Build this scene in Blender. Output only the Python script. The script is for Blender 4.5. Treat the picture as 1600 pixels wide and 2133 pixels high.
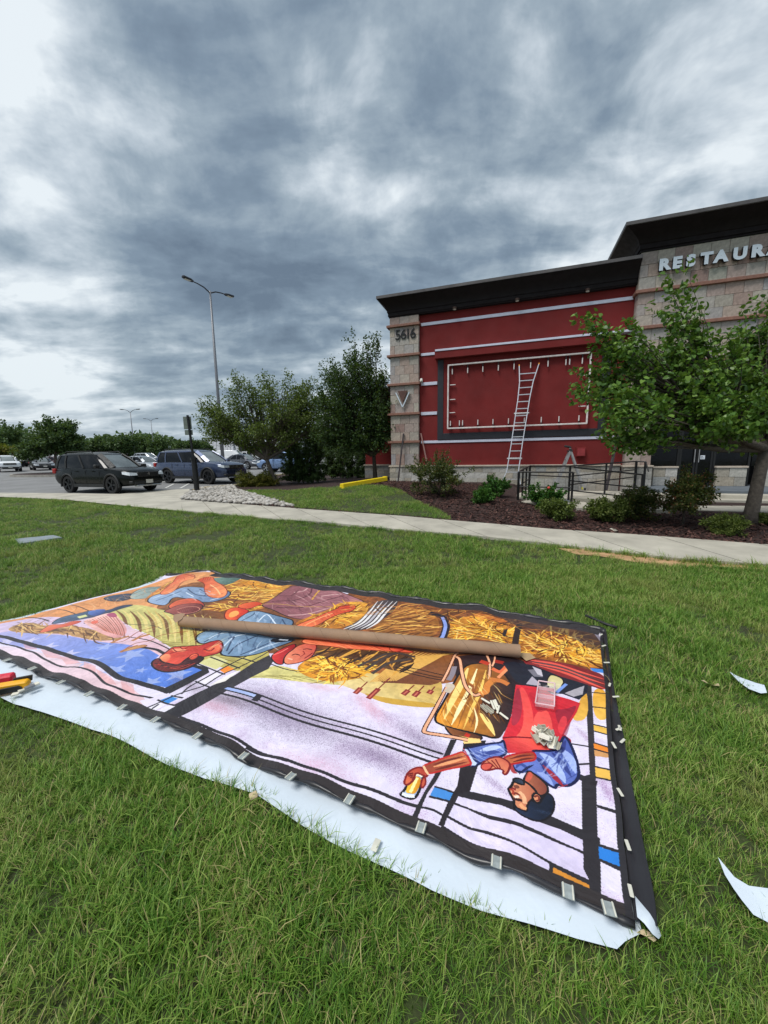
import bpy, bmesh, math, random
import numpy as np
from mathutils import Vector, Matrix, noise as mnoise
from mathutils.geometry import delaunay_2d_cdt
random.seed(7); RNG = np.random.default_rng(11)
PI = math.pi
for o in list(bpy.data.objects): bpy.data.objects.remove(o)
C = bpy.context.scene.collection
S = bpy.context.scene

# ------------------------------------------------------------------ camera
FPX = 780.0; PITCH = math.atan(116/780); ROLL = math.atan(0.0145); EYE = 1.55
cF = np.array([0, math.cos(PITCH), -math.sin(PITCH)]); cr = np.array([1., 0, 0]); cu = np.cross(cr, cF)
cR = cr*math.cos(ROLL) - cu*math.sin(ROLL); cU = cr*math.sin(ROLL) + cu*math.cos(ROLL)
cam_d = bpy.data.cameras.new('camera'); cam = bpy.data.objects.new('camera', cam_d); C.objects.link(cam)
cam_d.sensor_fit = 'VERTICAL'; cam_d.sensor_height = 32; cam_d.lens = FPX/2133*32
cam_d.clip_start = 0.05; cam_d.clip_end = 3000
M4 = Matrix(((cR[0], cU[0], -cF[0], 0), (cR[1], cU[1], -cF[1], 0), (cR[2], cU[2], -cF[2], EYE), (0, 0, 0, 1)))
cam.matrix_world = M4
S.camera = cam

# ------------------------------------------------------------------ light and sky
SUN_EL, SUN_AZ = math.radians(62), math.radians(235)      # azimuth clockwise from +Y
sun_d = bpy.data.lights.new('sun', 'SUN'); sun_d.energy = 1.5; sun_d.angle = math.radians(24); sun_d.color = (1, 0.97, 0.92)
sun = bpy.data.objects.new('sun', sun_d); C.objects.link(sun)
sv = Vector((math.sin(SUN_AZ)*math.cos(SUN_EL), math.cos(SUN_AZ)*math.cos(SUN_EL), math.sin(SUN_EL)))
sun.rotation_euler = sv.to_track_quat('Z', 'Y').to_euler(); sun.location = sv*60
S.view_settings.view_transform = 'Standard'; S.view_settings.look = 'None'
S.view_settings.gamma = 1; S.view_settings.use_curve_mapping = False
S.view_settings.exposure = 0.95
S.render.resolution_x = 768; S.render.resolution_y = 1024
try:
    S.cycles.max_bounces = 6; S.cycles.transparent_max_bounces = 8
except Exception: pass

world = bpy.data.worlds.new('World'); S.world = world; world.use_nodes = True
nt = world.node_tree; nt.nodes.clear()
class NB:
    """small node builder"""
    def __init__(s, nt): s.nt = nt; s.L = nt.links
    def n(s, t, **k):
        nd = s.nt.nodes.new(t)
        for a, b in k.items():
            if a == 'ins':
                for i, v in b.items():
                    if hasattr(v, 'is_linked') or isinstance(v, bpy.types.NodeSocket): s.L.new(v, nd.inputs[i])
                    else: nd.inputs[i].default_value = v
            else: setattr(nd, a, b)
        return nd
    def m(s, op, a, b=None, c=None, clamp=False):
        nd = s.n('ShaderNodeMath', operation=op, use_clamp=clamp)
        for i, v in enumerate((a, b, c)):
            if v is None: continue
            if isinstance(v, bpy.types.NodeSocket): s.L.new(v, nd.inputs[i])
            else: nd.inputs[i].default_value = v
        return nd.outputs[0]
    def noise(s, vec, scale, detail=4, rough=.5, dist=0, dim='3D'):
        nd = s.n('ShaderNodeTexNoise', noise_dimensions=dim)
        if vec is not None: s.L.new(vec, nd.inputs['Vector'])
        nd.inputs['Scale'].default_value = scale; nd.inputs['Detail'].default_value = detail
        nd.inputs['Roughness'].default_value = rough; nd.inputs['Distortion'].default_value = dist
        return nd.outputs['Fac']
    def ramp(s, fac, stops, interp='LINEAR'):
        nd = s.n('ShaderNodeValToRGB'); cr_ = nd.color_ramp; cr_.interpolation = interp
        while len(cr_.elements) < len(stops): cr_.elements.new(0.5)
        for e, (p, c) in zip(cr_.elements, stops):
            e.position = p; e.color = (c, c, c, 1) if isinstance(c, (int, float)) else (*c[:3], 1)
        s.L.new(fac, nd.inputs['Fac']); return nd.outputs['Color']
    def mix(s, fac, a, b, blend='MIX'):
        nd = s.n('ShaderNodeMix', data_type='RGBA', blend_type=blend)
        for i, v in ((0, fac), (6, a), (7, b)):
            if isinstance(v, bpy.types.NodeSocket): s.L.new(v, nd.inputs[i])
            elif i == 0: nd.inputs[i].default_value = v
            else: nd.inputs[i].default_value = (*v[:3], 1)
        return nd.outputs[2]
def lin(r, g=None, b=None):
    if g is None: r, g, b = r
    return tuple(((c/255)/12.92 if c/255 <= .04045 else ((c/255+.055)/1.055)**2.4) for c in (r, g, b))

b = NB(nt)
STR = 0.1
sky = b.n('ShaderNodeTexSky'); sky.sky_type = 'NISHITA'; sky.sun_disc = False
sky.sun_elevation = SUN_EL; sky.sun_rotation = SUN_AZ; sky.air_density = 1.5; sky.dust_density = 2.0
tc = b.n('ShaderNodeTexCoord'); gen = tc.outputs['Generated']
sep = b.n('ShaderNodeSeparateXYZ'); b.L.new(gen, sep.inputs[0])
X, Y, Z = sep.outputs
zc = b.m('ADD', b.m('MAXIMUM', Z, 0.0), 0.20)
px_ = b.m('DIVIDE', X, zc); py_ = b.m('DIVIDE', Y, zc)
com = b.n('ShaderNodeCombineXYZ'); b.L.new(px_, com.inputs[0]); b.L.new(py_, com.inputs[1])
mp = b.n('ShaderNodeMapping'); b.L.new(com.outputs[0], mp.inputs['Vector'])
mp.inputs['Rotation'].default_value = (0, 0, math.radians(25)); mp.inputs['Scale'].default_value = (0.75, 1.15, 1)
cv = mp.outputs[0]
n1 = b.noise(cv, 1.0, 5, .52, .2)
n2 = b.noise(cv, 2.9, 6, .56, .25)
n3 = b.noise(cv, 0.42, 2, .5, 0)
n4 = b.noise(gen, 7.5, 5, .6, .3)
base = b.m('ADD', b.m('ADD', b.m('MULTIPLY', n1, .80), b.m('MULTIPLY', n2, .72)), b.m('ADD', b.m('MULTIPLY', n3, .22), b.m('MULTIPLY', b.m('SUBTRACT', n4, .58), .32)))   # about .72
def blob(px, py, k, amp):
    d = cF + cR*(px-800)/FPX - cU*(py-1066.5)/FPX; d = d/np.linalg.norm(d)
    dp = b.n('ShaderNodeVectorMath', operation='DOT_PRODUCT'); b.L.new(gen, dp.inputs[0]); dp.inputs[1].default_value = tuple(d)
    nrm = b.n('ShaderNodeVectorMath', operation='LENGTH'); b.L.new(gen, nrm.inputs[0])
    e = b.m('EXPONENT', b.m('MULTIPLY', b.m('SUBTRACT', dp.outputs['Value'], 1.0), k))
    return b.m('MULTIPLY', e, amp)
for args in [(60, 120, 16, .02), (640, 20, 26, .05), (1560, 280, 9, .02), (1250, 520, 16, .04), (150, 420, 22, .05), (120, 800, 30, .02),
             (760, 260, 12, -.05), (330, 420, 20, -.05), (620, 400, 14, -.02), (300, 620, 30, -.04)]:
    base = b.m('ADD', base, blob(*args))
cl = b.ramp(base, [(.62, lin(92, 107, 123)), (.74, lin(114, 130, 145)), (.83, lin(142, 156, 167)), (.92, lin(180, 190, 198)), (1.0, lin(212, 219, 223))])
hz = b.ramp(Z, [(0.0, 1.0), (.10, .35), (.25, 0.0)])
cl = b.mix(b.m('MULTIPLY', hz, .45), cl, lin(172, 188, 204))
sc = b.n('ShaderNodeVectorMath', operation='SCALE'); b.L.new(cl, sc.inputs[0]); sc.inputs['Scale'].default_value = 1/STR*0.66
mixs = b.mix(0.94, sky.outputs[0], sc.outputs[0])
bg = b.n('ShaderNodeBackground'); b.L.new(mixs, bg.inputs['Color']); bg.inputs['Strength'].default_value = STR
wo = b.n('ShaderNodeOutputWorld'); b.L.new(bg.outputs[0], wo.inputs['Surface'])

# ------------------------------------------------------------------ coordinates
def ray(px, py):
    d = cF + cR*(px-800)/FPX - cU*(py-1066.5)/FPX
    return d/d[1]
def gz(px, py, z=0.0):
    d = ray(px, py); t = (z-EYE)/d[2]; return np.array([0, 0, EYE]) + d*t
def dep(px, py, y): return np.array([0, 0, EYE]) + ray(px, py)*y
P0 = dep(875, 1002, 15.6); P0 = np.array([P0[0], P0[1], 0.0])
DV = np.array([2.98, -1, 0]); DV /= np.linalg.norm(DV)       # along the facade, to the right
NV = np.array([-DV[1], DV[0], 0])                            # into the building
BROT = math.atan2(DV[1], DV[0])
def B2W(x, y, z): return P0 + DV*x + NV*y + np.array([0, 0, z])
def sst(a, b_, t):
    t = min(1.0, max(0.0, (t-a)/(b_-a))); return t*t*(3-2*t)
def ter(x, y):
    z = 0.0165*max(0.0, y-4.5)
    q = np.array([x, y, 0])-P0; s = q@DV; nn = -(q@NV)
    z += .31*sst(8.5, 0, nn)*sst(-7, -1.5, s)*sst(-40, -10, nn)*(1-.8*sst(3.4, 4.4, s))
    return z
def gt(px, py, off=0.0):
    z = 0.0
    for i in range(50):
        p = gz(px, py, z+off); z = .5*z+.5*ter(p[0], p[1])
    return gz(px, py, z+off)

# ------------------------------------------------------------------ object helpers
def tag(o, label=None, cat=None, group=None, kind=None):
    if label: o['label'] = label
    if cat: o['category'] = cat
    if group: o['group'] = group
    if kind: o['kind'] = kind
    return o
def empty(name, loc=(0, 0, 0), rz=0.0, **k):
    o = bpy.data.objects.new(name, None); C.objects.link(o); o.location = loc; o.rotation_euler = (0, 0, rz)
    o.empty_display_size = .1
    return tag(o, **k)
def link(name, me, parent=None, loc=None, rot=None, scale=None, **k):
    o = bpy.data.objects.new(name, me); C.objects.link(o)
    if parent: o.parent = parent
    if loc is not None: o.location = loc
    if rot is not None: o.rotation_euler = rot
    if scale is not None: o.scale = scale
    return tag(o, **k)
class MB:
    def __init__(s): s.v = []; s.f = []; s.mi = []; s.cm = 0
    def add(s, vs, fs):
        n = len(s.v); s.v += [tuple(map(float, v)) for v in vs]; s.f += [tuple(i+n for i in f) for f in fs]; s.mi += [s.cm]*len(fs); return s
    def box(s, c, d, R=None):
        x, y, z = (k/2 for k in d)
        vs = [(-x, -y, -z), (x, -y, -z), (x, y, -z), (-x, y, -z), (-x, -y, z), (x, -y, z), (x, y, z), (-x, y, z)]
        if R is not None: vs = [R @ Vector(v) for v in vs]
        vs = [(v[0]+c[0], v[1]+c[1], v[2]+c[2]) for v in vs]
        return s.add(vs, [(0, 3, 2, 1), (4, 5, 6, 7), (0, 1, 5, 4), (1, 2, 6, 5), (2, 3, 7, 6), (3, 0, 4, 7)])
    def bx(s, x0, x1, y0, y1, z0, z1): return s.box(((x0+x1)/2, (y0+y1)/2, (z0+z1)/2), (x1-x0, y1-y0, z1-z0))
    def bar(s, p, q, w, h=None, up=(0, 0, 1)):
        p = Vector(p); q = Vector(q); d = q-p; L = d.length; d.normalize(); h = h or w
        u = Vector(up)
        if abs(d.dot(u)) > .98: u = Vector((1, 0, 0))
        sx = d.cross(u).normalized(); sz = sx.cross(d)
        R = Matrix((sx, d, sz)).transposed()
        return s.box((p+q)/2, (w, L, h), R)
    def tube(s, pts, r, n=8, cap=True):
        pts = [Vector(p) for p in pts]; rs = r if isinstance(r, (list, tuple)) else [r]*len(pts)
        rings = []; vs = []; fs = []; prev = None
        for i, p in enumerate(pts):
            d = (pts[min(i+1, len(pts)-1)]-pts[max(i-1, 0)]).normalized()
            if prev is None:
                a = Vector((0, 0, 1)) if abs(d.z) < .9 else Vector((1, 0, 0)); u = d.cross(a).normalized()
            else: u = (prev-d*prev.dot(d)).normalized()
            prev = u; w = d.cross(u)
            for k in range(n):
                a = 2*PI*k/n; vs.append(p+(u*math.cos(a)+w*math.sin(a))*rs[i])
        for i in range(len(pts)-1):
            for k in range(n):
                k2 = (k+1) % n; fs.append((i*n+k, i*n+k2, (i+1)*n+k2, (i+1)*n+k))
        if cap:
            fs.append(tuple(range(n))[::-1]); fs.append(tuple((len(pts)-1)*n+k for k in range(n)))
        return s.add(vs, fs)
    def prism(s, poly, z0, z1, T=None):
        n = len(poly); vs = [(x, y, z0) for x, y in poly]+[(x, y, z1) for x, y in poly]
        if T: vs = [T(v) for v in vs]
        fs = [tuple(range(n))[::-1], tuple(range(n, 2*n))]+[(i, (i+1) % n, n+(i+1) % n, n+i) for i in range(n)]
        return s.add(vs, fs)
    def build(s, name, mat, parent=None, smooth=False, bevel=0, **k):
        me = bpy.data.meshes.new(name); me.from_pydata(s.v, [], s.f); me.update()
        for m_ in (mat if isinstance(mat, (list, tuple)) else [mat]): me.materials.append(m_)
        if len(me.materials) > 1: me.polygons.foreach_set('material_index', s.mi)
        bm = bmesh.new(); bm.from_mesh(me); bmesh.ops.recalc_face_normals(bm, faces=bm.faces)
        if bevel: bmesh.ops.bevel(bm, geom=list(bm.edges), offset=bevel, segments=1, affect='EDGES', profile=.5)
        bm.to_mesh(me); bm.free()
        if smooth: sm(me, smooth)
        return link(name, me, parent, **k)
def sm(me, ang=40):
    me.polygons.foreach_set('use_smooth', [True]*len(me.polygons))
    if ang is not True and ang < 180:
        try: me.set_sharp_from_angle(angle=math.radians(ang))
        except Exception: pass
def mesh_np(name, V, F, mat, smooth=False):
    """V (n,3), F (m,k) arrays"""
    me = bpy.data.meshes.new(name); V = np.asarray(V, dtype=np.float32); F = np.asarray(F, dtype=np.int32); m, k = F.shape
    me.vertices.add(len(V)); me.vertices.foreach_set('co', V.ravel())
    me.loops.add(m*k); me.loops.foreach_set('vertex_index', F.ravel())
    me.polygons.add(m); me.polygons.foreach_set('loop_start', np.arange(0, m*k, k, dtype=np.int32))
    me.update(calc_edges=True)
    if mat: me.materials.append(mat)
    if smooth: me.polygons.foreach_set('use_smooth', [True]*m)
    return me

# ------------------------------------------------------------------ materials
MATS = {}
def mat(name, col, rough=.6, metal=0, var=.12, nscale=6, bump=0, bscale=60, spec=.5, coat=0, rnd=0, coords='Object', col2=None, hue_rnd=None, trans=0, alpha=1):
    m = bpy.data.materials.new(name); m.use_nodes = True; t = m.node_tree; t.nodes.clear(); q = NB(t)
    bs = q.n('ShaderNodeBsdfPrincipled'); out = q.n('ShaderNodeOutputMaterial'); q.L.new(bs.outputs[0], out.inputs[0])
    tcn = q.n('ShaderNodeTexCoord').outputs[coords]
    f = q.noise(tcn, nscale, 5, .6)
    c2 = col2 or tuple(max(0, c*(1-var*2)) for c in col)
    c1 = tuple(min(1, c*(1+var)) for c in col)
    cc = q.ramp(f, [(.3, c2), (.7, c1)])
    if rnd:
        oi = q.n('ShaderNodeObjectInfo').outputs['Random']
        if hue_rnd:
            rr = q.ramp(oi, [((i+.5)/len(hue_rnd), h) for i, h in enumerate(hue_rnd)], 'CONSTANT' if False else 'LINEAR')
            cc = q.mix(rnd, cc, rr)
            cc = q.mix(.5, cc, q.ramp(q.noise(tcn, nscale*2.2, 6, .65), [(.3, .25), (.7, .75)]), 'OVERLAY')
        else:
            g_ = q.m('ADD', q.m('MULTIPLY', oi, rnd), 1-rnd/2)
            vm = q.n('ShaderNodeVectorMath', operation='SCALE'); q.L.new(cc, vm.inputs[0]); q.L.new(g_, vm.inputs['Scale']); cc = vm.outputs[0]
    q.L.new(cc, bs.inputs['Base Color'])
    rr = q.ramp(q.noise(tcn, nscale*3, 3), [(.3, max(0, rough-.08)), (.7, min(1, rough+.08))])
    q.L.new(rr, bs.inputs['Roughness']); bs.inputs['Metallic'].default_value = metal
    bs.inputs['Specular IOR Level'].default_value = spec
    if coat: bs.inputs['Coat Weight'].default_value = coat; bs.inputs['Coat Roughness'].default_value = .06
    if trans: bs.inputs['Transmission Weight'].default_value = trans
    if alpha < 1: bs.inputs['Alpha'].default_value = alpha
    if bump:
        bp = q.n('ShaderNodeBump'); bp.inputs['Strength'].default_value = bump; bp.inputs['Distance'].default_value = .01
        q.L.new(q.noise(tcn, bscale, 4, .6), bp.inputs['Height']); q.L.new(bp.outputs[0], bs.inputs['Normal'])
    MATS[name] = m; return m
def leafmat(name, stops, trans=.35, rough=.55, scale=.6):
    """per-leaf colour from the mesh island, plus slow variation through the crown"""
    m = bpy.data.materials.new(name); m.use_nodes = True; t = m.node_tree; t.nodes.clear(); q = NB(t)
    rp = q.n('ShaderNodeNewGeometry').outputs['Random Per Island']
    oi = q.n('ShaderNodeObjectInfo')
    tcn = q.n('ShaderNodeTexCoord').outputs['Object']
    f = q.m('ADD', q.m('MULTIPLY', rp, .65), q.m('MULTIPLY', q.noise(tcn, scale*3, 3), .35))
    f = q.m('ADD', f, q.m('MULTIPLY', q.m('SUBTRACT', oi.outputs['Random'], .5), .15))
    cc = q.ramp(f, stops)
    bs = q.n('ShaderNodeBsdfPrincipled'); q.L.new(cc, bs.inputs['Base Color']); bs.inputs['Roughness'].default_value = rough
    bs.inputs['Specular IOR Level'].default_value = .35
    tr = q.n('ShaderNodeBsdfTranslucent'); q.L.new(q.mix(.5, cc, (.20, .30, .03)), tr.inputs['Color'])
    mx = q.n('ShaderNodeMixShader', ins={0: trans, 1: bs.outputs[0], 2: tr.outputs[0]})
    out = q.n('ShaderNodeOutputMaterial'); q.L.new(mx.outputs[0], out.inputs[0]); return m
red_paint = mat('red stucco paint', lin(118, 38, 38), .85, bump=.6, bscale=70, var=.12, nscale=.8, spec=.3)
lightred = mat('red sill paint', lin(134, 50, 48), .7, var=.06)
black_paint = mat('black band paint', lin(32, 34, 44), .6, var=.1, bump=.3, bscale=90)
cornice_m = mat('dark brown cornice', lin(25, 18, 20), .7, spec=.25, var=.12, nscale=2, bump=.2, bscale=40)
coping_m = mat('weathered metal coping', lin(92, 88, 88), .45, metal=.3, var=.15, nscale=3)
white_trim = mat('white metal trim', lin(205, 208, 226), .35, var=.06, nscale=4)
terracotta = mat('terracotta ledge', lin(138, 98, 84), .7, var=.12, nscale=8)
tile_m = mat('slate wall tile', lin(150, 138, 128), .6, var=.18, nscale=5, bump=.3, bscale=25, rnd=.72,
             hue_rnd=[lin(178, 170, 158), lin(164, 144, 138), lin(160, 162, 150), lin(156, 130, 124), lin(184, 176, 160), lin(150, 150, 156), lin(174, 156, 144), lin(140, 106, 100), lin(168, 164, 158)])
grout_m = mat('light grout', lin(196, 190, 180), .9, var=.1, nscale=20)
block_m = mat('split stone block', lin(168, 162, 150), .85, var=.14, nscale=7, bump=.8, bscale=18, rnd=.8,
              hue_rnd=[lin(178, 176, 168), lin(160, 150, 134), lin(150, 154, 156), lin(176, 166, 150), lin(140, 136, 126), lin(186, 184, 180)])
cap_m = mat('limestone cap', lin(186, 174, 160), .8, var=.08, nscale=5)
concrete = mat('pale concrete', lin(178, 173, 160), .9, var=.13, nscale=1.7, bump=.35, bscale=45, rnd=.10)
concrete_old = mat('grey concrete', lin(152, 148, 140), .9, var=.14, nscale=3, bump=.35, bscale=40)
slab_and_porch_shade = mat('blue grey slab and porch shade', lin(96, 104, 112), .8, var=.1, nscale=3)  # blue grey slab; on the porch its dark tone paints the landing's shade
asphalt = mat('worn asphalt', lin(128, 128, 128), .92, var=.12, nscale=.7, bump=.5, bscale=70, coords='Object')
paint_white = mat('road paint', lin(205, 205, 200), .8, var=.1, nscale=12)
mulch_m = mat('dark red mulch', lin(54, 36, 32), .95, var=.5, nscale=18, bump=1, bscale=45, col2=lin(28, 18, 16))
chip_m = leafmat('mulch chips', [(0, lin(30, 18, 17)), (.5, lin(66, 42, 38)), (.85, lin(98, 68, 60)), (1, lin(140, 114, 100))], trans=0, rough=.9)
soil_m = mat('lawn soil', lin(52, 66, 26), .95, var=.4, nscale=9, bump=.8, bscale=50, col2=lin(44, 44, 24))
dirt_m = mat('bare tan dirt', lin(186, 150, 112), .95, var=.14, nscale=6, bump=.8, bscale=30, col2=lin(150, 116, 82))
rock_m = leafmat('river stones', [(0, lin(118, 112, 104)), (.4, lin(165, 160, 152)), (.75, lin(190, 186, 180)), (1, lin(214, 212, 208))], trans=0, rough=.7)
black_metal = mat('black railing metal', (.012, .012, .014), .4, metal=.2, var=.1)
alu = mat('ladder aluminium', lin(215, 216, 222), .32, metal=.55, var=.05)
grey_alu = mat('dull aluminium', lin(170, 170, 172), .4, metal=.5, var=.08)
orange_rub = mat('orange rail tip', lin(235, 150, 50), .6)
yellow_pl = mat('yellow parking block', lin(238, 208, 22), .5, var=.06, nscale=7)
pipe_m = mat('white painted pipe', lin(222, 214, 212), .5, var=.12, nscale=10)
bronze = mat('bronze metal', lin(70, 52, 44), .4, metal=.5)
letter_face = mat('pale letter face', lin(205, 216, 228), .4, var=.02)
letter_side = mat('dark letter return', (.01, .012, .015), .5)
darkglass = mat('dark window glass', (.004, .004, .005), .08, spec=.25, var=0)
frame_m = mat('black window frame', (.01, .01, .011), .4)
bark = mat('tree bark', lin(96, 88, 80), .9, var=.25, nscale=14, bump=1, bscale=40)
bark_d = mat('dark bark', lin(66, 58, 50), .9, var=.25, nscale=14, bump=1, bscale=40)
galv = mat('galvanised pole', lin(126, 128, 134), .5, metal=.3, var=.06)
galv_dark = mat('dark lamp head', lin(58, 58, 64), .5, metal=.3)
sign_back = mat('sign back metal', lin(120, 128, 120), .5, metal=.4)
rubber = mat('tyre rubber', (.014, .014, .015), .85)
blk_pl = mat('black car plastic', (.016, .017, .018), .6)
rim_dark = mat('dark alloy rim', lin(52, 54, 58), .35, metal=.6)
rim_sil = mat('silver alloy rim', lin(165, 168, 172), .35, metal=.6)
car_glass = mat('car glass', (.004, .005, .007), .08, spec=.25, var=0)
windscreen = mat('windscreen glass', (.26, .29, .29), .08, metal=.5, spec=.6, var=.2, nscale=1.5)  # pale, part-metal base colour stands in for sky reflected in the glass
chrome = mat('chrome', (.6, .62, .64), .2, metal=.9)
lamp_clear = mat('headlamp lens', lin(215, 222, 228), .15, spec=.8)
tail_red = mat('tail lamp', (.35, .01, .01), .2)
plate_m = mat('number plate', lin(200, 198, 190), .5)
# ------------------------------------------------------------------ ground sheets
def sheet(name, poly, material, off, cell, **k):
    """polygon (world xy) filled with a regular grid and draped on the terrain"""
    P = [Vector((p[0], p[1])) for p in poly]
    dense = []
    for i, p in enumerate(P):
        q = P[(i+1) % len(P)]; n = max(1, int((q-p).length/cell))
        dense += [p.lerp(q, j/n) for j in range(n)]
    n = len(dense); xs = [p.x for p in dense]; ys = [p.y for p in dense]
    pts = list(dense)
    x0, x1, y0, y1 = min(xs), max(xs), min(ys), max(ys)
    for x in np.arange(x0+cell/2, x1, cell):
        for y in np.arange(y0+cell/2, y1, cell):
            if inpoly(x, y, dense): pts.append(Vector((x+random.uniform(-.1, .1)*cell, y+random.uniform(-.1, .1)*cell)))
    vs, es, fs, _, _, _ = delaunay_2d_cdt(pts, [(i, (i+1) % n) for i in range(n)], [list(range(n))], 1, 1e-5)
    me = bpy.data.meshes.new(name)
    me.from_pydata([(v.x, v.y, ter(v.x, v.y)+off) for v in vs], [], [tuple(f) for f in fs]); me.materials.append(material)
    me.update()
    if len(me.polygons) and me.polygons[0].normal.z < 0: me.flip_normals()
    me.polygons.foreach_set('use_smooth', [True]*len(me.polygons))
    return link(name, me, **k)
def inpoly(x, y, poly):
    c = False; n = len(poly); j = n-1
    for i in range(n):
        xi, yi = poly[i][0], poly[i][1]; xj, yj = poly[j][0], poly[j][1]
        if (yi > y) != (yj > y) and x < (xj-xi)*(y-yi)/(yj-yi)+xi: c = not c
        j = i
    return c
def inpoly_np(px, py, poly):
    c = np.zeros(px.shape, bool); n = len(poly); j = n-1
    for i in range(n):
        xi, yi = poly[i][0], poly[i][1]; xj, yj = poly[j][0], poly[j][1]
        if yi != yj:
            c ^= ((yi > py) != (yj > py)) & (px < (xj-xi)*(py-yi)/(yj-yi)+xi)
        j = i
    return c
def W(pts, off=0.0): return [tuple(gt(x, y, off)[:2]) for x, y in pts]

near_px = [(1600, 1175), (1413, 1163), (1284, 1147), (1140, 1131), (1000, 1116), (840, 1103), (673, 1087), (564, 1080), (455, 1069), (380, 1064), (262, 1053), (131, 1040), (0, 1034.5)]
far_px = [(1600, 1134), (1313, 1112), (1140, 1101), (945, 1084), (840, 1074.5), (733, 1067), (620, 1059), (500, 1050), (380, 1041), (375, 1040)]
nearW = W(near_px, .05); farW = W(far_px, .05)
d0 = np.array(nearW[0])-np.array(nearW[2]); d0 /= np.linalg.norm(d0)
nearW = [tuple(np.array(nearW[0])+d0*8)]+nearW; farW = [tuple(np.array(farW[0])+d0*8)]+farW
# extend to the left along the lot
dl = np.array(nearW[-1])-np.array(nearW[-2]); dl /= np.linalg.norm(dl)
lot_near = W([(486, 1010), (420, 1013), (395, 1018), (350, 1020), (280, 1025.5), (250, 1028.5), (130, 1027), (0, 1026)], .05)
ll = np.array(lot_near[-1])-np.array(lot_near[-2]); ll /= np.linalg.norm(ll)
LEFT_N = tuple(np.array(nearW[-1])+dl*25); LEFT_L = tuple(np.array(lot_near[-1])+ll*25)

link('ground', None) if False else None
gv = []; gf = []
xs = list(np.concatenate([np.arange(-600, -60, 30), np.arange(-60, 40, 4), np.arange(40, 601, 40)])); ys = list(np.concatenate([np.arange(-60, 0, 15), np.arange(0, 60, 2), np.arange(60, 1500, 60)]))
for y in ys:
    for x in xs: gv.append((x, y, ter(x, y) - .10))
nx = len(xs)
for j in range(len(ys)-1):
    for i in range(nx-1): gf.append((j*nx+i, j*nx+i+1, (j+1)*nx+i+1, (j+1)*nx+i))
far_grass = mat('far ground', lin(92, 104, 66), .95, var=.25, nscale=.05, coords='Object')
me = bpy.data.meshes.new('ground'); me.from_pydata(gv, [], gf); me.materials.append(far_grass); me.polygons.foreach_set('use_smooth', [True]*len(gf))
link('ground', me, kind='structure')

lawn_poly = nearW[:]+[LEFT_N, (LEFT_N[0], -3.0), (14, -3.0), (nearW[0][0], nearW[0][1]-.0)]
sheet('lawn', lawn_poly, soil_m, 0.0, .5, kind='structure')
# mulch bed from the sidewalk to the building and on behind the trees
wallL = B2W(-3.2, 3.0, 0); wallR = B2W(14, .5, 0)
mulch_poly = farW[:-1] + W([(380, 1041), (394, 1025), (420, 1016), (486, 1013)], .05) + [(-8.2, 22.5), (-7.2, 27.0), tuple(B2W(-4.5, 12, 0)[:2]), tuple(B2W(14, 12, 0)[:2])]
sheet('mulch_bed', mulch_poly, mulch_m, 0.012, .5, kind='structure')
lawn2_px = [(495, 1021), (560, 1039), (619, 1058), (733, 1066), (840, 1073.5), (945, 1083), (920, 1066), (885, 1052), (858, 1035), (838, 1022), (800, 1012), (750, 1009), (705, 1013), (660, 1017), (600, 1022), (540, 1022)]
lawn2 = W(lawn2_px, .03)
sheet('lawn_strip', lawn2, soil_m, 0.03, .4, kind='structure')
rock_px = [(376, 1040), (394, 1026), (420, 1017), (486, 1012), (500, 1022), (560, 1039), (622, 1058), (500, 1049.5)]
rockP = W(rock_px, .03)
sheet('stone_bed', rockP, concrete_old, 0.024, .4, kind='structure')
# asphalt lot
lot_poly = lot_near + [LEFT_L, (-90, LEFT_L[1]+8), (-120, 105), (30, 105), (4, 40), tuple(B2W(-5.0, 14, 0)[:2]), (-6.4, 27.0), (-7.8, 22.0)]
lot = sheet('parking_lot', lot_poly, asphalt, -0.004, 1.4, kind='structure')
# dirt worn along the sidewalk
dirt_px = [(1160, 1143), (1230, 1146), (1290, 1153), (1380, 1161), (1480, 1171), (1600, 1182), (1600, 1193), (1500, 1187), (1400, 1181), (1320, 1172), (1250, 1160), (1200, 1156)]
dirtP = W(dirt_px); sheet('dirt_path', dirtP, dirt_m, 0.012, .25, kind='structure')

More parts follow.
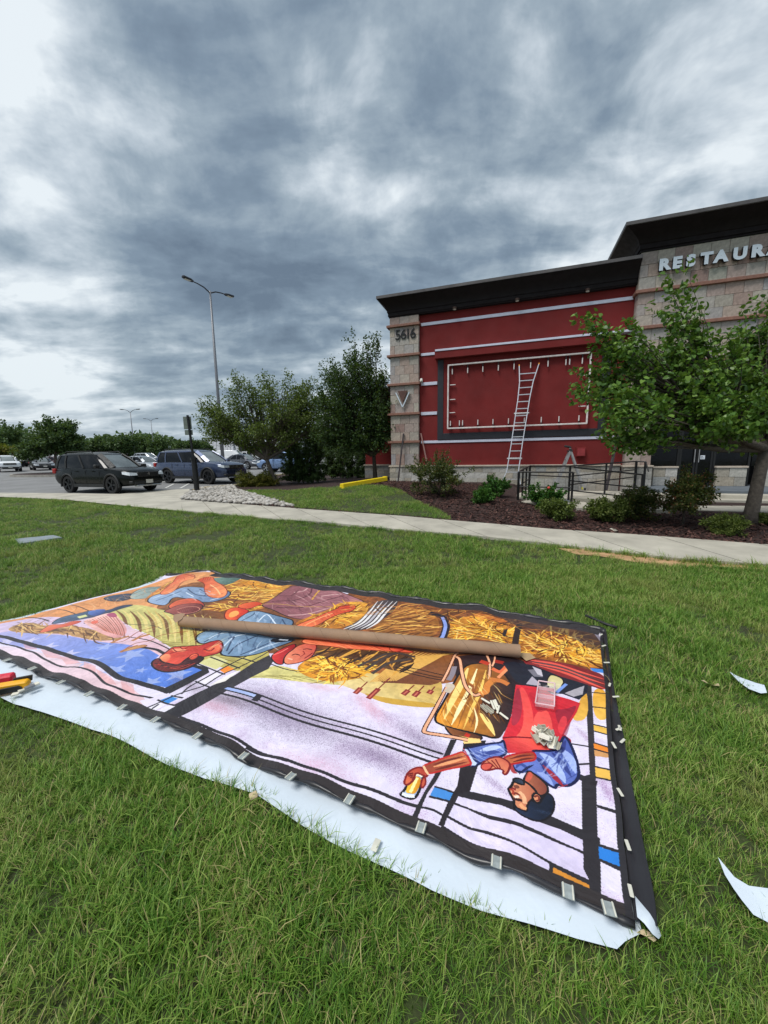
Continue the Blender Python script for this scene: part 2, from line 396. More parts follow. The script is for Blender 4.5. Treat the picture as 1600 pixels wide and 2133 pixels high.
# sidewalk: separate slabs
def resample(pl, n):
    P = np.array(pl); L = np.concatenate([[0], np.cumsum(np.linalg.norm(np.diff(P, axis=0), axis=1))]); t = np.linspace(0, L[-1], n)
    return np.stack([np.interp(t, L, P[:, 0]), np.interp(t, L, P[:, 1])], 1)
walk = empty('sidewalk', kind='structure')
nb = nearW[:11]; fb = farW
NA = resample(nb, 281); FA = resample(fb, 281)
def ribbon(name, A, Bp, t0, t1, top, material, parent, thick=.12, gap=.015):
    n = max(2, int((t1-t0)/4)+1); ts = np.linspace(t0, t1, n)
    a = [np.array([np.interp(t, range(len(A)), A[:, k]) for k in (0, 1)]) for t in ts]
    c = [np.array([np.interp(t, range(len(Bp)), Bp[:, k]) for k in (0, 1)]) for t in ts]
    d = (a[-1]-a[0]); d /= np.linalg.norm(d); a[0] = a[0]+d*gap; a[-1] = a[-1]-d*gap; c[0] = c[0]+d*gap; c[-1] = c[-1]-d*gap
    vs = []
    for p, q in zip(a, c):
        for w in (p, q):
            z = ter(*w); vs += [(w[0], w[1], z+top), (w[0], w[1], z+top-thick)]
    fs = []
    for i in range(n-1):
        o = i*4; fs += [(o, o+4, o+6, o+2), (o, o+1, o+5, o+4), (o+2, o+6, o+7, o+3)]
    fs += [(0, 2, 3, 1), (4*(n-1), 4*(n-1)+1, 4*(n-1)+3, 4*(n-1)+2)]
    mb = MB(); mb.add(vs, fs); return mb.build(name, material, parent, bevel=0)
nsl = 17
for i in range(nsl): ribbon('slab', NA, FA, i*280/nsl, (i+1)*280/nsl, .05, concrete, walk)
# concrete apron between the walk and the lot (ramp flare)
A2 = [nearW[10], nearW[11], nearW[12], nearW[13], LEFT_N]
B2 = [W([(376, 1040)], .05)[0]]
apron_poly = [nearW[10], nearW[11], nearW[12], nearW[13], LEFT_N, LEFT_L] + lot_near[::-1][:6] + W([(394, 1026), (376, 1040.5)], .05)
ap = sheet('kerb_ramp', apron_poly, concrete, .045, .6, kind='structure')
# painted bay lines near the big cars
for a_, b_ in [((345, 1016.5), (362, 1008)), ((376, 1017), (402, 1003)), ((330, 1006), (356, 1000.5)), ((470, 996), (520, 992)), ((640, 1000), (655, 985))]:
    p, q = gt(*a_), gt(*b_); d = (q-p)[:2]; d /= np.linalg.norm(d); nrm_ = np.array([-d[1], d[0]])*.05
    poly = [p[:2]+nrm_, q[:2]+nrm_, q[:2]-nrm_, p[:2]-nrm_]
    mb = MB(); mb.add([(x, y, ter(x, y)+.006) for x, y in poly], [(0, 1, 2, 3)])
    mb.build('painted_line', paint_white, lot)
# kerb edge (yellowish) near the sign post
ky = empty('kerb', kind='structure')
mb = MB(); kp = W([(405, 1019), (430, 1013.5), (486, 1009.5), (500, 1008)], .1); kp.append((-8.0, 22.3)); kp.append((-6.7, 27.0))
for i in range(len(kp)-1):
    p, q = kp[i], kp[i+1]; mb.bar((p[0], p[1], ter(*p)+.02), (q[0], q[1], ter(*q)+.02), .16, .16)
mb.build('kerb_stone', mat('tan kerb', lin(196, 178, 140), .9, var=.1), ky)
mb = MB()
# island with tree
ic = gt(118, 993)
isl = [(ic[0]+5.2*math.cos(a)*(1 if math.cos(a) > 0 else 1.0), ic[1]+2.6*math.sin(a)+2.4) for a in np.linspace(0, 2*PI, 28)[:-1]]
sheet('traffic_island', isl, mulch_m, .14, .7, kind='structure')
for i in range(len(isl)):
    p, q = isl[i], isl[(i+1) % len(isl)]; mb.bar((p[0], p[1], ter(*p)+.07), (q[0], q[1], ter(*q)+.07), .18, .17)
mb.build('kerb_stone', concrete_old, ky)

# entrance walk, landing, ramp, porch (own levels)
def slabw(name, px_pts, z, thick, material, parent=None, zs=None, **k):
    pts = [gz(x, y, z if zs is None else zs[i])[:2] for i, (x, y) in enumerate(px_pts)]
    mb = MB(); n = len(pts); zt = [z]*n if zs is None else zs
    vs = [(p[0], p[1], t) for p, t in zip(pts, zt)]+[(p[0], p[1], t-thick) for p, t in zip(pts, zt)]
    mb.add(vs, [tuple(range(n)), tuple(range(n, 2*n))[::-1]]+[(i, n+i, n+(i+1) % n, (i+1) % n) for i in range(n)])
    return mb.build(name, material, parent, **k)
ent = empty('entrance_paving', kind='structure')
def bw(x, y, z): return tuple(B2W(x, y, z))
def bslab(name, x0, x1, y0, y1, z0, z1, material, parent):
    mb = MB(); vs = [bw(x, y, z) for z in (z0, z1) for x, y in ((x0, y0), (x1, y0), (x1, y1), (x0, y1))]
    mb.add(vs, [(0, 3, 2, 1), (4, 5, 6, 7), (0, 1, 5, 4), (1, 2, 6, 5), (2, 3, 7, 6), (3, 0, 4, 7)]); return mb.build(name, material, parent, bevel=.008)
bslab('porch_slab', 7.9, 14, -1.75, 1.2, -.1, .41, slab_and_porch_shade, ent)
bslab('step', 7.2, 14, -2.15, -1.752, -.1, .33, concrete, ent)
bslab('step', 7.2, 14, -2.55, -2.152, -.1, .22, concrete, ent)
for i in range(4): bslab('paving_slab', 7.35+i*1.7, 7.35+(i+1)*1.7-.012, -4.2, -2.552, -.1, .14, concrete, ent)
bslab('landing', 3.75, 7.18, -3.6, -1.1, -.1, .30, concrete, ent)
bslab('ramp_slab', 5.15, 7.18, -4.9, -3.602, -.1, .21, concrete, ent)
bslab('kerb_edge', 3.6, 5.14, -4.2, -3.602, -.1, .22, concrete, ent)
bslab('side_step', 4.2, 5.13, -4.0, -3.61, -.05, .26, slab_and_porch_shade, ent)

# mulch chips, loose on the bed
def scatter_poly(poly, n):
    P = np.array(poly); lo, hi = P.min(0), P.max(0); out = np.zeros((0, 2))
    while len(out) < n:
        q = lo+RNG.random((n*2, 2))*(hi-lo); q = q[inpoly_np(q[:, 0], q[:, 1], poly)]; out = np.vstack([out, q])
    return out[:n]
ter_np = lambda pts: np.array([ter(x, y) for x, y in pts])
vis_mulch = farW[1:9]+W([(540, 1023), (640, 1020), (705, 1014), (760, 1009)], .03)+[tuple(B2W(-1, 0, 0)[:2]), tuple(B2W(3.3, -1.2, 0)[:2]), tuple(B2W(3.3, -4.1, 0)[:2]), tuple(B2W(8, -4.6, 0)[:2]), tuple(B2W(13, -4.4, 0)[:2])]
q = scatter_poly(vis_mulch, 22000); q = q[~inpoly_np(q[:, 0], q[:, 1], lawn2)]
def cards(pos, length, width, tiltmax=.5, lift=.01):
    n = len(pos); a = RNG.random(n)*2*PI; t = (RNG.random(n)-.5)*2*tiltmax; L = length*(.5+RNG.random(n)); Wd = width*(.6+.8*RNG.random(n))
    d = np.stack([np.cos(a)*np.cos(t), np.sin(a)*np.cos(t), np.sin(t)], 1); s_ = np.stack([-np.sin(a), np.cos(a), (RNG.random(n)-.5)*1.2], 1)
    s_ /= np.linalg.norm(s_, axis=1)[:, None]
    c = pos+np.array([0, 0, lift]); V = np.stack([c-d*L[:, None]/2-s_*Wd[:, None]/2, c+d*L[:, None]/2-s_*Wd[:, None]*.3, c+d*L[:, None]/2+s_*Wd[:, None]*.4, c-d*L[:, None]/2+s_*Wd[:, None]/2], 1).reshape(-1, 3)
    return V, np.arange(4*n).reshape(n, 4)
pos = np.column_stack([q, ter_np(q)+.02+.02*RNG.random(len(q))])
V, F_ = cards(pos, .07, .025)
link('mulch_chips', mesh_np('mulch_chips', V, F_, chip_m), label='loose dark red mulch chips covering the planting bed', cat='mulch', kind='stuff')
# river stones
ico = bmesh.new(); bmesh.ops.create_icosphere(ico, subdivisions=1, radius=1); iv = np.array([v.co[:] for v in ico.verts]); ifc = np.array([[v.index for v in f.verts] for f in ico.faces]); ico.free()
q = scatter_poly(rockP, 1500); n = len(q); V = []; F_ = []
for i in range(n):
    sz = random.uniform(.04, .085)*np.array([random.uniform(.9, 1.5), random.uniform(.7, 1.1), random.uniform(.5, .8)])
    a = random.random()*6.28; R_ = np.array([[math.cos(a), -math.sin(a), 0], [math.sin(a), math.cos(a), 0], [0, 0, 1]])
    v = (iv*(1+.18*(RNG.random((len(iv), 1))-.5)))*sz @ R_.T + np.array([q[i][0], q[i][1], ter(*q[i])+.05+random.random()*.03])
    V.append(v); F_.append(ifc+i*len(iv))
link('river_stones', mesh_np('river_stones', np.vstack(V), np.vstack(F_), rock_m, True), label='bed of pale rounded river stones between the sidewalk and the sign post', cat='stones', kind='stuff')
# ------------------------------------------------------------------ restaurant building (local: x right along the front, -y towards the lawn)
bld = empty('restaurant_building', P0, BROT, label='red stucco restaurant with stone column, dark cornice and stone entrance tower', cat='building')
def part(mb, name, m, **k): return mb.build(name, m, bld, **k)
ZC = 6.97            # underside of the main cornice
part(MB().bx(-1.2, 7.35, 0.0, .3, .2, 7.6), 'wall', red_paint)
part(MB().bx(-1.2, -.9, .3, 9, .2, 7.6), 'wall', red_paint)
part(MB().bx(-3.3, -1.2, 2.3, 2.6, .2, 4.5), 'wall', red_paint)
part(MB().bx(-3.3, -3.0, 2.6, 11, .2, 4.5), 'wall', red_paint)
part(MB().bx(-3.5, -1.2, 2.1, 2.7, 4.5, 4.75), 'parapet_cap', cornice_m)
part(MB().bx(-1.0, 14, .3, 10, 7.3, 7.4), 'roof', concrete_old)
UNIT = None
def unit_mesh(name, material, bev):
    mb = MB().box((0, 0, 0), (1, 1, 1)); o = mb.build(name, material); me = o.data; bpy.data.objects.remove(o)
    return me
def piece_mesh(name, material, dx, dy, dz, bev=.003, jit=.3):
    mb = MB().box((0, 0, 0), (dx, dy, dz)); o = mb.build(name, material, bevel=bev); me = o.data; bpy.data.objects.remove(o)
    return me
TC = {}
def piece(name, material, x0, x1, y, z0, z1, dep_, parent=bld, rz=0, gap=.009, key=None):
    """one tile or block with its front at y; meshes are shared between equal sizes"""
    w = round(x1-x0-gap, 2); h = round(z1-z0-gap, 2)
    kx = (name, w, h, dep_)
    if kx not in TC: TC[kx] = piece_mesh(name, material, w, dep_, h)
    o = bpy.data.objects.new(name, TC[kx]); C.objects.link(o); o.parent = parent
    pr = random.uniform(-.004, .004)
    if rz == 0: o.location = ((x0+x1)/2, y+dep_/2+pr, (z0+z1)/2)
    else: o.location = (y+dep_/2+pr, (x0+x1)/2, (z0+z1)/2); o.rotation_euler = (0, 0, PI/2)
    return o
# corner column
CX0, CX1, CY = -1.20, -.02, -.15
part(MB().bx(CX0+.02, CX1-.02, CY+.02, .25, 1.1, ZC), 'column_core', grout_m)
bands = [2.12, 3.24, 4.40, 5.51, 6.63]
segs = [1.16]+bands+[ZC]
for i in range(len(segs)-1):
    z0 = segs[i]+(.05 if i else 0.02); z1 = segs[i+1]-(.05 if i < 5 else 0)
    nr = 1 if i == 5 else (2 if i in (0,) else 3); hh = (z1-z0)/nr
    for r in range(nr):
        cuts = [CX0, CX0+.41, CX0+.80, CX1] if (r+i) % 2 else [CX0, CX0+.2, CX0+.59, CX0+.98, CX1]
        for a, c in zip(cuts[:-1], cuts[1:]): piece('tile', tile_m, a, c, CY-.005, z0+r*hh, z0+(r+1)*hh, .03)
        piece('tile', tile_m, CY+.03, .0, CX1-.03, z0+r*hh, z0+(r+1)*hh, .03, rz=1)
for z in bands:
    part(MB().bx(CX0-.11, CX1+.06, CY-.10, .1, z-.045, z+.045), 'accent_ledge', terracotta, bevel=.008)
# white trims
def trim(x0, x1, z, h=.10, y=-.03): part(MB().bx(x0, x1, y, .0, z-h/2, z+h/2), 'white_trim', white_trim, bevel=.004)
trim(.05, 7.22, 6.62, .11); trim(.05, .66, 5.50); trim(.66, 7.22, 5.535, .07, -.30)
trim(.05, .70, 4.38, .12); trim(.05, .70, 3.23, .12); trim(.05, 7.22, 2.10, .10)
# lintel over the sign recess
part(MB().bx(.64, 6.75, -.28, -.001, 5.24, 5.498), 'lintel', red_paint, bevel=.006)
# black band round the sign panel
for a in [(.72, .95, 2.17, 5.24), (6.42, 6.70, 2.17, 5.24), (.95, 6.42, 2.17, 2.42)]:
    part(MB().bx(a[0], a[1], -.05, -.001, a[2], a[3]), 'black_band', black_paint, bevel=.006)
part(MB().bx(.953, 6.417, -.03, -.001, 2.423, 5.236), 'sign_panel', red_paint)
# pipe frame with stub brackets (the banner was stretched on it)
sf = empty('sign_frame'); sf.parent = bld
def sub(mb, name, m, par, **k): return mb.build(name, m, par, **k)
fx0, fx1, fz0, fz1, fy = 1.15, 6.05, 2.60, 4.98, -.14
for p, q in [((fx0, fz0), (fx0, fz1)), ((fx1, fz0), (fx1, fz1)), ((fx0-.02, fz0), (fx1+.02, fz0)), ((fx0-.02, fz1), (fx1+.02, fz1))]:
    sub(MB().bar((p[0], fy, p[1]), (q[0], fy, q[1]), .055, .055, up=(0, 1, 0)), 'pipe', pipe_m, sf, bevel=.008)
stub_me = piece_mesh('bracket', pipe_m, .035, .05, .20, .006); stub_h = piece_mesh('bracket', pipe_m, .22, .05, .03, .006)
blk_me = piece_mesh('clamp', frame_m, .03, .09, .10, .004)
tops = [1.30, 1.88, 2.44, 3.00, 3.55, 4.12, 4.70, 5.28, 5.40, 5.80]
bots = [1.25, 1.60, 1.72, 2.30, 2.86, 3.42, 3.98, 4.56, 5.15, 5.80]
for x in tops: link('bracket', stub_me, sf, (x, -.10, fz1-.24)); link('clamp', blk_me, sf, (x, -.09, fz1-.07))
for x in bots: link('bracket', stub_me, sf, (x, -.10, fz0+.19)); link('clamp', blk_me, sf, (x, -.09, fz0+.05))
for z in (3.2, 3.7, 4.25): link('bracket', stub_h, sf, (fx0+.17, -.10, z)); link('bracket', stub_h, sf, (fx1-.17, -.10, z))
# stone base and its cap
def base_course(x0, x1, y, z0=.42, z1=1.10, rows=3, mn=.28, mx=.6, dep_=.06):
    part(MB().bx(x0+.01, x1-.01, y+.02, y+.28, .1, z1), 'base_core', grout_m)
    h = (z1-z0)/rows
    piece_z = [z0+i*h for i in range(rows+1)]; piece_z[0] -= .25
    for r in range(rows):
        x = x0
        while x < x1-.05:
            w = random.choice([.28, .36, .44, .52]);
            if x+w > x1-.2: w = x1-x
            piece('stone_block', block_m, x, x+w, y, piece_z[r], piece_z[r+1], dep_); x += w
base_course(CX0-.05, CX1+.05, CY-.08)
base_course(.05, 7.2, -.10)
base_course(-3.3, -1.25, 2.15, rows=3)
part(MB().bx(CX0-.08, CX1+.08, CY-.11, .1, 1.10, 1.16), 'base_cap', cap_m, bevel=.008)
part(MB().bx(.085, 7.2, -.15, .1, 1.10, 1.16), 'base_cap', cap_m, bevel=.008)
part(MB().bx(-3.35, -1.3, 2.1, 2.35, 1.10, 1.16), 'base_cap', cap_m)
# side blocks of the column seen from the right
# cornices: profile swept along a path
def sweep(prof, path, name, m):
    """prof: (outward, z); path: list of (x, y, ox, oy) mitre directions"""
    vs = []; fs = []; n = len(prof)
    for (x, y, ox, oy) in path:
        for (o_, z) in prof: vs.append((x+ox*o_, y+oy*o_, z))
    for i in range(len(path)-1):
        for k in range(n-1): fs.append((i*n+k, i*n+k+1, (i+1)*n+k+1, (i+1)*n+k))
    mb = MB(); mb.add(vs, fs); mb.add([], [])
    o = mb.build(name, m, bld, smooth=30); return o
cove = [(.42*(1-math.cos(t)), .30*math.sin(t)) for t in np.linspace(0, PI/2, 7)]
prof = [(-.2, ZC), (.02, ZC), (.02, ZC+.04), (.05, ZC+.045), (.05, ZC+.17), (.08, ZC+.18), (.08, ZC+.22)]+[(.08+.30*(i/6)**1.3, ZC+.22+.38*(i/6)**.8) for i in range(1, 7)]+[(.38, ZC+.62)]
path = [(CX0, 9, -1, 0), (CX0, CY, -1, -1), (7.27, CY, 0, -1)]
sweep(prof, path, 'cornice', cornice_m)
sweep([(.38, ZC+.621), (.41, ZC+.621), (.41, ZC+.72), (-.4, ZC+.76)], path, 'cornice_coping', coping_m)
# tower
TX, TY = 7.28, -.30
part(MB().bx(TX+.02, 8.04, TY+.02, .5, .3, 4.66), 'tower_core', grout_m)
part(MB().bx(TX+.02, 14, TY+.02, 1.5, 4.66, 7.85), 'tower_core', grout_m)
part(MB().bx(12.2, 14, TY+.02, .5, .3, 4.66), 'tower_core', grout_m)
tb = [2.15, 3.25, 4.40, 5.56, 6.67]
rows = [(1.12, 2.10)]+[(a+.05, c-.05) for a, c in zip(tb[:-1], tb[1:])]+[(6.72, 7.84)]
for i, (z0, z1) in enumerate(rows):
    nr = 2 if i == 0 else 3 if z1-z0 > .9 else 2
    nr = 2 if i == 0 else 3
    hh = (z1-z0)/nr
    for r in range(nr):
        zz0, zz1 = z0+r*hh, z0+(r+1)*hh
        xmax = 8.04 if zz0 < 4.3 else 12.4
        x = TX-.004; first = True
        while x < xmax-.02:
            w = .46 if not first else (.23 if r % 2 else .46)
            first = False
            if x+w > xmax-.1: w = xmax-x
            piece('tile', tile_m, x, x+w, TY-.005, zz0, zz1, .03); x += w
        piece('tile', tile_m, TY+.028, .0, TX-.006, zz0, zz1, .03, rz=1)
for z in tb: part(MB().bx(TX-.09, 8.10 if z < 4.4 else 14, TY-.09, .1, z-.05, z+.05), 'accent_ledge', terracotta, bevel=.008)
ZT = 7.85
tprof = [(-.2, ZT), (.03, ZT), (.03, ZT+.06), (.07, ZT+.065), (.07, ZT+.2), (.10, ZT+.22)]+[(.10+.48*(i/6)**1.4, ZT+.22+.36*(i/6)**.8) for i in range(1, 7)]
tpath = [(TX, 7, -1, 0), (TX, TY, -1, -1), (14, TY, 0, -1)]
sweep(tprof, tpath, 'tower_cornice', cornice_m)
sweep([(.58, ZT+.582), (.62, ZT+.582), (.62, ZT+.68), (-.3, ZT+.75)], tpath, 'cornice_coping', coping_m)
part(MB().bx(TX-.05, TX-.002, 0, 6, 7.5, ZT+.4), 'tower_side', cornice_m)
# tower base pillar
piece_z = [.3, .65, 1.06]
for (x0, x1) in [(TX-.04, 8.08)]:
    for r in range(2):
        for a, c in ((x0, x0+.35), (x0+.35, x1)): piece('stone_block', block_m, a, c, TY-.09, piece_z[r], piece_z[r+1], .08)
part(MB().bx(TX-.03, 8.07, TY-.01, .2, .2, 1.06), 'base_core', grout_m)
part(MB().bx(TX-.07, 8.11, TY-.12, .1, 1.06, 1.12), 'base_cap', cap_m, bevel=.008)
# low walls in front of the glass
for x0, x1 in ((8.25, 8.95), (10.03, 10.84), (11.2, 12.2)):
    part(MB().bx(x0+.01, x1-.01, .12, .4, .3, 1.0), 'base_core', grout_m)
    for r in range(2):
        m_ = x0+(.35 if r else .5)
        for a, c in ((x0, m_), (m_, x1)): piece('stone_block', block_m, a, c, .05, .41+r*.30, .41+(r+1)*.30, .08)
    part(MB().bx(x0-.02, x1+.02, .02, .42, 1.01, 1.07), 'base_cap', cap_m, bevel=.006)
# entrance glazing (recessed)
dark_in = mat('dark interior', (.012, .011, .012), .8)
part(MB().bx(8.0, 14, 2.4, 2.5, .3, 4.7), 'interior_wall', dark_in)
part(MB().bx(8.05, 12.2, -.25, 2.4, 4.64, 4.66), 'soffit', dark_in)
gl = empty('shopfront'); gl.parent = bld
for x0, x1, z0 in ((8.06, 8.95, 1.07), (10.0, 10.9, 1.07), (11.0, 12.2, 1.07)):
    sub(MB().bx(x0, x1, .20, .21, z0, 3.4), 'glass_pane', darkglass, gl); sub(MB().bx(x0, x1, .20, .21, 3.5, 4.6), 'glass_pane', darkglass, gl)
for x in (8.05, 8.97, 9.99, 10.92, 12.2): sub(MB().bx(x-.03, x+.03, .17, .24, .41, 4.64), 'mullion', frame_m, gl)
sub(MB().bx(8.1, 12.2, .168, .242, 3.4, 3.5), 'transom', frame_m, gl)
sub(MB().bx(9.0, 9.96, .20, .21, 3.5, 4.6), 'glass_pane', darkglass, gl)
dr = empty('entrance_door'); dr.parent = bld
for x0, x1 in ((9.01, 9.47), (9.49, 9.95)):
    sub(MB().bx(x0+.06, x1-.06, .20, .21, .55, 3.3), 'door_glass', darkglass, dr)
    mb = MB()
    for a in ((x0, x0+.06, .42, 3.38), (x1-.06, x1, .42, 3.38), (x0+.06, x1-.06, .42, .55), (x0+.06, x1-.06, 3.3, 3.38)): mb.bx(a[0], a[1], .18, .23, a[2], a[3])
    sub(mb, 'door_frame', frame_m, dr)
for x in (9.42, 9.54): sub(MB().bar((x, .13, 1.2), (x, .13, 1.9), .02), 'door_handle', grey_alu, dr)
def notice(x, z, w, h, col, lines):
    nm = mat('paper notice', col, .8, var=.02); n_ = sub(MB().bx(x, x+w, .187, .192, z, z+h), 'notice', nm, dr)
    mb = MB()
    for i in range(lines):
        zz = z+h-(i+1)*h/(lines+1); mb.bx(x+w*.12, x+w*(.55+.3*random.random()), .183, .1862, zz-.008, zz+.006)
    if lines: sub(mb, 'notice_print', black_paint, n_)
notice(9.55, 2.02, .22, .17, lin(225, 225, 230), 3); notice(9.60, 1.30, .13, .13, lin(215, 222, 232), 2); notice(9.50, 1.30, .07, .12, lin(205, 190, 110), 1)
# wall sconce beside the entrance and the bronze lantern
sc_ = empty('wall_lantern'); sc_.parent = bld
part_l = MB().prism([(-.22, 0), (.22, 0), (.16, -.22), (-.16, -.22)], 0, .28).build('lantern_body', bronze, sc_, bevel=.01)
MB().bx(-.26, .26, -.26, 0, .28, .34).build('lantern_cap', bronze, sc_, bevel=.01)
sc_.location = (7.62, TY, 3.72)
# house number, letters
def text_mesh(ch, size, ext, off, m1, m2):
    cu_ = bpy.data.curves.new('t', 'FONT'); cu_.body = ch; cu_.size = size; cu_.extrude = ext; cu_.offset = off; cu_.resolution_u = 4
    o = bpy.data.objects.new('t', cu_); C.objects.link(o); dg = bpy.context.evaluated_depsgraph_get()
    me = bpy.data.meshes.new_from_object(o.evaluated_get(dg)); bpy.data.objects.remove(o)
    me.materials.clear(); me.materials.append(m1); me.materials.append(m2)
    for p in me.polygons: p.material_index = 0 if abs(p.normal.z) > .7 else 1
    return me
x = -.98
for ch in '5616':
    me = text_mesh(ch, .53, .012, .002, black_metal, black_metal); me.name = 'house_number'
    wd = max(v.co.x for v in me.vertices)
    link('house_number', me, bld, (x-(.055 if ch == '1' else 0), CY-.03, 6.12), (PI/2, 0, 0)); x += {'5': .225, '6': .235, '1': .15}[ch]+.0
for i, ch in enumerate('RESTAURANT'):
    me = text_mesh(ch, .43, .05, .026, letter_face, letter_side); me.name = 'sign_letter'
    x = 7.75+[0, .36, .72, 1.08, 1.42, 1.87, 2.30, 2.68, 3.10, 3.52][i]
    link('sign_letter', me, bld, (x, TY-.10, 7.20), (PI/2, 0, 0), (1.08, 1.0, 1))
# triangle emblem
em = empty('triangle_emblem'); em.parent = bld
tri = lambda a, c, h0, h1: [(a, h1), (c, h1), ((a+c)/2, h0)]
def flat(poly, y0, y1): 
    mb = MB(); n = len(poly); mb.add([(px__, y0, pz) for px__, pz in poly]+[(px__, y1, pz) for px__, pz in poly], [tuple(range(n)), tuple(range(n, 2*n))[::-1]]+[(i, (i+1) % n, n+(i+1) % n, n+i) for i in range(n)]); return mb
flat(tri(-.86, -.46, 3.68, 4.14), CY-.10, CY-.03).build('emblem_panel', mat('brown emblem', lin(92, 62, 54), .5), em)
mb = MB()
mb.bar((-.94, CY-.08, 4.08), (-.66, CY-.08, 3.50), .036, .06, up=(0, 1, 0)); mb.bar((-.38, CY-.08, 4.08), (-.66, CY-.08, 3.50), .036, .06, up=(0, 1, 0))
mb.build('emblem_edge', letter_face, em)
# soffit lights, camera, utility box
lamp_w = mat('soffit lamp', lin(225, 222, 210), .4)
for x in (1.38, 3.58, 5.81):
    l_ = MB().tube([(x, -.26, ZC+.035), (x, -.26, ZC-.035)], .075, 12).build('soffit_light', bronze, bld)
    MB().tube([(x, -.26, ZC-.036), (x, -.26, ZC-.05)], .055, 12).build('lamp_lens', lamp_w, l_)
cm_ = MB().bx(-.04, .04, -.10, 0, -.03, .07).build('security_camera', mat('camera white', lin(215, 215, 215), .4), bld, loc=(CX1+.10, -.03, 4.52), bevel=.01)
bm = bmesh.new(); bmesh.ops.create_uvsphere(bm, u_segments=12, v_segments=8, radius=.065); me = bpy.data.meshes.new('camera_dome'); bm.to_mesh(me); bm.free(); me.materials.append(lamp_w); sm(me, True)
link('camera_dome', me, cm_, (0, -.10, -.03))
ub = MB().bx(-.15, .15, -.16, 0, -.16, .16).build('utility_box', red_paint, bld, loc=(5.93, -.001, 1.60), bevel=.01)
MB().bx(-.12, .12, -.168, -.161, -.13, .13).build('box_cover', mat('box lid red', lin(150, 54, 58), .5), ub)
# fence panel left of the building
# ------------------------------------------------------------------ plants
def unit_rows(v): return v/np.maximum(1e-9, np.linalg.norm(v, axis=1))[:, None]
def leaf_cloud(pos, outd, L, Wd, droop=.3, heart=False):
    """one small folded leaf per position"""
    n = len(pos); d = unit_rows(outd*.6+RNG.normal(size=(n, 3))*.7+np.array([0, 0, -droop])); up = unit_rows(RNG.normal(size=(n, 3))*.75+np.array([0, 0, 1.0]))
    s_ = unit_rows(np.cross(d, up)); nrm = np.cross(s_, d); l = (L*(.6+.7*RNG.random(n)))[:, None]; w = (Wd*(.6+.7*RNG.random(n)))[:, None]
    if heart:
        pts = [(0, 0, 0), (-.10, .5, .08), (.35, .62, .10), (.72, .38, .04), (1, 0, -.12), (.72, -.38, .04), (.35, -.62, .10), (-.10, -.5, .08)]
        V = np.stack([pos+d*l*a+s_*w*c*.8+nrm*l*e for a, c, e in pts], 1).reshape(-1, 3)
        b0 = np.arange(n)*8
        F = np.concatenate([np.stack([b0, b0+1, b0+2, b0+3], 1), np.stack([b0, b0+3, b0+4, b0+5], 1), np.stack([b0, b0+5, b0+6, b0+7], 1)])
        return V, F
    V = np.stack([pos, pos+d*l*.45+s_*w*.5+nrm*l*.08, pos+d*l-nrm*l*.08, pos+d*l*.45-s_*w*.5+nrm*l*.08], 1).reshape(-1, 3)
    return V, np.arange(4*n).reshape(n, 4)
green_mid = leafmat('redbud leaves', [(0, lin(34, 58, 22)), (.3, lin(60, 94, 34)), (.6, lin(88, 124, 48)), (.85, lin(124, 156, 68)), (1, lin(184, 206, 146))], .3, .4)
green_olive = leafmat('olive leaves', [(0, lin(46, 60, 26)), (.4, lin(80, 98, 42)), (.75, lin(114, 128, 60)), (1, lin(146, 150, 90))], .3)
green_dark = leafmat('dark leaves', [(0, lin(26, 42, 22)), (.4, lin(46, 68, 36)), (.8, lin(70, 96, 48)), (1, lin(100, 122, 68))], .25)
green_far = leafmat('far leaves', [(0, lin(40, 62, 38)), (.5, lin(66, 92, 52)), (1, lin(104, 124, 74))], .25)
green_bright = leafmat('bright leaves', [(0, lin(26, 62, 20)), (.5, lin(54, 104, 36)), (1, lin(110, 150, 70))], .3)
green_yellow = leafmat('yellow hedge leaves', [(0, lin(52, 60, 22)), (.5, lin(96, 100, 36)), (.85, lin(140, 128, 48)), (1, lin(160, 120, 60))], .3)
green_red = leafmat('reddish leaves', [(0, lin(34, 44, 24)), (.45, lin(62, 78, 36)), (.7, lin(96, 100, 48)), (.86, lin(120, 72, 50)), (1, lin(128, 60, 54))], .3)
def grow(base, tips, trunk_top, lean=(0, 0), r0=.12, n_main=6, spread=.5):
    """tapered trunk, limbs toward groups of tips, twigs to each tip"""
    return
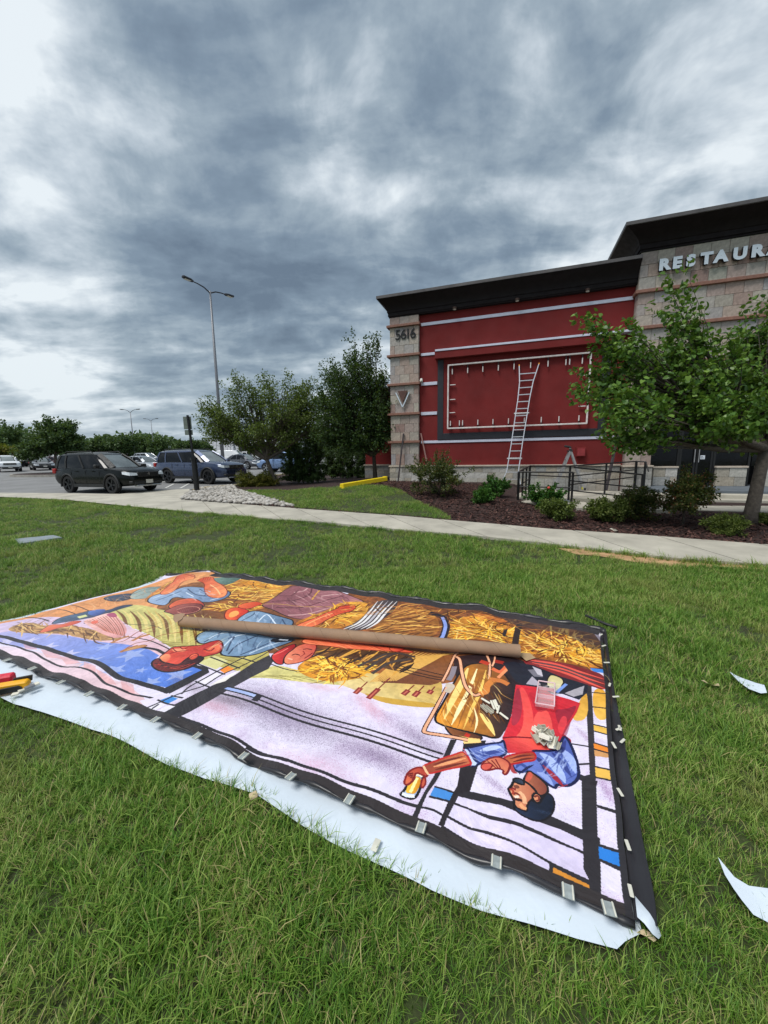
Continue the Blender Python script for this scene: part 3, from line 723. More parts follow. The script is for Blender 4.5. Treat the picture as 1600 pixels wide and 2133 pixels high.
def tree(name, base, H, lobes, nclus, per, L, Wd, lmat, bmat, label, cat='tree', trunk_h=.25, r0=.09, lean=(0, 0), heart=False, spray=.35, group=None, limbs=7, twig_leaf=True, leafparts=0, cen=None, kids=('trunk', 'crown'), seed=0):
    """lobes: (cx, cy, cz, rx, ry, rz, weight) relative to base"""
    r_ = np.random.default_rng(seed+17); root = empty(name, tuple(base), label=label, cat=cat, group=group)
    tt = Vector((lean[0], lean[1], trunk_h*H)); mb = MB()
    mb.tube([(0, 0, -.15), (lean[0]*.1, lean[1]*.1, tt.z*.15), (lean[0]*.5, lean[1]*.5, tt.z*.55), tuple(tt)], [r0*1.35, r0*1.05, r0*.9, r0*.78], 10)
    w = np.array([l[6] for l in lobes], float); w /= w.sum(); pos = []; out = []
    centers = [Vector(l[:3]) for l in lobes]; ends = []
    for c_, l in zip(centers, lobes):
        e = c_*.78+tt*.22; m_ = tt.lerp(e, .45)+Vector((0, 0, -.08*H*.3)); k = r0*(.36+.26*min(1, l[6]))
        mb.tube([tt-Vector((0, 0, .04)), m_, e], [k*1.3, k, k*.45], 7, cap=False); ends.append((tt, m_, e, k))
    for i in range(nclus):
        li = r_.choice(len(lobes), p=w); l = lobes[li]; v = r_.normal(size=3); v /= np.linalg.norm(v); rr = r_.random()**.38
        p = np.array(l[:3])+v*rr*np.array(l[3:6])
        if p[2] < trunk_h*H*.75: p[2] = trunk_h*H*.75+.1*r_.random()
        a, m_, e, k = ends[li]; s0 = m_.lerp(e, r_.random()); pv = Vector(p); mid = s0.lerp(pv, .5)+Vector((r_.normal()*.04*H*.2, r_.normal()*.04*H*.2, .03*H*.3))
        mb.tube([s0, mid, pv], [k*.3, k*.2, .004], 4, cap=False)
        dirv = (pv-s0); dn = np.array(dirv.normalized()); ln = max(spray, dirv.length*.55)
        t = r_.random(per)**.7; q = p+dn*(t[:, None]-.75)*ln+r_.normal(size=(per, 3))*spray*(.30-.12*t[:, None])
        pos.append(q); out.append(np.repeat(dn[None], per, 0)+.4*unit_rows(q-p-1e-6))
    pos = np.vstack(pos); out = np.vstack(out)
    tr_ = mb.build(kids[0], bmat, root, smooth=True)
    V, F = leaf_cloud(pos, out, L, Wd, heart=heart)
    cro = link(kids[1], mesh_np(kids[1], V, F, lmat), root)
    if leafparts:
        tag(cro, kind='stuff')
        Vl, Fl = leaf_cloud(np.zeros((1, 3)), np.array([[1., 0, 0]]), L*1.1, Wd*1.1, heart=heart); ms = [mesh_np('leaf', Vl, Fl, lmat)]
        # outermost leaves nearest to the lawn stand as leaves of their own
        idx = np.argsort(pos[:, 1]+.25*r_.random(len(pos)))[:leafparts]
        for i in idx: link('leaf', ms[0], root, tuple(pos[i]-np.array([0, .06, 0])), (r_.normal()*.8, r_.normal()*.8, r_.random()*6.28))
    return root
def at_px(px, py, off=0.0): return gt(px, py, off)
# redbud in front of the entrance: lobes from the crown seen in the photograph
b3 = gz(1562, 1087, .12); D3 = b3[1]
def rel(px, py, dy=0.0):
    p = dep(px, py, D3+dy); return (p-b3)
def lobe(px, py, rx, rz, dy=0, ry=None, w=1):
    c = rel(px, py, dy); s_ = (D3+dy)/FPX; return (c[0], c[1], c[2], rx*s_, ry if ry else (rx+rz)/2*s_, rz*s_, w)
lob = [lobe(1405, 625, 16, 55, .1, w=.25), lobe(1390, 700, 60, 60, .2, w=.9), lobe(1295, 735, 48, 48, -.2, w=.8), lobe(1245, 790, 40, 40, .3, w=.45), lobe(1195, 822, 34, 14, 0, w=.16),
       lobe(1310, 850, 68, 50, -.5, w=1.1), lobe(1380, 800, 90, 70, .6, w=1.5), lobe(1460, 760, 80, 60, -.3, w=1.3), lobe(1480, 870, 100, 60, -.7, w=1.6), lobe(1560, 800, 80, 90, .3, w=1.6),
       lobe(1590, 690, 50, 60, .2, w=.7), lobe(1330, 920, 70, 26, -.3, w=.7), lobe(1650, 800, 80, 100, -.4, w=1.2), lobe(1240, 690, 35, 22, 0, w=.2), lobe(1290, 905, 40, 20, .2, w=.25), lobe(1690, 700, 80, 90, .4, w=1.0), lobe(1550, 900, 90, 40, .5, w=.8)]
tree('redbud_tree', b3, 3.6, lob, 480, 36, .076, .070, green_mid, bark, 'leafy green redbud tree in front of the stone entrance tower', trunk_h=.42, r0=.115, lean=(.12, 0), heart=True, spray=.27, leafparts=300, seed=3)
# tree with leaning trunk by the lot
b1 = gt(575, 1012); D1 = b1[1]; H1 = 4.8
def lobe2(b_, px, py, rx, rz, dy=0, w=1):
    D_ = b_[1]+dy; p = dep(px, py, D_)-b_; s_ = D_/FPX; return (p[0], p[1], p[2], rx*s_, (rx+rz)/2*s_, rz*s_, w)
lob = [lobe2(b1, 470, 875, 50, 34, -.3, 1), lobe2(b1, 530, 850, 55, 50, .4, 1.3), lobe2(b1, 600, 850, 60, 52, -.5, 1.5), lobe2(b1, 645, 840, 45, 40, .5, 1), lobe2(b1, 560, 900, 80, 30, -.4, 1.3), lobe2(b1, 510, 815, 45, 22, .2, .4), lobe2(b1, 620, 890, 55, 35, .4, .9), lobe2(b1, 490, 800, 12, 22, 0, .08), lobe2(b1, 450, 895, 36, 26, .1, .7), lobe2(b1, 440, 850, 22, 20, .1, .3), lobe2(b1, 500, 920, 50, 22, -.2, .8), lobe2(b1, 670, 880, 30, 30, -.2, .6), lobe2(b1, 590, 800, 60, 20, .2, .3)]
tree('shade_tree', b1, H1, lob, 420, 62, .10, .07, green_olive, bark, 'spreading olive green tree with a leaning pale trunk beside the parking lot', trunk_h=.27, r0=.11, lean=(-.38, 0), spray=.42, seed=5)
b2 = gt(782, 1001); 
lob = [lobe2(b2, 740, 760, 35, 40, .2, .6), lobe2(b2, 770, 740, 30, 36, .6, .4), lobe2(b2, 715, 800, 40, 40, -.2, .9), lobe2(b2, 765, 820, 48, 50, .3, 1.5), lobe2(b2, 720, 870, 60, 40, -.3, 1.4), lobe2(b2, 780, 880, 45, 50, -.2, 1.4), lobe2(b2, 672, 830, 20, 20, .2, .2), lobe2(b2, 738, 725, 8, 26, 0, .06), lobe2(b2, 786, 728, 8, 26, 0, .06), lobe2(b2, 700, 905, 50, 22, .4, .7), lobe2(b2, 800, 910, 22, 28, -.2, .4), lobe2(b2, 700, 840, 40, 40, .1, 1), lobe2(b2, 800, 830, 26, 50, -.1, .9), lobe2(b2, 690, 780, 20, 26, .1, .2), lobe2(b2, 750, 920, 55, 24, -.2, 1.2), lobe2(b2, 690, 900, 40, 30, .2, .9)]
tree('corner_tree', b2, 5.6, lob, 520, 62, .10, .07, green_dark, bark_d, 'tall dark green tree with upright shoots at the left corner of the building', trunk_h=.2, r0=.10, lean=(-.05, 0), spray=.42, seed=8)
# shrubs
def shrub(name, base_px, w_px, h_px, lmat, label, nclus=70, per=30, L=.05, Wd=.035, spray=.14, trunk_h=.12, cat='shrub', r0=.02, off=0, seed=1, open_=False, dy=0, group=None):
    per = int(per*2.0); w_px *= 1.06; h_px *= 1.04
    b_ = gt(*base_px); b_ = np.array([b_[0], b_[1]+dy, ter(b_[0], b_[1]+dy)]); s_ = b_[1]/FPX; w = w_px*s_; h = h_px*s_
    r_ = random.Random(seed)
    lobs = []
    for i in range(7):
        a = i/7*6.28+r_.random(); rr = .27*w
        lobs.append((math.cos(a)*rr, math.sin(a)*rr, h*(.42+.2*r_.random()), w*.24, w*.24, h*.34, 1))
    lobs.append((0, 0, h*.6, w*.3, w*.3, h*.38, 1.5))
    if not open_: lobs += [(0, 0, h*.2, w*.42, w*.42, h*.2, 1.2)]
    return tree(name, b_, h, lobs, nclus, per, L, Wd, lmat, bark_d, label, cat, trunk_h if open_ else .06, r0, spray=spray, seed=seed, kids=('stems', 'foliage'), group=group)
shrub('rose_shrub', (912, 1034), 128, 96, green_red, 'large loose shrub with reddish leaf tips in front of the stone base', 120, 34, .055, .04, .16, seed=2)
shrub('azalea_shrub', (1030, 1036), 56, 46, green_bright, 'bright green rounded shrub near the foot of the long ladder', 70, 44, .045, .035, .08, seed=3)
shrub('azalea_shrub', (1005, 1048), 52, 34, green_bright, 'smaller bright green low shrub touching the rounded one by the ladder', 60, 44, .045, .035, .08, seed=4)
rs = shrub('rose_bush', (1134, 1057), 80, 50, green_bright, 'dark green rose bush with a pink bloom before the ramp railing', 80, 44, .05, .04, .1, seed=5)
shrub('low_shrub', (1163, 1084), 78, 46, green_olive, 'low olive shrub below the rose bush at the edge of the mulch', 80, 40, .045, .028, .12, seed=6)
shrub('low_shrub', (1262, 1088), 76, 56, green_olive, 'yellowish green shrub standing left of the reddish one', 80, 40, .05, .03, .13, seed=7)
shrub('barberry_shrub', (1318, 1084), 96, 74, green_red, 'brownish reddish shrub between the yellowish one and the tall leggy one', 100, 38, .045, .03, .15, seed=8)
shrub('leggy_shrub', (1422, 1098), 110, 128, green_red, 'tall leggy shrub with bare stems left of the redbud trunk', 110, 32, .05, .035, .15, trunk_h=.34, open_=True, r0=.022, seed=9)
shrub('low_shrub', (1508, 1114), 78, 42, green_olive, 'small feathery green shrub just left of the redbud trunk base', 80, 40, .045, .02, .1, seed=10)
shrub('low_shrub', (1604, 1096), 50, 30, green_olive, 'small green shrub cut by the right edge beside the redbud trunk', 40, 36, .045, .025, .1, seed=11)
# rose bloom
bm = bmesh.new(); bmesh.ops.create_icosphere(bm, subdivisions=2, radius=.035)
for v in bm.verts: v.co *= 1+.25*math.sin(v.co.x*90)*math.cos(v.co.y*80)
me = bpy.data.meshes.new('bloom'); bm.to_mesh(me); bm.free(); me.materials.append(mat('pink bloom', lin(225, 84, 74), .6))
for dx, dz in ((-.06, .56),): link('bloom', me, rs, (dx, -.34, dz))
# hedges left of the building
def hedge(name, px0, px1, base_y, h_px, lmat, label, n=10, nclus=150, per=34, L=.05, dy=0, thick=.6, cat='hedge', seed=1, jitter=.18):
    a = gt(px0, base_y[0]); c = gt(px1, base_y[1]); a[1] += dy; c[1] += dy; b_ = (a+c)/2; b_[2] = ter(b_[0], b_[1]); s_ = b_[1]/FPX; h = h_px*s_; r_ = random.Random(seed)
    lobs = []
    for i in range(n):
        t = (i+.5)/n; p = a+(c-a)*t-b_; hh = h*(1-jitter*r_.random())
        lobs.append((p[0], p[1], hh*.52, abs(c[0]-a[0])/n*.75, thick, hh*.48, 1)); lobs.append((p[0], p[1], hh*.2, abs(c[0]-a[0])/n*.75, thick, hh*.22, .6))
    return tree(name, b_, h, lobs, nclus, per, L, L*.65, lmat, bark_d, label, cat, .08, .03, spray=.18, seed=seed, kids=('stems', 'foliage'))
hedge('low_hedge', 492, 570, (1016, 1014), 34, green_yellow, 'low yellowish clipped hedge beside the kerb behind the river stones', 6, 260, 90, .05, dy=.5, thick=.55, seed=3)
hedge('dark_shrub', 583, 668, (1010, 1008), 112, green_dark, 'tall dense dark shrub behind the leaning tree trunk', 5, 330, 80, .08, dy=.9, thick=.8, seed=4)
hedge('dark_hedge', 665, 768, (1003, 1000), 84, green_dark, 'dark hedge between the tall shrub and the building', 6, 330, 80, .08, dy=2.2, thick=.6, seed=5)
# utility cabinet / dark gate by the corner
gp = gt(778, 998); 
# tree on the traffic island
bi = gt(121, 989); bi[2] += .1
lob = [lobe2(bi, 120, 915, 42, 26, 0, 1.2), lobe2(bi, 85, 930, 38, 24, 0, 1), lobe2(bi, 150, 930, 30, 22, .4, .8), lobe2(bi, 100, 890, 26, 18, 0, .6), lobe2(bi, 140, 892, 22, 16, .4, .4), lobe2(bi, 60, 940, 25, 16, 0, .5)]
tree('island_tree', bi, 5.5, lob, 240, 50, .2, .14, green_far, bark, 'rounded green tree on the kerbed island in the parking lot', trunk_h=.3, r0=.12, spray=.5, seed=12)
# far tree line beyond the lot
far = [(-8, 900, 62, 62), (30, 880, 80, 66), (62, 902, 60, 72), (150, 898, 56, 78), (195, 905, 52, 86), (228, 908, 44, 90), (262, 900, 50, 80), (300, 905, 46, 92), (335, 903, 50, 84), (372, 912, 48, 94), (405, 914, 36, 96), (430, 918, 36, 100), (0, 925, 60, 52), (560, 922, 50, 96), (610, 920, 50, 96), (660, 918, 60, 96), (700, 920, 50, 90)]
words = ['at the far left edge of the lot', 'tallest at the left behind the white car', 'just left of the island tree', 'showing just right of the island tree', 'above the black car tail', 'above the middle of the black car', 'under the far lamp post', 'between the two far lamp posts', 'under the second far lamp post', 'above the blue car tail', 'just left of the sign post', 'beside the white building', 'low and yellowish at the left frame edge', 'behind the leaning tree', 'behind the tall dark shrub', 'behind the dark hedge', 'behind the corner tree']
for i, (px, top, wpx, dist) in enumerate(far):
    gx = dep(px, 950, dist); zb = ter(gx[0], dist); b_ = np.array([gx[0], dist, zb]); topz = dep(px, top, dist)[2]; h = topz-zb; w = wpx*dist/FPX
    r_ = random.Random(i); lobs = [((r_.random()-.5)*w*.7, (r_.random()-.5)*w*.5, h*(.35+.42*r_.random()), w*.34, w*.34, h*.25, 1) for k in range(6)]+[(0, 0, h*.22, w*.5, w*.4, h*.2, 1), (0, 0, h*.72, w*.3, w*.3, h*.26, 1)]
    tree('far_tree', b_, h, lobs, 90, 50, .42, .34, green_yellow if i == 12 else green_far, bark_d, 'distant green tree '+words[i], trunk_h=.12, r0=.16, spray=1.0, group='trees beyond the parking lot', seed=40+i)
# ------------------------------------------------------------------ vehicles (local: front is +x, ground z=0)
def paint(name, col, metal=.5, coat=.8, spec=.5): return mat(name, col, .3, spec=spec, metal=metal, var=.04, coat=coat, nscale=2)
WH = {}
def wheel_meshes(R, rim):
    k = (R, rim.name)
    if k in WH: return WH[k]
    pr = [(-.10, R*.70), (-.11, R*.80), (-.105, R*.94), (-.08, R*.985), (.08, R*.985), (.105, R*.94), (.11, R*.80), (.10, R*.70)]
    n = 24; V = []; F = []
    for i in range(n):
        a = 2*PI*i/n
        for (y, r) in pr: V.append((r*math.cos(a), y, r*math.sin(a)))
    for i in range(n):
        for j in range(len(pr)-1): F.append((i*8+j, ((i+1) % n)*8+j, ((i+1) % n)*8+j+1, i*8+j+1))
    o = MB().add(V, F).build('tyre', rubber, smooth=50); ty = o.data; bpy.data.objects.remove(o)
    mb = MB(); m2 = MB()
    for i in range(5):
        a = 2*PI*i/5
        for da in (-.12, .12):
            mb.bar((R*.12*math.cos(a), -.085, R*.12*math.sin(a)), (R*.68*math.cos(a+da), -.095, R*.68*math.sin(a+da)), .035, .03, up=(0, 1, 0))
    mb.tube([(0, -.11, 0), (0, -.05, 0)], R*.16, 12)
    ring = [(R*.70*math.cos(t), -.09, R*.70*math.sin(t)) for t in np.linspace(0, 2*PI, 25)]; mb.tube(ring, .016, 5, cap=False)
    o = mb.build('rim', rim, smooth=40); ri = o.data; bpy.data.objects.remove(o)
    o = MB().tube([(0, -.03, 0), (0, .06, 0)], R*.70, 20).build('hub_back', blk_pl); hb = o.data; bpy.data.objects.remove(o)
    WH[k] = (ty, ri, hb); return WH[k]
def car(name, label, kind, body_m, pos, head, rim=None, group=None, Lf=None, tire=.36, cladding=False, dark=False, lod=0, z=None):
    rim = rim or rim_dark; root = empty(name, pos, math.atan2(head[1], head[0]), label=label, cat='car', group=group)
    if kind == 'suv': L, Wd, H, wb = 4.62, 1.83, 1.70, 2.67
    elif kind == 'bigsuv': L, Wd, H, wb = 5.0, 1.96, 1.79, 2.90
    elif kind == 'small': L, Wd, H, wb = 4.35, 1.80, 1.64, 2.62
    elif kind == 'van': L, Wd, H, wb = 5.1, 1.98, 1.95, 3.0
    else: L, Wd, H, wb = 4.75, 1.83, 1.44, 2.78
    sed = kind == 'sedan'; hw = Wd/2; bz = .93 if sed else (1.14 if kind == 'bigsuv' else 1.06); hz_ = .80 if sed else (1.12 if kind == 'bigsuv' else 1.03)
    xf, xr = L*.505, -L*.495; gc = .20 if sed else .26
    st = [(xr, gc+.28, bz-.22, .80), (xr+.05, gc+.14, bz-.05, .90), (xr+.25, gc+.06, bz+.02, .965), (-wb/2-.1, gc, bz+.03, .99), (-.5, gc, bz+.02, 1), (.5, gc, bz, 1), (wb/2-.45, gc, bz-.01, .995),
          (wb/2-.1, gc+.01, hz_+.02 if not sed else hz_+.05, .985), (wb/2+.35, gc+.03, hz_-.03, .955), (xf-.30, gc+.05, hz_-.09, .90), (xf-.12, gc+.08, hz_-.17, .83), (xf-.02, gc+.14, hz_-.30, .74), (xf, gc+.2, hz_-.40, .70)]
    V = []; F = []
    for (x, zb, zt, k) in st:
        w = hw*k; dz = zt-zb
        half = [(0, zb), (w*.80, zb), (w*.94, zb+.07), (w*.985, zb+dz*.30), (w, zb+dz*.52), (w*.975, zb+dz*.78), (w*.93, zt-.055), (w*.84, zt-.008), (w*.45, zt+.015), (0, zt+.022)]
        loop = half+[(-y, zz) for y, zz in half[-2:0:-1]]
        V += [(x, y, zz) for y, zz in loop]
    n = len(loop)
    for i in range(len(st)-1):
        for k in range(n): F.append((i*n+k, i*n+(k+1) % n, (i+1)*n+(k+1) % n, (i+1)*n+k))
    F.append(tuple(range(n))); F.append(tuple((len(st)-1)*n+k for k in range(n))[::-1])
    ob = MB().add(V, F).build('body', body_m, smooth=35)
    cut = MB(); R = tire
    for sx in (-1, 1):
        for sy in (-1, 1): cut.tube([(sx*wb/2, sy*(hw-.30), R), (sx*wb/2, sy*(hw+.2), R)], R*1.17, 22)
    co = cut.build('cut', blk_pl)
    md = ob.modifiers.new('b', 'BOOLEAN'); md.object = co; md.operation = 'DIFFERENCE'; md.solver = 'EXACT'
    dg = bpy.context.evaluated_depsgraph_get(); me = bpy.data.meshes.new_from_object(ob.evaluated_get(dg)); bpy.data.objects.remove(ob); bpy.data.objects.remove(co)
    me.name = 'body'; me.materials.clear(); me.materials.append(body_m); me.polygons.foreach_set('material_index', [0]*len(me.polygons)); sm(me, 35); link('body', me, root)
    # glasshouse levels
    if sed: lv = [(bz-.02, -1.75, 1.12, .87), (bz+.22, -1.30, .72, .78), (H-.10, -.85, .30, .69), (H-.02, -.62, .08, .60)]
    elif kind == 'van': lv = [(bz-.02, xr+.06, 1.65, .92), (bz+.4, xr+.08, 1.25, .88), (H-.12, xr+.12, .85, .82), (H-.02, xr+.3, .6, .72)]
    else:
        f0 = wb/2-.12; lv = [(bz-.02, xr+.06, f0, .90), (bz+.28, xr+.13, f0-.44, .85), (H-.12, xr+.28, f0-.90, .78), (H-.035, xr+.46, f0-1.15, .68)]
    def ringpts(z_, a, c, k):
        w = hw*k; r_ = .10
        return [(a, -w+.22, z_), (a+.10, -w+.03, z_), (a+.5, -w, z_), ((a+c)/2, -w, z_), (c-.45, -w+.01, z_), (c-.14, -w+.10, z_), (c-.02, -w+.32, z_), (c, 0, z_), (c-.02, w-.32, z_), (c-.14, w-.10, z_), (c-.45, w-.01, z_), ((a+c)/2, w, z_), (a+.5, w, z_), (a+.10, w-.03, z_), (a, w-.22, z_), (a-.02, 0, z_)]
    rg = [ringpts(*l) for l in lv]; m_ = 16
    V = [p for r_ in rg[:3] for p in r_]; F = [(i*m_+k, i*m_+(k+1) % m_, (i+1)*m_+(k+1) % m_, (i+1)*m_+k) for i in range(2) for k in range(m_)]
    MB().add(V, F).build('side_glass', car_glass if kind != 'van' else body_m, root, smooth=45)
    # windscreen a few millimetres proud
    wv = [(p[0]+.012, p[1]*.96, p[2]) for r_ in rg[:3] for p in (r_[6], r_[7], r_[8])]
    MB().add(wv, [(0, 1, 4, 3), (1, 2, 5, 4), (3, 4, 7, 6), (4, 5, 8, 7)]).build('windscreen', windscreen, root, smooth=True)
    top = [(p[0], p[1], p[2]+.012) for p in rg[2]]; r3 = rg[3]; ctr = [((p[0])*.55+(lv[3][1]+lv[3][2])/2*.45, p[1]*.55, H) for p in rg[3]]
    V = [(p[0], p[1]*1.01, p[2]-.03) for p in rg[2]]+top+r3+ctr
    F = [(i*m_+k, i*m_+(k+1) % m_, (i+1)*m_+(k+1) % m_, (i+1)*m_+k) for i in range(3) for k in range(m_)]+[tuple(3*m_+k for k in range(m_))]
    MB().add(V, F).build('roof', body_m, root, smooth=45)
    # pillars
    mb = MB()
    for s_ in (-1, 1):
        idx = {-1: (5, 4, 3, 1), 1: (9, 10, 11, 13)}[s_]
        A = [(Vector(rg[i][5 if s_ < 0 else 9])+Vector(rg[i][6 if s_ < 0 else 8]))*.5 for i in range(3)]
        for i in range(2): mb.bar(A[i]+Vector((.012, s_*.012, 0)), A[i+1]+Vector((.012, s_*.012, 0)), .23, .045, up=(1, s_*.55, 0))
        for fr, wdt in ((.55, .07), (.22 if not sed else .2, .09), (.03, .12)):
            P_ = []
            for (z_, a, c, k) in lv[:3]:
                P_.append(Vector((a+(c-a)*fr+.03, s_*(hw*k+.006) if fr > .1 else s_*(hw*k-.02), z_)))
            for i in range(2): mb.bar(P_[i], P_[i+1], .03, wdt, up=(1, 0, 0))
        P_ = [Vector((lv[0][1]+.3, s_*(hw*lv[0][3]+.012), bz+.02)), Vector((lv[0][2]-.3, s_*(hw*lv[0][3]+.012), bz+.015))]
    mb.build('pillar', body_m if not dark else blk_pl, root)
    # wheels
    ty, ri, hb = wheel_meshes(R, rim)
    for sx in (-1, 1):
        for sy in (-1, 1):
            w_ = empty('wheel'); w_.parent = root; w_.location = (sx*wb/2, sy*(hw-.13), R)
            if sy > 0: w_.rotation_euler = (0, 0, PI)
            link('tyre', ty, w_); link('rim', ri, w_); link('hub_back', hb, w_)
    if cladding:
        mb = MB()
        for sx in (-1, 1):
            for sy in (-1, 1):
                pts = [(sx*wb/2+R*1.2*math.cos(t), sy*(hw-.035), R+R*1.2*math.sin(t)) for t in np.linspace(-.25, PI+.25, 14)]; mb.tube(pts, .045, 6)
        mb.bx(-wb/2+.4, wb/2-.4, -hw-.005, hw+.005, gc, gc+.13); mb.build('wheel_arch_trim', blk_pl, root, smooth=40)
    # front
    fz = hz_-.27
    for s_ in (-1, 1):
        hl = MB().add([(xf-.40, s_*(hw*.905), fz+.13), (xf-.10, s_*hw*.80, fz+.10), (xf-.02, s_*hw*.52, fz+.07), (xf-.005, s_*hw*.52, fz-.02), (xf-.07, s_*hw*.82, fz-.03), (xf-.36, s_*(hw*.93), fz+.03),
                       (xf-.42, s_*hw*.6, fz+.12), (xf-.42, s_*hw*.6, fz)], [(0, 1, 4, 5), (1, 2, 3, 4), (0, 6, 2, 1), (5, 4, 3, 7)]).build('headlight', lamp_clear, root)
        MB().box((xf-.10, s_*hw*.72, gc+.20), (.14, .22, .10), Matrix.Rotation(-s_*.5, 3, 'Z')).build('fog_light', blk_pl, root, bevel=.02)
        MB().box((xr+.08, s_*hw*.84, bz-.14), (.20, .22, .22 if not sed else .14)).build('tail_light', tail_red, root, bevel=.03)
        mr = MB().box((wb/2-.55, s_*(hw+.10), bz+.06), (.16, .20, .14)).build('mirror', body_m if not dark else blk_pl, root, bevel=.035)
        for xh in (.25, -.75): MB().bar((xh, s_*(hw+.005), bz-.14), (xh+.18, s_*(hw+.005), bz-.14), .02, .03).build('door_handle', body_m, root)
    gr = MB().box((xf-.035, 0, fz+.01), (.10, hw*1.02, .20)).build('grille', blk_pl, root, bevel=.015)
    mb = MB()
    for i in range(4): mb.bx(xf+.012, xf+.022, -hw*.48, hw*.48, fz-.065+i*.045, fz-.05+i*.045)
    mb.build('grille_bar', chrome if not dark else rim_dark, gr)
    MB().tube([(xf+.018, 0, fz+.03), (xf+.030, 0, fz+.03)], .055, 14).build('badge', chrome, gr)
    MB().box((xf-.06, 0, gc+.17), (.14, hw*1.35, .15)).build('bumper_grille', blk_pl, root, bevel=.03)
    MB().box((xf-.05, 0, gc+.055), (.16, hw*1.2, .06)).build('skid_plate', chrome if cladding else blk_pl, root, bevel=.015)
    MB().box((xf+.028, 0, gc+.22), (.012, .31, .15)).build('number_plate', plate_m, root)
    # door seams
    mb = MB()
    for xx in (wb/2-.62, -.12, -1.02 if not sed else -.95):
        for s_ in (-1, 1):
            mb.bx(xx-.006, xx+.006, s_*hw*.99-.006 if s_ > 0 else s_*hw*.99-.004, s_*hw*.99+.008 if s_ > 0 else s_*hw*.99+.006, gc+.18, bz-.08)
    mb.build('door_seam', blk_pl, root)
    if not sed and kind != 'van':
        for s_ in (-1, 1):
            y_ = s_*hw*.64; x0_, x1_ = lv[3][1]+.05, lv[3][2]-.05
            MB().tube([(x0_, y_, H-.04), (x0_+.12, y_, H+.035), (x1_-.15, y_, H+.035), (x1_, y_, H-.04)], .02, 6).build('roof_rail', blk_pl, root)
    for o in [root]: pass
    return root
def hd(deg): return (math.cos(math.radians(deg)), math.sin(math.radians(deg)))
def put(name, label, kind, m_, px, wb, deg, which='front_near', track=1.56, **k):
    h = np.array(hd(deg)); side = np.array([-h[1], h[0]])           # away from the camera side
    if side[1] < 0: side = -side
    p = gt(*px)[:2]
    if which == 'rear_near': c = p+h*wb/2+side*track/2
    elif which == 'front_near': c = p-h*wb/2+side*track/2
    elif which == 'front_axle': c = p-h*wb/2
    z = ter(*c); return car(name, label, kind, m_, (c[0], c[1], z), h, **k)
pb = paint('black green car paint', (.003, .0045, .0045), .0, .08, .22); pblue = paint('slate blue car paint', lin(60, 72, 100)); psil = paint('silver car paint', lin(165, 170, 176)); pwhite = paint('white car paint', lin(222, 224, 226), .0); pgrey = paint('grey car paint', lin(84, 86, 92)); pdark = paint('dark car paint', (.02, .02, .026)); plblue = paint('light blue car paint', lin(124, 150, 190)); pteal = paint('teal blue car paint', lin(60, 104, 130)); pred = paint('maroon car paint', lin(88, 30, 34))
put('parked_suv', 'black sport utility car nearest the sidewalk at the lot edge', 'suv', pb, (150, 1026), 2.67, -20, 'rear_near', cladding=True, dark=True)
put('parked_suv', 'slate blue sport utility car parked behind the sign post', 'bigsuv', pblue, (354, 1006.5), 2.90, -22, 'rear_near', track=1.68, cladding=True, tire=.38)
put('parked_sedan', 'grey sedan parked just beyond the slate blue car', 'sedan', pgrey, (517, 978), 2.78, -30, 'front_near', rim=rim_sil)
put('parked_car', 'light blue car half hidden behind the leaning tree trunk', 'small', plblue, (556, 984), 2.62, 172, 'front_near', rim=rim_sil)
put('parked_sedan', 'teal blue sedan behind the light blue car', 'sedan', pteal, (560, 972), 2.78, -150, 'front_axle', rim=rim_sil)
put('parked_sedan', 'silver sedan seen between the black and slate blue cars', 'sedan', psil, (322, 985), 2.78, -24, 'front_axle', rim=rim_sil)
put('parked_suv', 'white compact sport utility car at the left frame edge', 'small', pwhite, (21, 983), 2.62, -40, 'front_axle')
put('parked_sedan', 'dark sedan facing the camera just right of the white compact car', 'sedan', pdark, (93, 979.5), 2.78, -42, 'front_axle')
put('parked_sedan', 'grey sedan behind the dark sedan near the island tree', 'sedan', pgrey, (96, 971), 2.78, -30, 'front_axle')
put('parked_sedan', 'black car behind the white compact car', 'sedan', pdark, (52, 972), 2.78, -150, 'front_axle')
put('parked_sedan', 'maroon car under the island tree canopy', 'sedan', pred, (135, 975), 2.78, -20, 'front_axle')
put('parked_suv', 'far silver car above the tail of the slate blue car', 'suv', psil, (322, 967), 2.67, -24, 'front_axle')
def far_put(name, label, kind, m_, px, dist, deg):
    p = dep(px, 950, dist); h = hd(deg); car(name, label, kind, m_, (p[0], dist, ter(p[0], dist)), h, rim=rim_sil)
far_put('parked_van', 'white van in the far row left of the tree trunk', 'van', pwhite, 485, 62, -8)
far_put('parked_sedan', 'white sedan in the far row under the leaning tree', 'suv', pwhite, 524, 74, -14)
far_put('parked_sedan', 'small white far car at the left side of the lot', 'small', pwhite, 112, 66, -20)
far_put('parked_sedan', 'far grey car beside the distant hedge', 'sedan', pgrey, 448, 70, -160)

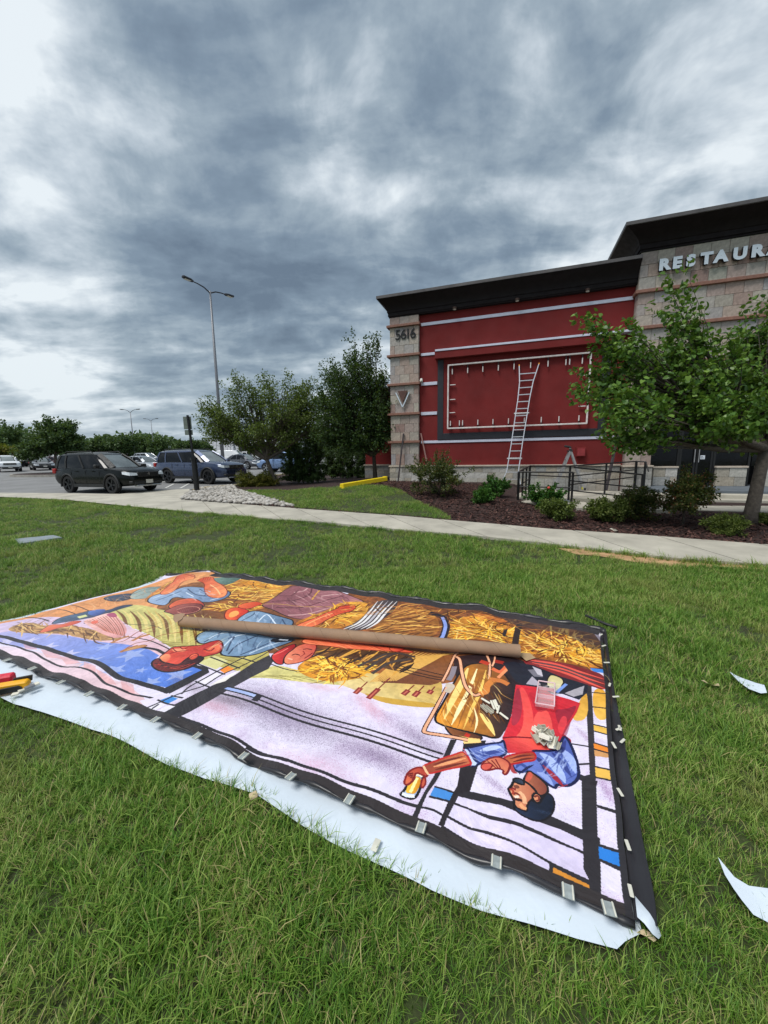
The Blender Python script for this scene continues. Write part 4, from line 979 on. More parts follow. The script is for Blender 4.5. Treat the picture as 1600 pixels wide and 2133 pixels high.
# ------------------------------------------------------------------ lamp posts, sign, building beyond
def lamp_post(px, dist, top_y, label, two=((-1.3, .6), (1.05, -.35)), r=.09, group=None, rise=.55):
    p = dep(px, 950, dist); z0 = ter(p[0], dist); t = dep(px, top_y, dist); h = t[2]-z0; root = empty('lamp_post', (p[0], dist, z0), label=label, cat='street lamp', group=group)
    MB().tube([(0, 0, 0), (0, 0, h*.5), (0, 0, h)], [r*1.2, r*.95, r*.6], 10).build('pole', galv, root, smooth=True)
    MB().tube([(0, 0, -.1), (0, 0, .75)], .28, 14).build('base', concrete_old, root, smooth=40)
    for (dx, dz) in two:
        pts = [(0, 0, h-.1), (dx*.45, 0, h+.62 if dz > 0 else h+.05), (dx*.8, 0, h+.62+dz*.6 if dz > 0 else h-.02), (dx, 0, h+.7+dz*.6 if dz > 0 else h-.2)]
        s_ = 1 if dx > 0 else -1
        tt_ = .5; pts = [(0, 0, h-.15), (dx*.35, 0, h+rise*.5), (dx*.7, 0, h+rise*.9), (dx*1.0, 0, h+rise)]
        a_ = MB().tube(pts, [.055, .05, .045, .04], 7).build('arm', galv_dark, root, smooth=True)
        hd_ = MB().prism([(-.08, -.08), (.15, -.2), (.75, -.17), (.80, 0), (.75, .17), (.15, .2), (-.08, .08)], -.05, .07, T=lambda v, s_=s_, dx=dx: (dx+s_*v[0], v[1], h+rise+v[2]+.08*v[0])).build('lamp_head', galv_dark, root, bevel=.015)
        MB().bx(min(dx+s_*.15, dx+s_*.65), max(dx+s_*.15, dx+s_*.65), -.13, .13, h+rise-.056, h+rise-.051).build('lens', lamp_w, hd_)
    return root
lp = lamp_post(464, 33, 606, 'tall grey twin headed lamp post rising behind the leaning tree', r=.13, two=((-1.5, .5), (1.45, .5)), rise=.22); lp.rotation_euler = (0, 0, math.radians(58))
lamp_post(281.5, 88, 858, 'distant twin headed lamp post nearest the tall one', r=.12, two=((-1.5, .5), (1.5, .5)))
lamp_post(322, 118, 876, 'second distant lamp post farther right over the tree line', r=.12, two=((-1.5, .5), (1.5, .5)))
sp_ = gt(411, 1025.5); s0 = sp_[1]/FPX
sg = empty('sign_post', tuple(sp_), math.radians(0), label='black square post carrying a sign seen from behind beside the river stones', cat='sign')
MB().tube([(0, 0, -.1), (-.02, 0, 1.34)], .105, 12).build('bollard_sleeve', black_metal, sg, smooth=50)
MB().tube([(-.02, 0, 1.34), (-.02, 0, 1.42)], .14, 12).build('collar', black_metal, sg, smooth=50)
MB().bar((-.03, 0, 1.3), (-.12, 0, 3.12), .07).build('post', black_metal, sg)
MB().box((-.17, .04, 2.82), (.32, .012, .50)).build('sign_plate', sign_back, sg)
MB().box((-.15, .04, 2.44), (.32, .012, .20)).build('sign_plate', sign_back, sg)
# long white building
wbm = mat('white metal siding', lin(214, 216, 222), .6, var=.05, nscale=.4); wl = empty('warehouse', (0, 0, 0), label='long low white warehouse beyond the parking lot', cat='building')
a = dep(428, 950, 108); c = dep(600, 950, 100)
za = ter(a[0], 108)-.2
def wq(z0, z1, off, t0=0, t1=1):
    p = a+(c-a)*t0; q = a+(c-a)*t1; dv = (c-a)[:2]/np.linalg.norm((c-a)[:2]); nn = np.array([-dv[1], dv[0]]); 
    if nn[1] < 0: nn = -nn
    return p, q, nn
def wbox(name, t0, t1, o0, o1, z0, z1, m_):
    p, q, nn = wq(0, 0, 0, t0, t1); vs = []
    for z_ in (z0, z1):
        for (w, o_) in ((p, o0), (q, o0), (q, o1), (p, o1)): vs.append((w[0]+nn[0]*o_, w[1]+nn[1]*o_, z_))
    return MB().add(vs, [(0, 3, 2, 1), (4, 5, 6, 7), (0, 1, 5, 4), (1, 2, 6, 5), (2, 3, 7, 6), (3, 0, 4, 7)]).build(name, m_, wl)
H_ = dep(460, 912, 105)[2]
wbox('wall', 0, .36, 0, 20, za, H_, wbm); wbox('low_wall', .361, 1, .5, 20, za, H_-1.2, wbm)
wbox('roof_edge', 0, .36, -.15, 20, H_+.01, H_+.25, galv)
for i in range(22): wbox('wall_seam', .02+i*.044, .023+i*.044, -.04+(.5 if i*.044+.02 > .355 else 0), (.49 if i*.044+.02 > .355 else -.01), za, H_-1.3, galv)
for i in range(3): wbox('loading_door', .42+i*.17, .50+i*.17, .40, .48, za, za+3.6, galv_dark)
# distant woods closing the horizon
wood = []; wout = []
for i in range(12000):
    x = RNG.uniform(-260, 60); y = 150+RNG.random()*16; wood.append((x, y, ter(x, y)+(9+2.5*math.sin(x*.11)+2*math.sin(x*.043+2))*RNG.random()**.6))
V, F = leaf_cloud(np.array(wood), RNG.normal(size=(12000, 3)), 1.7, 1.4)
link('distant_woods', mesh_np('distant_woods', V, F, green_far), label='low band of distant woods on the horizon beyond the lot', cat='woods', kind='stuff')

# ------------------------------------------------------------------ things at the building
def railing():
    root = empty('ramp_railing', tuple(gt(1090, 1050)), label='black metal railing around the ramp landing in front of the red wall', cat='railing')
    inv = np.array(root.location)
    def P(px, py, d, z=None):
        p = dep(px, py, d); return Vector(p-inv)
    def rail(a, b_, r=.022): return MB().tube([a, b_], r, 8).build('rail', black_metal, root, smooth=50)
    def post(top, zb, r=.028): return MB().bar((top.x, top.y, zb-inv[2]), (top.x, top.y, top.z), r*2).build('post', black_metal, root)
    F0 = P(1081, 983, 10.8); K0 = P(1104, 970.5, 12.3); A0 = P(1188, 971, 10.45); M0 = P(1194, 984, 10.2); A1 = P(1326, 961, 12.7); A2 = P(1345, 962, 12.5); A3 = P(1351, 982, 12.2); B1 = P(1340, 989, 9.9)
    dn = Vector((0, 0, 1))
    rail(F0, K0); rail(K0, A0); rail(F0, M0); rail(A0, A1); rail(A1, A2); rail(A2, A3); rail(A0+Vector((.05, -.1, -.03)), B1)
    for a, b_, k in ((F0, M0, .42), (K0, A0, .30), (A0, A1, .28), (A0, A1, .52), (A0-dn*.05, B1, .35), (A0-dn*.05, B1, .62), (F0, K0, .42), (A1, A2, .42)): rail(a-dn*k, b_-dn*k, .018)
    post(F0, .12); post(K0, .25); post(A0, .24, .022); post(M0, .12, .022); post(A1, .3); post(A2, .3, .026); post(B1, .10)
    for t in (.35, .68): post(F0.lerp(K0, t), .2, .02)
    post(A0.lerp(A1, .5), .28, .02)
    return root
railing()
# long ladder
b0 = gt(1063, 1012); b0 = Vector(b0); tp = Vector(B2W(4.06, -.09, 4.74)); rt = empty('extension_ladder', tuple(b0), label='tall aluminium articulated ladder leaning against the sign panel', cat='ladder')
ax = tp-b0; dv = Vector(DV)
def cl_(t): return ax*t
def lw(t): return np.interp(t, [0, .12, .35, .72, .86, 1], [.36, .20, .19, .20, .23, .33])
for s_ in (-1, 1):
    ts = [0, .12, .35, .50, .72, .86, 1]; pts = [cl_(t)+dv*s_*lw(t) for t in ts]
    rl_ = MB()
    for i in range(len(pts)-1): rl_.bar(pts[i], pts[i+1], .03, .065, up=tuple(-Vector(NV)))
    rl_.build('rail', alu, rt)
    MB().bar(pts[-1], pts[-1]+(pts[-1]-pts[-2])*.08, .04, .07, up=tuple(-Vector(NV))).build('rail_tip', orange_rub, rt)
    MB().box(pts[0], (.08, .10, .06)).build('foot', rubber, rt)
for i in range(16):
    t = .055+i*.0585; w_ = lw(t); MB().bar(cl_(t)-dv*w_, cl_(t)+dv*w_, .05, .03).build('rung', alu, rt)
for t in (.225, .60): MB().tube([cl_(t)-dv*(lw(t)+.06), cl_(t)+dv*(lw(t)+.06)], .035, 8).build('hinge', grey_alu, rt)
# step ladder
ap_ = Vector(dep(1187, 940, 13.1)); ft = Vector((ap_.x, ap_.y, .31)); sl = empty('step_ladder', tuple(ft), BROT, label='small aluminium step ladder standing open behind the ramp railing', cat='ladder')
hh = ap_.z-.31
for s_ in (-1, 1):
    MB().bar((-.45, s_*.26-.1, .0), (0, s_*.14, hh), .03, .07).build('rail', grey_alu, sl)
    MB().bar((.50, s_*.24, .0), (.03, s_*.13, hh), .03, .05).build('rear_leg', grey_alu, sl)
    MB().box((.50, s_*.24, .03), (.06, .05, .10)).build('foot', mat('yellow foot', lin(225, 215, 90), .5) if s_ > 0 else MATS['yellow foot'] if 'yellow foot' in MATS else rubber, sl)
for i in range(4):
    t = (i+1)/5; x = -.45*(1-t); MB().box((x, 0, hh*t), (.09, .50-.22*t, .025)).build('step', grey_alu, sl)
MB().box((.0, 0, hh+.01), (.16, .32, .04)).build('top_cap', blk_pl, sl, bevel=.008)
dl_ = empty('cordless_drill', tuple(ap_+Vector((-.02, 0, .03))), BROT, label='black cordless drill lying on top of the step ladder', cat='drill')
MB().tube([(-.16, 0, .15), (-.02, 0, .12), (.06, 0, .09)], [.035, .04, .03], 8).build('drill_body', blk_pl, dl_, smooth=50)
MB().bar((-.02, 0, .13), (.05, 0, .02), .045).build('handle', grey_alu, dl_)
MB().bx(.0, .09, -.04, .04, .0, .05).build('battery', blk_pl, dl_, bevel=.006)
# leaning boards
def board(name, label, p, q, w, t, m_, cat='board'):
    p = Vector(p); q = Vector(q); o = MB().bar((0, 0, 0), q-p, w, t, up=(0, 1, 0)).build(name, m_, loc=p, bevel=.004); tag(o, label, cat)
board('steel_bar', 'dark steel bar leaning against the stone corner column', B2W(-.78, -.62, .46), B2W(-.64, -.20, 2.46), .06, .05, mat('dark steel', lin(66, 58, 60), .5, metal=.3))
board('wood_strip', 'thin weathered strip leaning in the corner beside the stone column', B2W(.55, -.45, .50), B2W(.06, -.10, 2.45), .05, .03, mat('weathered wood', lin(140, 104, 98), .8))
board('steel_bar', 'long dark bar leaning on the red wall by the entrance tower', B2W(6.62, -1.0, .32), B2W(7.05, -.20, 2.35), .09, .05, MATS['dark steel'])
# yellow parking block
ya = gt(712, 1019); yb = gt(803, 1003); ya[2] = ter(*ya[:2]); yb[2] = ter(*yb[:2]); ya, yb = Vector(ya), Vector(yb); yd = (yb-ya); yl = yd.length; yd.normalize()
yo = empty('parking_block', tuple((ya+yb)/2), math.atan2(yd.y, yd.x), label='bright yellow wheel stop bar lying on the grass edge', cat='parking block'); yo.rotation_euler = (0, -math.asin(yd.z), math.atan2(yd.y, yd.x))
MB().prism([(-.11, .03), (.11, .03), (.085, .20), (-.085, .20)], -yl/2, yl/2, T=lambda v: (v[2], v[0], v[1])).build('bar', yellow_pl, yo, bevel=.012)
MB().bx(-yl/2-.03, -yl/2+.12, -.15, .15, .02, .035).build('end_plate', yellow_pl, yo)
MB().bx(yl/2-.05, yl/2+.02, -.11, .11, .03, .22).build('end_cap', yellow_pl, yo, bevel=.01)
# flush concrete utility cover in the lawn
cv_px = [(32, 1127), (112, 1119), (130, 1124), (42, 1137)]
cover_xy = W(cv_px); mb = MB(); cc_ = np.mean(np.array(cover_xy), 0)
mb.add([(x, y, ter(x, y)+.045) for x, y in cover_xy]+[(x, y, -.1) for x, y in cover_xy], [(0, 1, 2, 3), (0, 4, 5, 1), (1, 5, 6, 2), (2, 6, 7, 3), (3, 7, 4, 0)])
o = mb.build('utility_cover', mat('grey blue cover', lin(132, 142, 148), .8, var=.1)); tag(o, 'grey rectangular utility cover set flush in the left lawn', 'cover')
# white scraps near the walk in the mulch
# ------------------------------------------------------------------ the printed banner
PPM = 430.0; U0, U1, V0_, V1_ = -5.0, 1.1, 1.0, 3.75
IW, IH = int((U1-U0)*PPM), int((V1_-V0_)*PPM)
e1 = np.array([.943, -.335]); e1 /= np.linalg.norm(e1); e2 = np.array([-e1[1], e1[0]])
BZ = .05
def uvw(px, py):
    p = gz(px, py, BZ); return np.array([p[:2]@e1, p[:2]@e2])
def tex(px, py):
    q = uvw(px, py); return ((q[0]-U0)*PPM, (q[1]-V0_)*PPM)
img = np.empty((IH, IW, 3), np.float32)
def vnoise(h, w, cell, seed):
    r_ = np.random.default_rng(seed); gh, gw = int(h/cell)+2, int(w/cell)+2; g_ = r_.random((gh, gw)).astype(np.float32)
    y = np.arange(h)/cell; x = np.arange(w)/cell; yi = y.astype(int); xi = x.astype(int); fy = (y-yi); fx = (x-xi); fy = fy*fy*(3-2*fy); fx = fx*fx*(3-2*fx)
    a = g_[yi][:, xi]; b_ = g_[yi][:, xi+1]; c = g_[yi+1][:, xi]; d = g_[yi+1][:, xi+1]
    return (a*(1-fx)+b_*fx)*(1-fy)[:, None]+(c*(1-fx)+d*fx)*fy[:, None]
def C_(c): return np.array(c, np.float32)/255
nz1 = vnoise(IH, IW, 90, 1); nz2 = vnoise(IH, IW, 34, 2); nz3 = RNG.random((IH, IW)).astype(np.float32); nz4 = vnoise(IH, IW, 9, 4)
# lilac sky ground with airbrushed speckle
spk = np.clip((nz1*.6+nz2*.55-.52)*1.9, 0, 1)
img[:] = C_((226, 218, 238)); img += (C_((206, 186, 214))-img)*(spk*.55)[..., None]; dots = (nz3 < spk*.22)[..., None]; img = np.where(dots, img*np.array([.86, .78, .88], np.float32), img)
VW = {1: (0, 1180, 3.2), 2: (300, 1180, 3.2), 3: (700, 1200, 2.6667), 4: (800, 1340, 3.2), 5: (0, 1400, 2.6667), 6: (500, 1560, 3.2), 7: (950, 1640, 3.2), 0: (0, 0, 1)}
def T_(v, pts):
    ox, oy, s_ = VW[v]; return np.array([tex(ox+x/s_, oy+y/s_) for x, y in pts])
def mask(P):
    x0 = max(0, int(P[:, 0].min())-1); x1 = min(IW, int(P[:, 0].max())+2); y0 = max(0, int(P[:, 1].min())-1); y1 = min(IH, int(P[:, 1].max())+2)
    if x1 <= x0 or y1 <= y0: return None
    yy, xx = np.mgrid[y0:y1, x0:x1]; return (slice(y0, y1), slice(x0, x1)), inpoly_np(xx+.5, yy+.5, P), xx, yy
def smooth_poly(P, it=2):
    for _ in range(it):
        Q = np.roll(P, -1, 0); P = np.stack([P*.75+Q*.25, P*.25+Q*.75], 1).reshape(-1, 2)
    return P
def fill(v, pts, c1, c2=None, ang=90, mott=.0, out=0, outc=(25, 20, 24), soft=True, P=None, k=1.0):
    P = T_(v, pts) if P is None else P
    if soft: P = smooth_poly(P)
    r_ = mask(P)
    if r_ is None: return P
    sl_, m_, xx, yy = r_; reg = img[sl_]; col = np.broadcast_to(C_(c1), reg.shape).copy()
    if c2 is not None:
        a = math.radians(ang); t = xx*math.cos(a)+yy*math.sin(a)
        lo, hi = t[m_].min() if m_.any() else 0, t[m_].max() if m_.any() else 1; t = np.clip((t-lo)/max(1e-6, hi-lo), 0, 1)[..., None]; col = C_(c1)*(1-t)+C_(c2)*t
    if mott: col = col*(1+mott*((nz2[sl_]-.5)*1.3+(nz4[sl_]-.5)*.7))[..., None]
    reg[m_] = reg[m_]*(1-k)+col[m_]*k
    if out: stroke(0, None, out, outc, P=np.vstack([P, P[:1]]))
    return P
def crom(P, n=6):
    P = np.vstack([2*P[0]-P[1], P, 2*P[-1]-P[-2]]); o = []
    for i in range(1, len(P)-2):
        for t in np.linspace(0, 1, n, endpoint=False):
            a, b_, c, d = P[i-1], P[i], P[i+1], P[i+2]; o.append(.5*((2*b_)+(c-a)*t+(2*a-5*b_+4*c-d)*t*t+(3*b_-a-3*c+d)*t**3))
    o.append(P[-2]); return np.array(o)
def stroke(v, pts, w, c, P=None, taper=False, curve=True, k=1.0):
    """w in metres"""
    if P is None:
        P = T_(v, pts)
        if curve and len(P) > 2: P = crom(P)
    wpx = w*PPM/2; n = len(P)
    if n < 2: return
    d = np.gradient(P, axis=0); d /= np.maximum(1e-6, np.linalg.norm(d, axis=1))[:, None]; nn = np.stack([-d[:, 1], d[:, 0]], 1)
    ww = np.full(n, wpx) if not taper else wpx*np.sin(np.linspace(.25, PI-.12, n))
    A = P+nn*ww[:, None]; B_ = P-nn*ww[:, None]
    col = C_(c)
    for i in range(n-1):
        q = np.array([A[i], A[i+1], B_[i+1], B_[i]]); r_ = mask(q)
        if r_ is None: continue
        sl_, m_, _, _ = r_; reg = img[sl_]; reg[m_] = reg[m_]*(1-k)+col*k
def rnd_in(P, n, r_):
    lo, hi = P.min(0), P.max(0); out = np.zeros((0, 2))
    for _ in range(40):
        q = lo+r_.random((n*2, 2))*(hi-lo); out = np.vstack([out, q[inpoly_np(q[:, 0], q[:, 1], P)]])
        if len(out) >= n: break
    return out[:n]
def wheat(v, pts, n, L, cols, base=None, base2=None, ang=None, spread=.5, w=.012, seed=0, k=1.0):
    P = fill(v, pts, base, base2, 60, .25) if base else smooth_poly(T_(v, pts)); r_ = np.random.default_rng(seed); q = rnd_in(P, n, r_); c_ = P.mean(0)
    for i, p in enumerate(q):
        a = (math.radians(ang) if ang is not None else math.atan2(*(p-c_)[::-1]))+r_.normal()*spread; l = L*PPM*(.5+r_.random()); k_ = r_.normal()*.35
        d = np.array([math.cos(a), math.sin(a)]); nn = np.array([-d[1], d[0]]); S_ = np.array([p-d*l/2, p+nn*l*k_*.3, p+d*l/2+nn*l*k_*.2])
        if not inpoly_np(S_[[0, 2], 0], S_[[0, 2], 1], P).all() and r_.random() < .7: continue
        stroke(0, None, w*(.5+r_.random()), cols[r_.integers(len(cols))], P=crom(S_, 4), taper=True, k=k)
BLK = (44, 40, 44); DK = (30, 22, 26)
WC = [(248, 190, 60), (255, 214, 96), (226, 150, 40), (120, 66, 24), (90, 48, 24), (250, 205, 110)]
GC = [(214, 150, 74), (236, 182, 92), (140, 84, 42), (92, 56, 34)]
# ---- broad fields
fill(1, [(-900, 420), (170, 335), (640, 210), (950, 135), (1180, 50), (1450, 40), (1600, 70), (1600, 300), (1300, 330), (900, 300), (500, 340), (0, 380), (-900, 620)], (214, 140, 84), (232, 168, 112), 0, .12)
fill(2, [(300, 60), (1600, 190), (1600, 560), (900, 620), (300, 420), (0, 330)], (146, 92, 52), (112, 68, 44), 0, .3)
fill(3, [(0, 60), (500, 110), (1000, 190), (1460, 290), (1510, 520), (1420, 530), (1000, 470), (600, 620), (0, 560)], (150, 88, 46), (96, 58, 40), 40, .35)
fill(1, [(700, 315), (800, 270), (930, 262), (1100, 290), (1300, 330), (1500, 330), (1700, 420), (1800, 560), (1800, 720), (1620, 700), (1380, 640), (1180, 560), (1050, 490), (900, 410), (780, 350)], (204, 196, 124), (184, 170, 92), 20, .12)
for i in range(17):
    x = 770+i*46; stroke(1, [(x-40, 300+i*1.5), (x+8, 340+i*3), (x+26, 390+i*6), (x+30, 440+i*8)], .028, (120, 82, 44) if i % 2 else (226, 206, 130), taper=True)
for i in range(11): stroke(1, [(900+i*60, 470+i*14), (1060+i*55, 500+i*14), (1250+i*40, 505+i*14)], .006, (128, 112, 60))
fill(2, [(640, 760), (850, 660), (1000, 690), (1200, 745), (1500, 740), (1600, 760), (1760, 780), (1760, 900), (1600, 880), (1500, 800), (1300, 785), (1100, 772), (900, 762), (740, 748)], (214, 204, 132), (198, 186, 110), 0, .1)
for i in range(8): stroke(2, [(720+i*90, 740-i*2), (850+i*90, 742), (980+i*80, 760)], .006, (150, 136, 74))
fill(3, [(0, 560), (170, 520), (300, 560), (560, 560), (600, 600), (560, 720), (430, 715), (250, 695), (130, 640), (0, 590)], (226, 204, 142), (206, 168, 86), 60, .08)
fill(3, [(130, 640), (250, 672), (430, 690), (560, 700), (555, 724), (430, 722), (250, 705)], (204, 160, 64), None)
fill(3, [(180, 590), (380, 440), (420, 400), (680, 425), (600, 600), (400, 592)], (108, 62, 42), (140, 86, 48), 30, .1)
for i in range(11): stroke(3, [(190+i*14, 588-i*1), (330+i*26, 480-i*5), (440+i*24, 415+i*1)], .030, (222, 170, 86), taper=True, curve=False)
# ---- flag field on the left
fill(1, [(-700, 520), (0, 370), (300, 330), (560, 350), (740, 320), (900, 420), (1180, 560), (1100, 600), (950, 560), (800, 520), (500, 480), (200, 450), (-300, 520)], (206, 190, 224), (228, 188, 196), 0, .06)
fill(1, [(-600, 560), (100, 425), (500, 475), (800, 515), (1000, 560), (1060, 590), (1000, 650), (1100, 700), (1230, 680), (1290, 655), (1385, 685), (1130, 815), (960, 770), (820, 740), (700, 690), (600, 645), (480, 600), (300, 560), (0, 520), (-600, 640)], (190, 180, 222), (76, 118, 208), 0, .06, soft=False)
fill(1, [(0, 520), (300, 590), (480, 620), (620, 680), (740, 760), (860, 790), (990, 900), (940, 950), (800, 890), (640, 800), (480, 765), (220, 655), (0, 580)], (232, 212, 226), (226, 190, 196), 0, .05)
def star(v, cx, cy, r, c, sq=.62, rot=0.3, k=.75):
    ox, oy, s_ = VW[v]; c0 = np.array(tex(ox+cx/s_, oy+cy/s_)); R_ = np.linalg.norm(np.array(tex(ox+(cx+r)/s_, oy+cy/s_))-c0)
    pts = [c0+R_*(1 if i % 2 == 0 else .42)*np.array([math.cos(rot+i*PI/5), math.sin(rot+i*PI/5)]) for i in range(10)]; fill(0, None, c, P=np.array(pts), soft=False, k=k)
for (x, y, r) in [(880, 595, 95), (765, 700, 80), (600, 640, 85), (1190, 715, 88), (1010, 765, 70), (450, 585, 75), (310, 545, 70), (200, 495, 55), (700, 535, 60), (60, 500, 60), (940, 690, 40)]: star(1, x, y, r, (168, 182, 226) if x > 500 else (214, 208, 234), rot=.2+x*.01)
for q in [[(270, 560), (380, 570), (420, 620), (310, 610)], [(400, 600), (500, 610), (540, 650), (440, 650)], [(640, 700), (740, 740), (780, 800), (680, 780)], [(800, 760), (890, 790), (900, 850), (820, 830)], [(150, 510), (230, 520), (250, 560), (170, 550)], [(560, 640), (640, 680), (640, 730), (560, 700)]]: fill(1, q, (226, 160, 160), None, soft=False, k=.55)
# leading bars of the stained glass layout
def bar(v, pts, w, c=BLK): stroke(v, pts, w*.7 if c is BLK and w < .03 else w*.9, c)
bar(1, [(-700, 330), (0, 468), (250, 535), (480, 600), (640, 650), (760, 725), (830, 757), (960, 782), (1130, 838)], .045)
bar(1, [(-700, 400), (0, 515), (200, 570), (330, 640), (430, 668), (600, 710), (720, 795), (880, 848), (1060, 892)], .022)
bar(1, [(-700, 440), (0, 575), (220, 650), (300, 690), (480, 768), (560, 782), (740, 875), (850, 918)], .024)
bar(1, [(0, 345), (120, 330), (260, 345), (330, 365)], .02); bar(1, [(380, 285), (440, 295), (520, 320)], .014); bar(1, [(470, 255), (530, 270), (590, 290)], .014)
bar(1, [(560, 385), (700, 430), (860, 470), (1000, 500), (1160, 560)], .016); bar(1, [(780, 380), (1000, 390), (1080, 420)], .01)
bar(1, [(940, 545), (1040, 555), (1090, 575), (1160, 600)], .03)
for i in range(6): bar(1, [(120+i*62, 395-i*4), (175+i*60, 372-i*4), (220+i*60, 352-i*3)], .008, (150, 110, 100))
# pink and white speckled skies over the lower strips
def haze(v, cx, cy, rx, ry, c, k):
    ox, oy, s_ = VW[v]; c0 = np.array(tex(ox+cx/s_, oy+cy/s_)); ax_ = np.array(tex(ox+(cx+rx)/s_, oy+(cy+ry)/s_))-c0; L_ = np.linalg.norm(ax_); d = ax_/L_; wd = L_*.28
    yy, xx = np.mgrid[0:IH, 0:IW]; a = ((xx-c0[0])*d[0]+(yy-c0[1])*d[1])/L_; b_ = (-(xx-c0[0])*d[1]+(yy-c0[1])*d[0])/wd
    m_ = np.exp(-(a*a+b_*b_)*1.6)*k; sel = nz3 < m_*.8; img[...] = np.where(sel[..., None], img*(1-.5)+C_(c)*.5, img); img[...] = img+(C_(c)-img)*(m_*.45)[..., None]
haze(2, 900, 960, 520, 200, (92, 74, 104), .75); haze(2, 560, 900, 160, 50, (96, 80, 92), .8); haze(2, 470, 940, 160, 70, (186, 120, 140), .6); haze(2, 1500, 930, 120, 120, (222, 150, 170), .6); haze(2, 1180, 800, 140, 20, (226, 170, 180), .5)
haze(6, 900, 60, 340, 120, (104, 82, 116), .6); haze(6, 500, 120, 300, 120, (214, 160, 186), .45); haze(4, 250, 640, 260, 160, (104, 82, 116), .55); haze(4, 720, 930, 120, 90, (120, 90, 130), .5); haze(4, 1340, 620, 90, 80, (150, 110, 150), .5); haze(4, 1480, 980, 60, 120, (140, 96, 150), .5); haze(1, 1250, 780, 120, 60, (110, 90, 110), .6)
# ---- diagonal thick bars and squares
fill(2, [(90, 1000), (180, 1052), (300, 985), (550, 832), (720, 742), (830, 690), (860, 640), (835, 588), (720, 642), (600, 722), (450, 790), (370, 832)], BLK, (60, 56, 60), 20, .05, soft=False)
fill(2, [(100, 800), (170, 848), (300, 778), (435, 700), (425, 672), (300, 640), (290, 655), (385, 686), (130, 815)], BLK, None, soft=False)
fill(2, [(-30, 900), (170, 855), (180, 865), (20, 960)], (226, 216, 236), None, soft=False)
fill(2, [(350, 762), (470, 697), (525, 716), (405, 780)], (232, 226, 236), None, soft=False); fill(2, [(430, 790), (560, 715), (650, 680), (540, 760)], (238, 232, 226), None, soft=False)
fill(2, [(500, 681), (560, 655), (605, 675), (540, 706)], (240, 130, 46), (250, 150, 60), 0, soft=False)
fill(2, [(110, 891), (180, 864), (227, 885), (160, 921)], (58, 132, 208), None, soft=False)
fill(2, [(-20, 970), (90, 905), (150, 925), (35, 990)], (232, 226, 238), None, soft=False); fill(2, [(50, 1000), (150, 935), (210, 945), (110, 1010)], (232, 226, 238), None, soft=False)
fill(2, [(360, 640), (470, 590), (560, 620), (480, 680)], (214, 208, 146), None, soft=False)
for p in [[(340, 760), (440, 800)], [(250, 850), (300, 800), (420, 730), (560, 650), (700, 580), (830, 530)], [(400, 790), (520, 712), (640, 660), (780, 590), (900, 520)], [(340, 640), (480, 690), (540, 712)], [(440, 600), (560, 640), (640, 672)], [(560, 590), (650, 600), (760, 640)], [(-100, 1000), (110, 905), (230, 850), (400, 790)], [(90, 890), (160, 922), (215, 940)], [(180, 860), (260, 880)], [(0, 990), (100, 920)]]: bar(2, p, .018)
bar(2, [(840, 655), (930, 690), (1020, 705)], .014)
fill(2, [(535, 815), (565, 802), (775, 872), (740, 896)], (150, 170, 224), (176, 190, 230), 0, soft=False)
LA, LB = T_(2, [(560, 800)])[0], T_(3, [(597, 985)])[0]; dL = (LB-LA)/np.linalg.norm(LB-LA); nL = np.array([dL[1], -dL[0]]); nL = nL if nL[1] < 0 else -nL
LA2 = LA-dL*20
for o_, w_ in ((0, .013), (.036, .010), (.074, .016)): stroke(0, None, w_, BLK, P=np.array([LA2+nL*o_*PPM+dL*k*(np.linalg.norm(LB-LA2)/24) for k in range(25)]))
bar(2, [(770, 868), (735, 905)], .05)
# ---- bottom strips
bar(5, [(1000, 262), (1170, 325), (1350, 400), (1600, 495)], .026); bar(5, [(1180, 325), (1120, 365)], .04); bar(6, [(40, -10), (240, 50), (350, 90), (600, 200), (700, 235), (820, 272), (1000, 340), (1180, 400)], .024)
bar(4, [(-40, 1018), (0, 1030), (210, 1100), (320, 1130), (390, 1165)], .016); pass
bar(7, [(940, 460), (1140, 562)], .026)
bar(7, [(630, 510), (625, 620)], .03)
# thick curved bars around the bar keeper
fill(4, [(445, 635), (485, 640), (420, 780), (350, 920), (290, 1010), (250, 1110), (210, 1230), (185, 1180), (230, 1080), (270, 1000), (330, 890), (400, 740)], BLK, None, soft=False)
fill(4, [(530, 660), (680, 650), (610, 870), (570, 1000), (500, 1020), (470, 1060), (400, 1250), (362, 1235), (430, 1060), (490, 950)], (40, 34, 38), None, soft=False)
fill(4, [(440, 1040), (490, 1010), (570, 990), (860, 1060), (1130, 1150), (1330, 1235), (1440, 1290), (1450, 1760), (1000, 1600), (370, 1280)], BLK, None, soft=False)
LIL, LIL2 = (224, 214, 238), (214, 202, 232)
for q in ([(495, 1025), (580, 1045), (780, 1090), (980, 1175), (1180, 1235), (1383, 1328), (1386, 1400), (1280, 1360), (1040, 1260), (880, 1205), (710, 1160), (560, 1100), (475, 1070)],
          [(465, 1085), (560, 1112), (710, 1188), (880, 1235), (1040, 1285), (1280, 1375), (1386, 1430), (1386, 1582), (1120, 1468), (880, 1355), (680, 1260), (580, 1232), (430, 1165)],
          [(420, 1180), (580, 1250), (670, 1278), (880, 1372), (1102, 1480), (1097, 1565), (910, 1480), (730, 1400), (600, 1340), (400, 1240)]):
    fill(4, q, LIL, LIL2, 0, .04, soft=False)
fill(4, [(1340, 260), (1382, 270), (1405, 700), (1430, 1420), (1430, 1700), (1330, 1500), (1330, 1400), (1322, 1240), (1318, 880), (1372, 870)], BLK, (54, 50, 54), 90, soft=False)
fill(7, [(840, 0), (936, 0), (955, 740), (903, 715), (902, 370), (846, 285)], BLK, None, soft=False)
